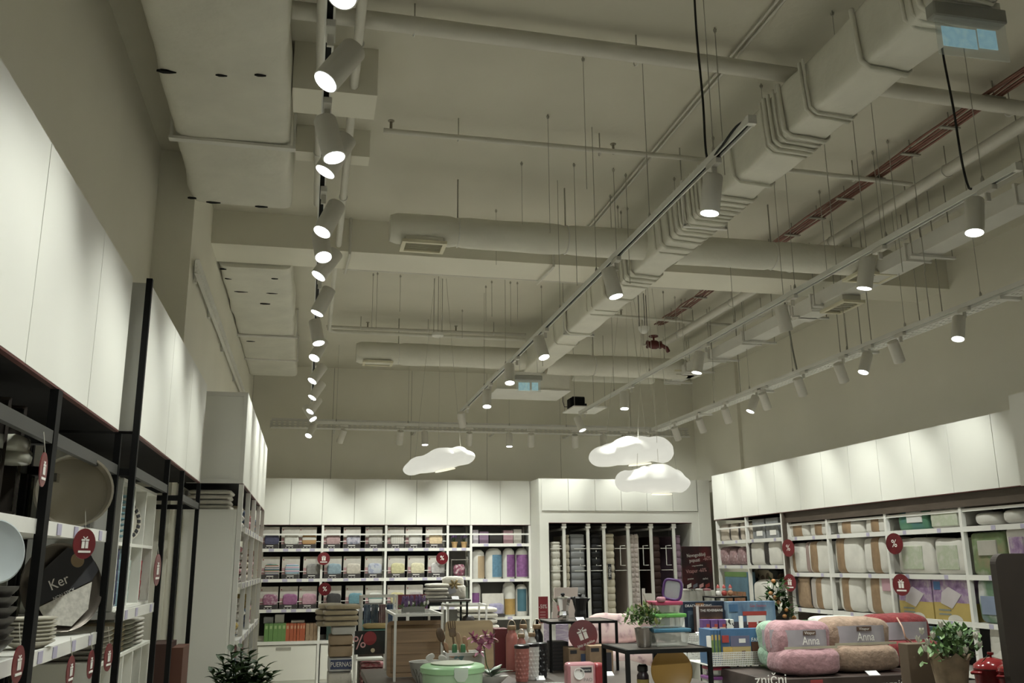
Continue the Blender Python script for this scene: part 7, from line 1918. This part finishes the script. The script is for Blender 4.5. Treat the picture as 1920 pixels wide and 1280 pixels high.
# ---- towel and bedding tables on the left of the middle
YTW = 8.3
zt1 = at(640, 1290, Y=YTW).z
table('low white table with towels and bedding stacks', at(600, 1280, Y=YTW).x, at(672, 1280, Y=YTW).x, YTW - .15, YTW + .5, zt1, top=LAMI, leg=SHELFW)
bx0, bx1 = at(615, 1240, Y=YTW).x, at(661, 1240, Y=YTW).x
zz = zt1
for i, (nm, hpx, m) in enumerate((('white folded quilt at the bottom of the bedding stack', 26, TOW), ('white box with a blue label in the bedding stack', 24, mat('white_blue_pack', (.5, .5, .5), .4)), ('lower kraft pack in the bedding stack', 19, mat('kraft_pack', (.40, .28, .16), .5)), ('upper kraft pack in the bedding stack', 17, mat('kraft_pack', (.40, .28, .16), .5)), ('flat white pack under the beige towels', 14, mat('white_pack', (.52, .51, .48), .5)))):
    hh = hpx * YTW / F * 1.03
    c = Vector(((bx0 + bx1) / 2 + (.02 if i == 4 else 0), YTW + .14, zz + hh / 2))
    t = thing('linen_pack', nm, 'bedding', (c.x, c.y, zz), 'bedding stack on the low white table')
    MB().soft(c, bx1 - bx0, .32, hh * .98, .25, .2, 24, 8).build('pack_body', m, t, smooth=50)
    if i == 1:
        MB().box(bx0 + .02, bx1 - .01, YTW - .022, YTW - .012, zz + hh * .2, zz + hh * .85).build('blue_label', mat('navy_label', (.06, .08, .18), .4), t)
        lettering('PUERNAS', ((bx0 + bx1) / 2 + .005, YTW - .024, zz + hh * .52), (1, 0, 0), (0, 0, 1), .055, INKW, t, 'lettering', .75)
    zz += hh
BEI = mat('beige_towel', (.40, .33, .22), .9, sheen=.3, bump=.4, bs=40)
towels(lambda k: '%s beige towel from the bottom of the front towel pile' % ORD[k], ((bx0 + bx1) / 2 + .0, YTW + .12, zz), .30, .3, .045, 4, BEI, 'beige towel pile', seed=4)
towels(lambda k: '%s beige towel from the bottom of the rear towel pile' % ORD[k], ((bx0 + bx1) / 2 - .10, YTW + .42, zz - .02), .22, .22, .05, 4, mat('beige_towel2', (.46, .39, .28), .9, sheen=.3), 'rear beige towel pile', seed=9)
# red and black poster on a white stand, fabric boxes below
X0, X1, Z0, Z1 = bb(665, 1182, 724, 1226, 8.0)
t = thing('sale_poster', 'black poster with red baubles and percent sign on the white stand', 'poster', ((X0 + X1) / 2, 8.0, 0))
MB().box(X0, X1, 8.0, 8.01, Z0, Z1).build('poster_sheet', blotch('bauble_dark', [(.01, .01, .01), (.02, .022, .02), (.03, .02, .02)], 9), t)
MB().lathe([(0, 0), (.055, 0), (.055, .002), (0, .002)], (X0 + (X1 - X0) * .48, 7.999, Z0 + (Z1 - Z0) * .68), 24, ax=(0, -1, 0), capb=False, capt=False).build('bauble_print', mat('bauble_red', (.28, .015, .02), .4), t)
lettering('%', (X0 + .04, 7.998, Z0 + (Z1 - Z0) * .5), (1, 0, .2), (-.2, 0, 1), .15, mat('rose_print', (.55, .3, .3), .5), t)
MB().lathe([(0, 0), (.018, 0), (.018, .002), (0, .002)], (X0 + (X1 - X0) * .58, 7.999, Z0 + .03), 8, ax=(0, -1, 0), capb=False, capt=False).build('star_print', mat('star_cream', (.5, .42, .3), .5), t)
for xx in (X0 + .005, X1 - .005): MB().box(xx - .012, xx + .012, 8.012, 8.036, 0, Z1 - .02).build('stand_post', SHELFW, t)
MB().box(X0 + .02, X1 - .02, 8.012, 8.2, Z0 - .05, Z0 - .035).build('stand_shelf', LAMI, t)
X0, X1, Z0, Z1 = bb(676, 1242, 722, 1290, 8.1)
for i in range(5):
    hh = (Z1 - Z0) / 5; z = Z0 + hh * i
    o = MB().soft(((X0 + X1) / 2, 8.2, z + hh / 2), X1 - X0, .22, hh * .97, .45, .2, 18, 6).build('folded_textile', blotch('red_white_knit', [(.5, .42, .4), (.3, .03, .05), (.45, .3, .3)], 14, stretch=(1, 1, 3)), None, smooth=60, loc=((X0 + X1) / 2, 8.2, z)); tag(o, '%s red and white knit throw from the bottom below the bauble poster' % ORD[i], 'textile', 'red and white throws')
t = thing('side_table', 'small white table carrying the red and white throws', 'table', ((X0 + X1) / 2, 8.2, 0))
MB().box(X0 - .02, X1 + .02, 8.06, 8.33, Z0 - .03, Z0 - .002).build('table_top', LAMI, t)
for xx in (X0, X1 - .02):
    for yy in (8.07, 8.3): MB().box(xx, xx + .02, yy, yy + .02, 0, Z0 - .03).build('leg', SHELFW, t)
# white wire rack with hanging patterned fabrics
YW = 8.9
x0, x1 = at(679, 1120, Y=YW).x, at(744, 1120, Y=YW).x
zt2 = at(710, 1116, Y=YW).z
t = wire_riser('white wire rack with hanging patterned cloths', x0, x1, YW, YW + .3, 0, zt2, SHELFW, .02, name='wire_rack')
zh = at(710, 1134, Y=YW).z
MB().tube([(x0, YW + .05, zh), (x1, YW + .05, zh)], .007, 6).build('hanging_bar', SHELFW, t)
for i, (nm, cols_) in enumerate((('blue and white marbled', [(.08, .15, .32), (.35, .42, .5), (.12, .2, .4)]), ('grey floral', [(.3, .32, .34), (.15, .2, .25), (.42, .42, .42)]), ('rose floral', [(.4, .2, .2), (.5, .38, .36), (.25, .12, .16)]), ('deep blue floral', [(.06, .12, .3), (.25, .33, .45), (.1, .16, .3)]))):
    u0 = x0 + .02 + (x1 - x0 - .04) * i / 4; u1 = x0 + .02 + (x1 - x0 - .04) * (i + 1) / 4 - .008
    V, Q = [], []; n = 12
    for j in range(n + 1):
        u = u0 + (u1 - u0) * j / n; dy = .012 * math.sin(j * 2.0 + i)
        V += [(u, YW + .03 + dy, zh + .005), (u, YW + .03 + dy * 1.5, zh - .29), (u, YW + .036 + dy, zh + .005), (u, YW + .036 + dy * 1.5, zh - .29)]
    for j in range(n):
        a = 4 * j; Q += [(a, a + 1, a + 5, a + 4), (a + 2, a + 6, a + 7, a + 3), (a, a + 4, a + 6, a + 2), (a + 1, a + 3, a + 7, a + 5)]
    o = MB().add(V, Q).build('hanging_cloth', blotch('cloth_%d' % i, cols_, 10), None, smooth=60, loc=((u0 + u1) / 2, YW + .04, zh)); tag(o, '%s cloth hanging on the white wire rack' % nm, 'cloth', 'patterned cloths on the wire rack')
c = at(707, 1176, Y=YW - .25)
for i in range(2):
    o = MB().soft((c.x, YW - .25, c.z - .03 + i * .045), .26, .2, .044, .5, .3, 18, 6).build('folded_towel', mat('yellow_towel', (.45, .33, .12), .9) if i else mat('aqua_towel', (.1, .32, .28), .9), None, smooth=60, loc=(c.x, YW - .25, c.z - .05 + i * .045)); tag(o, ['aqua towel under the yellow one before the wire rack', 'yellow towel on top before the wire rack'][i], 'towel')
t = thing('side_table', 'small plinth under the yellow and aqua towels', 'table', (c.x, YW - .25, 0))
MB().box(c.x - .16, c.x + .16, YW - .37, YW - .12, 0, c.z - .053).build('plinth_body', BROWN, t)
# red sign behind the lavender
X0, X1, Z0, Z1 = bb(744, 1114, 802, 1142, 9.6)
t = thing('sale_sign', 'dark red sign half hidden by the lavender', 'sign', ((X0 + X1) / 2, 9.6, 0))
MB().box(X0, X1, 9.6, 9.61, Z0, Z1).build('sign_card', mat('deep_red_sign', (.15, .01, .03), .4, var=.3), t)
MB().box(X0 + .1, X0 + .13, 9.61, 9.63, 0, Z1 - .02).build('sign_post', SHELFW, t)
MB().box(X0, X1, 9.5, 9.75, 0, .02).build('sign_foot', SHELFW, t)
# black side table with gift towels
YG = 7.9
zg = at(838, 1123, Y=YG).z
table('small black side table with white gift towels', at(797, 1124, Y=YG).x, at(881, 1124, Y=YG).x, YG - .05, YG + .33, zg, th=.02, lw=.016)
xg = at(822, 1110, Y=YG).x
towels(lambda k: '%s white towel from the bottom, left pile on the black side table' % ORD[k], (xg - .0, YG + .14, zg), .19, .26, .032, 4, TOW, 'white towels on the black side table', seed=14)
c = Vector((at(853, 1100, Y=YG).x, YG + .12, zg))
t = thing('gift_towel_set', 'upright white towel set tied with a gold bow', 'towel', tuple(c))
h = at(853, 1080, Y=YG).z - zg
MB().soft(c + Vector((0, 0, h * .5)), .17, .13, h, .4, .35, 22, 14, .012, 12, 5).build('towel_roll', TOW, t, smooth=60)
MB().soft(c + Vector((.035, -.02, h * .3)), .14, .12, h * .6, .4, .4, 18, 10, .01, 12, 8).build('towel_flap', TOW, t, smooth=60)
GOLD = mat('gold_ribbon', (.36, .26, .10), .35, metal=.3)
b = MB(); b.soft(c + Vector((0, 0, h * .62)), .176, .138, .018, .3, .35, 20, 6)
for k in range(6):
    a = k * 1.05
    b.soft(c + Vector((math.cos(a) * .03, -.085, h * .64 + math.sin(a) * .022)), .045, .012, .02, .9, .9, 8, 6, rot=Matrix.Rotation(-a, 3, 'Y'))
b.build('gold_bow', GOLD, t, smooth=60)
MB().obox(c + Vector((-.02, -.085, h * .38)), (.03, 0, .01), (0, .002, 0), (-.008, 0, .025)).build('paper_tag', mat('grey_paper_tag', (.35, .35, .38), .5), t)
price_card('price card before the gift towels', (c.x, YG - .02, zg))
# white towels on a white wire stand behind the boards
YQ = 8.3
x0, x1 = at(832, 1135, Y=YQ).x, at(902, 1135, Y=YQ).x
wire_riser('white wire stand behind the pale bamboo board', x0, x1, YQ - .25, YQ + .1, 0, at(866, 1131, Y=YQ).z, SHELFW, .016)
zq = at(900, 1180, Y=YQ + .3).z
table('white table with a heap of white towels', at(856, 1175, Y=YQ).x, at(945, 1175, Y=YQ).x, YQ + .14, YQ + .6, zq, top=LAMI, leg=SHELFW)
towels(lambda k: '%s white towel from the bottom of the heap behind the pale board' % ORD[k], (at(897, 1160, Y=YQ + .35).x, YQ + .36, zq), .34, .34, .05, 4, TOW, 'heap of white towels', seed=24)
o = MB().soft((at(878, 1164, Y=YQ - .4).x, YQ - .4, at(878, 1164, Y=YQ - .4).z), .11, .08, .1, .8, .8, 14, 8).build('dark_ball', mat('dark_knob', (.03, .025, .025), .5), None, smooth=60, loc=(at(878, 1164, Y=YQ - .4).x, YQ - .4, at(878, 1170, Y=YQ - .4).z)); tag(o, 'dark round lid behind the pale bamboo board', 'lid')
# red gift mug box behind the bottles
X0, X1, Z0, Z1 = bb(928, 1178, 952, 1215, 7.0)
boxbook('gift_box', 'dark red gift box behind the tall coral bottle', 'box', None, (X0, X1, ZA, Z1), 7.0, .12, mat('dark_red_box', (.14, .015, .02), .4))
# dark green plant at the lower left
c = at(455, 1300, Y=5.2)
t = thing('potted_plant', 'dark leafy plant at the lower left frame edge', 'plant', (c.x, c.y, 0))
MB().lathe([(.13, 0), (.16, .4), (.17, .42), (.15, .42), (.12, .02)], (c.x, c.y, 0), 24, capt=False).build('planter', mat('dark_planter', (.05, .05, .045), .5), t, smooth=40)
MB().tube([(c.x, c.y, .1), (c.x, c.y, c.z)], .02, 8).build('trunk', WOOD1, t)
dl = leaf_mesh('leaf', mat('dark_green_leaf', (.03, .06, .018), .55, var=.3, spec=.2), .10, .024, -.25, 4)
rnd = random.Random(41)
tips = [(417, 1238), (433, 1222), (452, 1215), (468, 1228), (482, 1240), (500, 1250), (410, 1258), (440, 1248), (460, 1246), (490, 1265), (512, 1262), (425, 1270), (475, 1270), (398, 1262)]
for (x, y) in tips:
    q = at(x, y, Y=c.y + rnd.uniform(-.12, .12)); b0 = Vector((c.x + (q.x - c.x) * .4, c.y, c.z - .05))
    MB().tube([b0, (b0 + q) / 2 + Vector((0, 0, .01)), q], .004, 6).build('twig', mat('green_twig', (.05, .08, .03), .6), t)
    for k in range(17):
        u = .25 + .75 * k / 16; p = b0.lerp(q, u)
        put_leaf(dl, t, p, k * 2.4 + x, .35 + .4 * rnd.random(), .5 + .45 * rnd.random())

# strong colours greyed and darkened here, standing in for dimmer light on the goods
for m_ in MATS.values():
    for n_ in m_.node_tree.nodes:
        if n_.type == 'VALTORGB':
            for e_ in n_.color_ramp.elements:
                c_ = list(e_.color[:3]); hi, lo = max(c_), min(c_)
                if hi > .12 and (hi - lo) / hi > .55 and m_.name not in ('dark_red_edge',):
                    l_ = .3 * c_[0] + .6 * c_[1] + .1 * c_[2]
                    e_.color = (*[(a_ + (l_ - a_) * .16) * .86 for a_ in c_], 1)
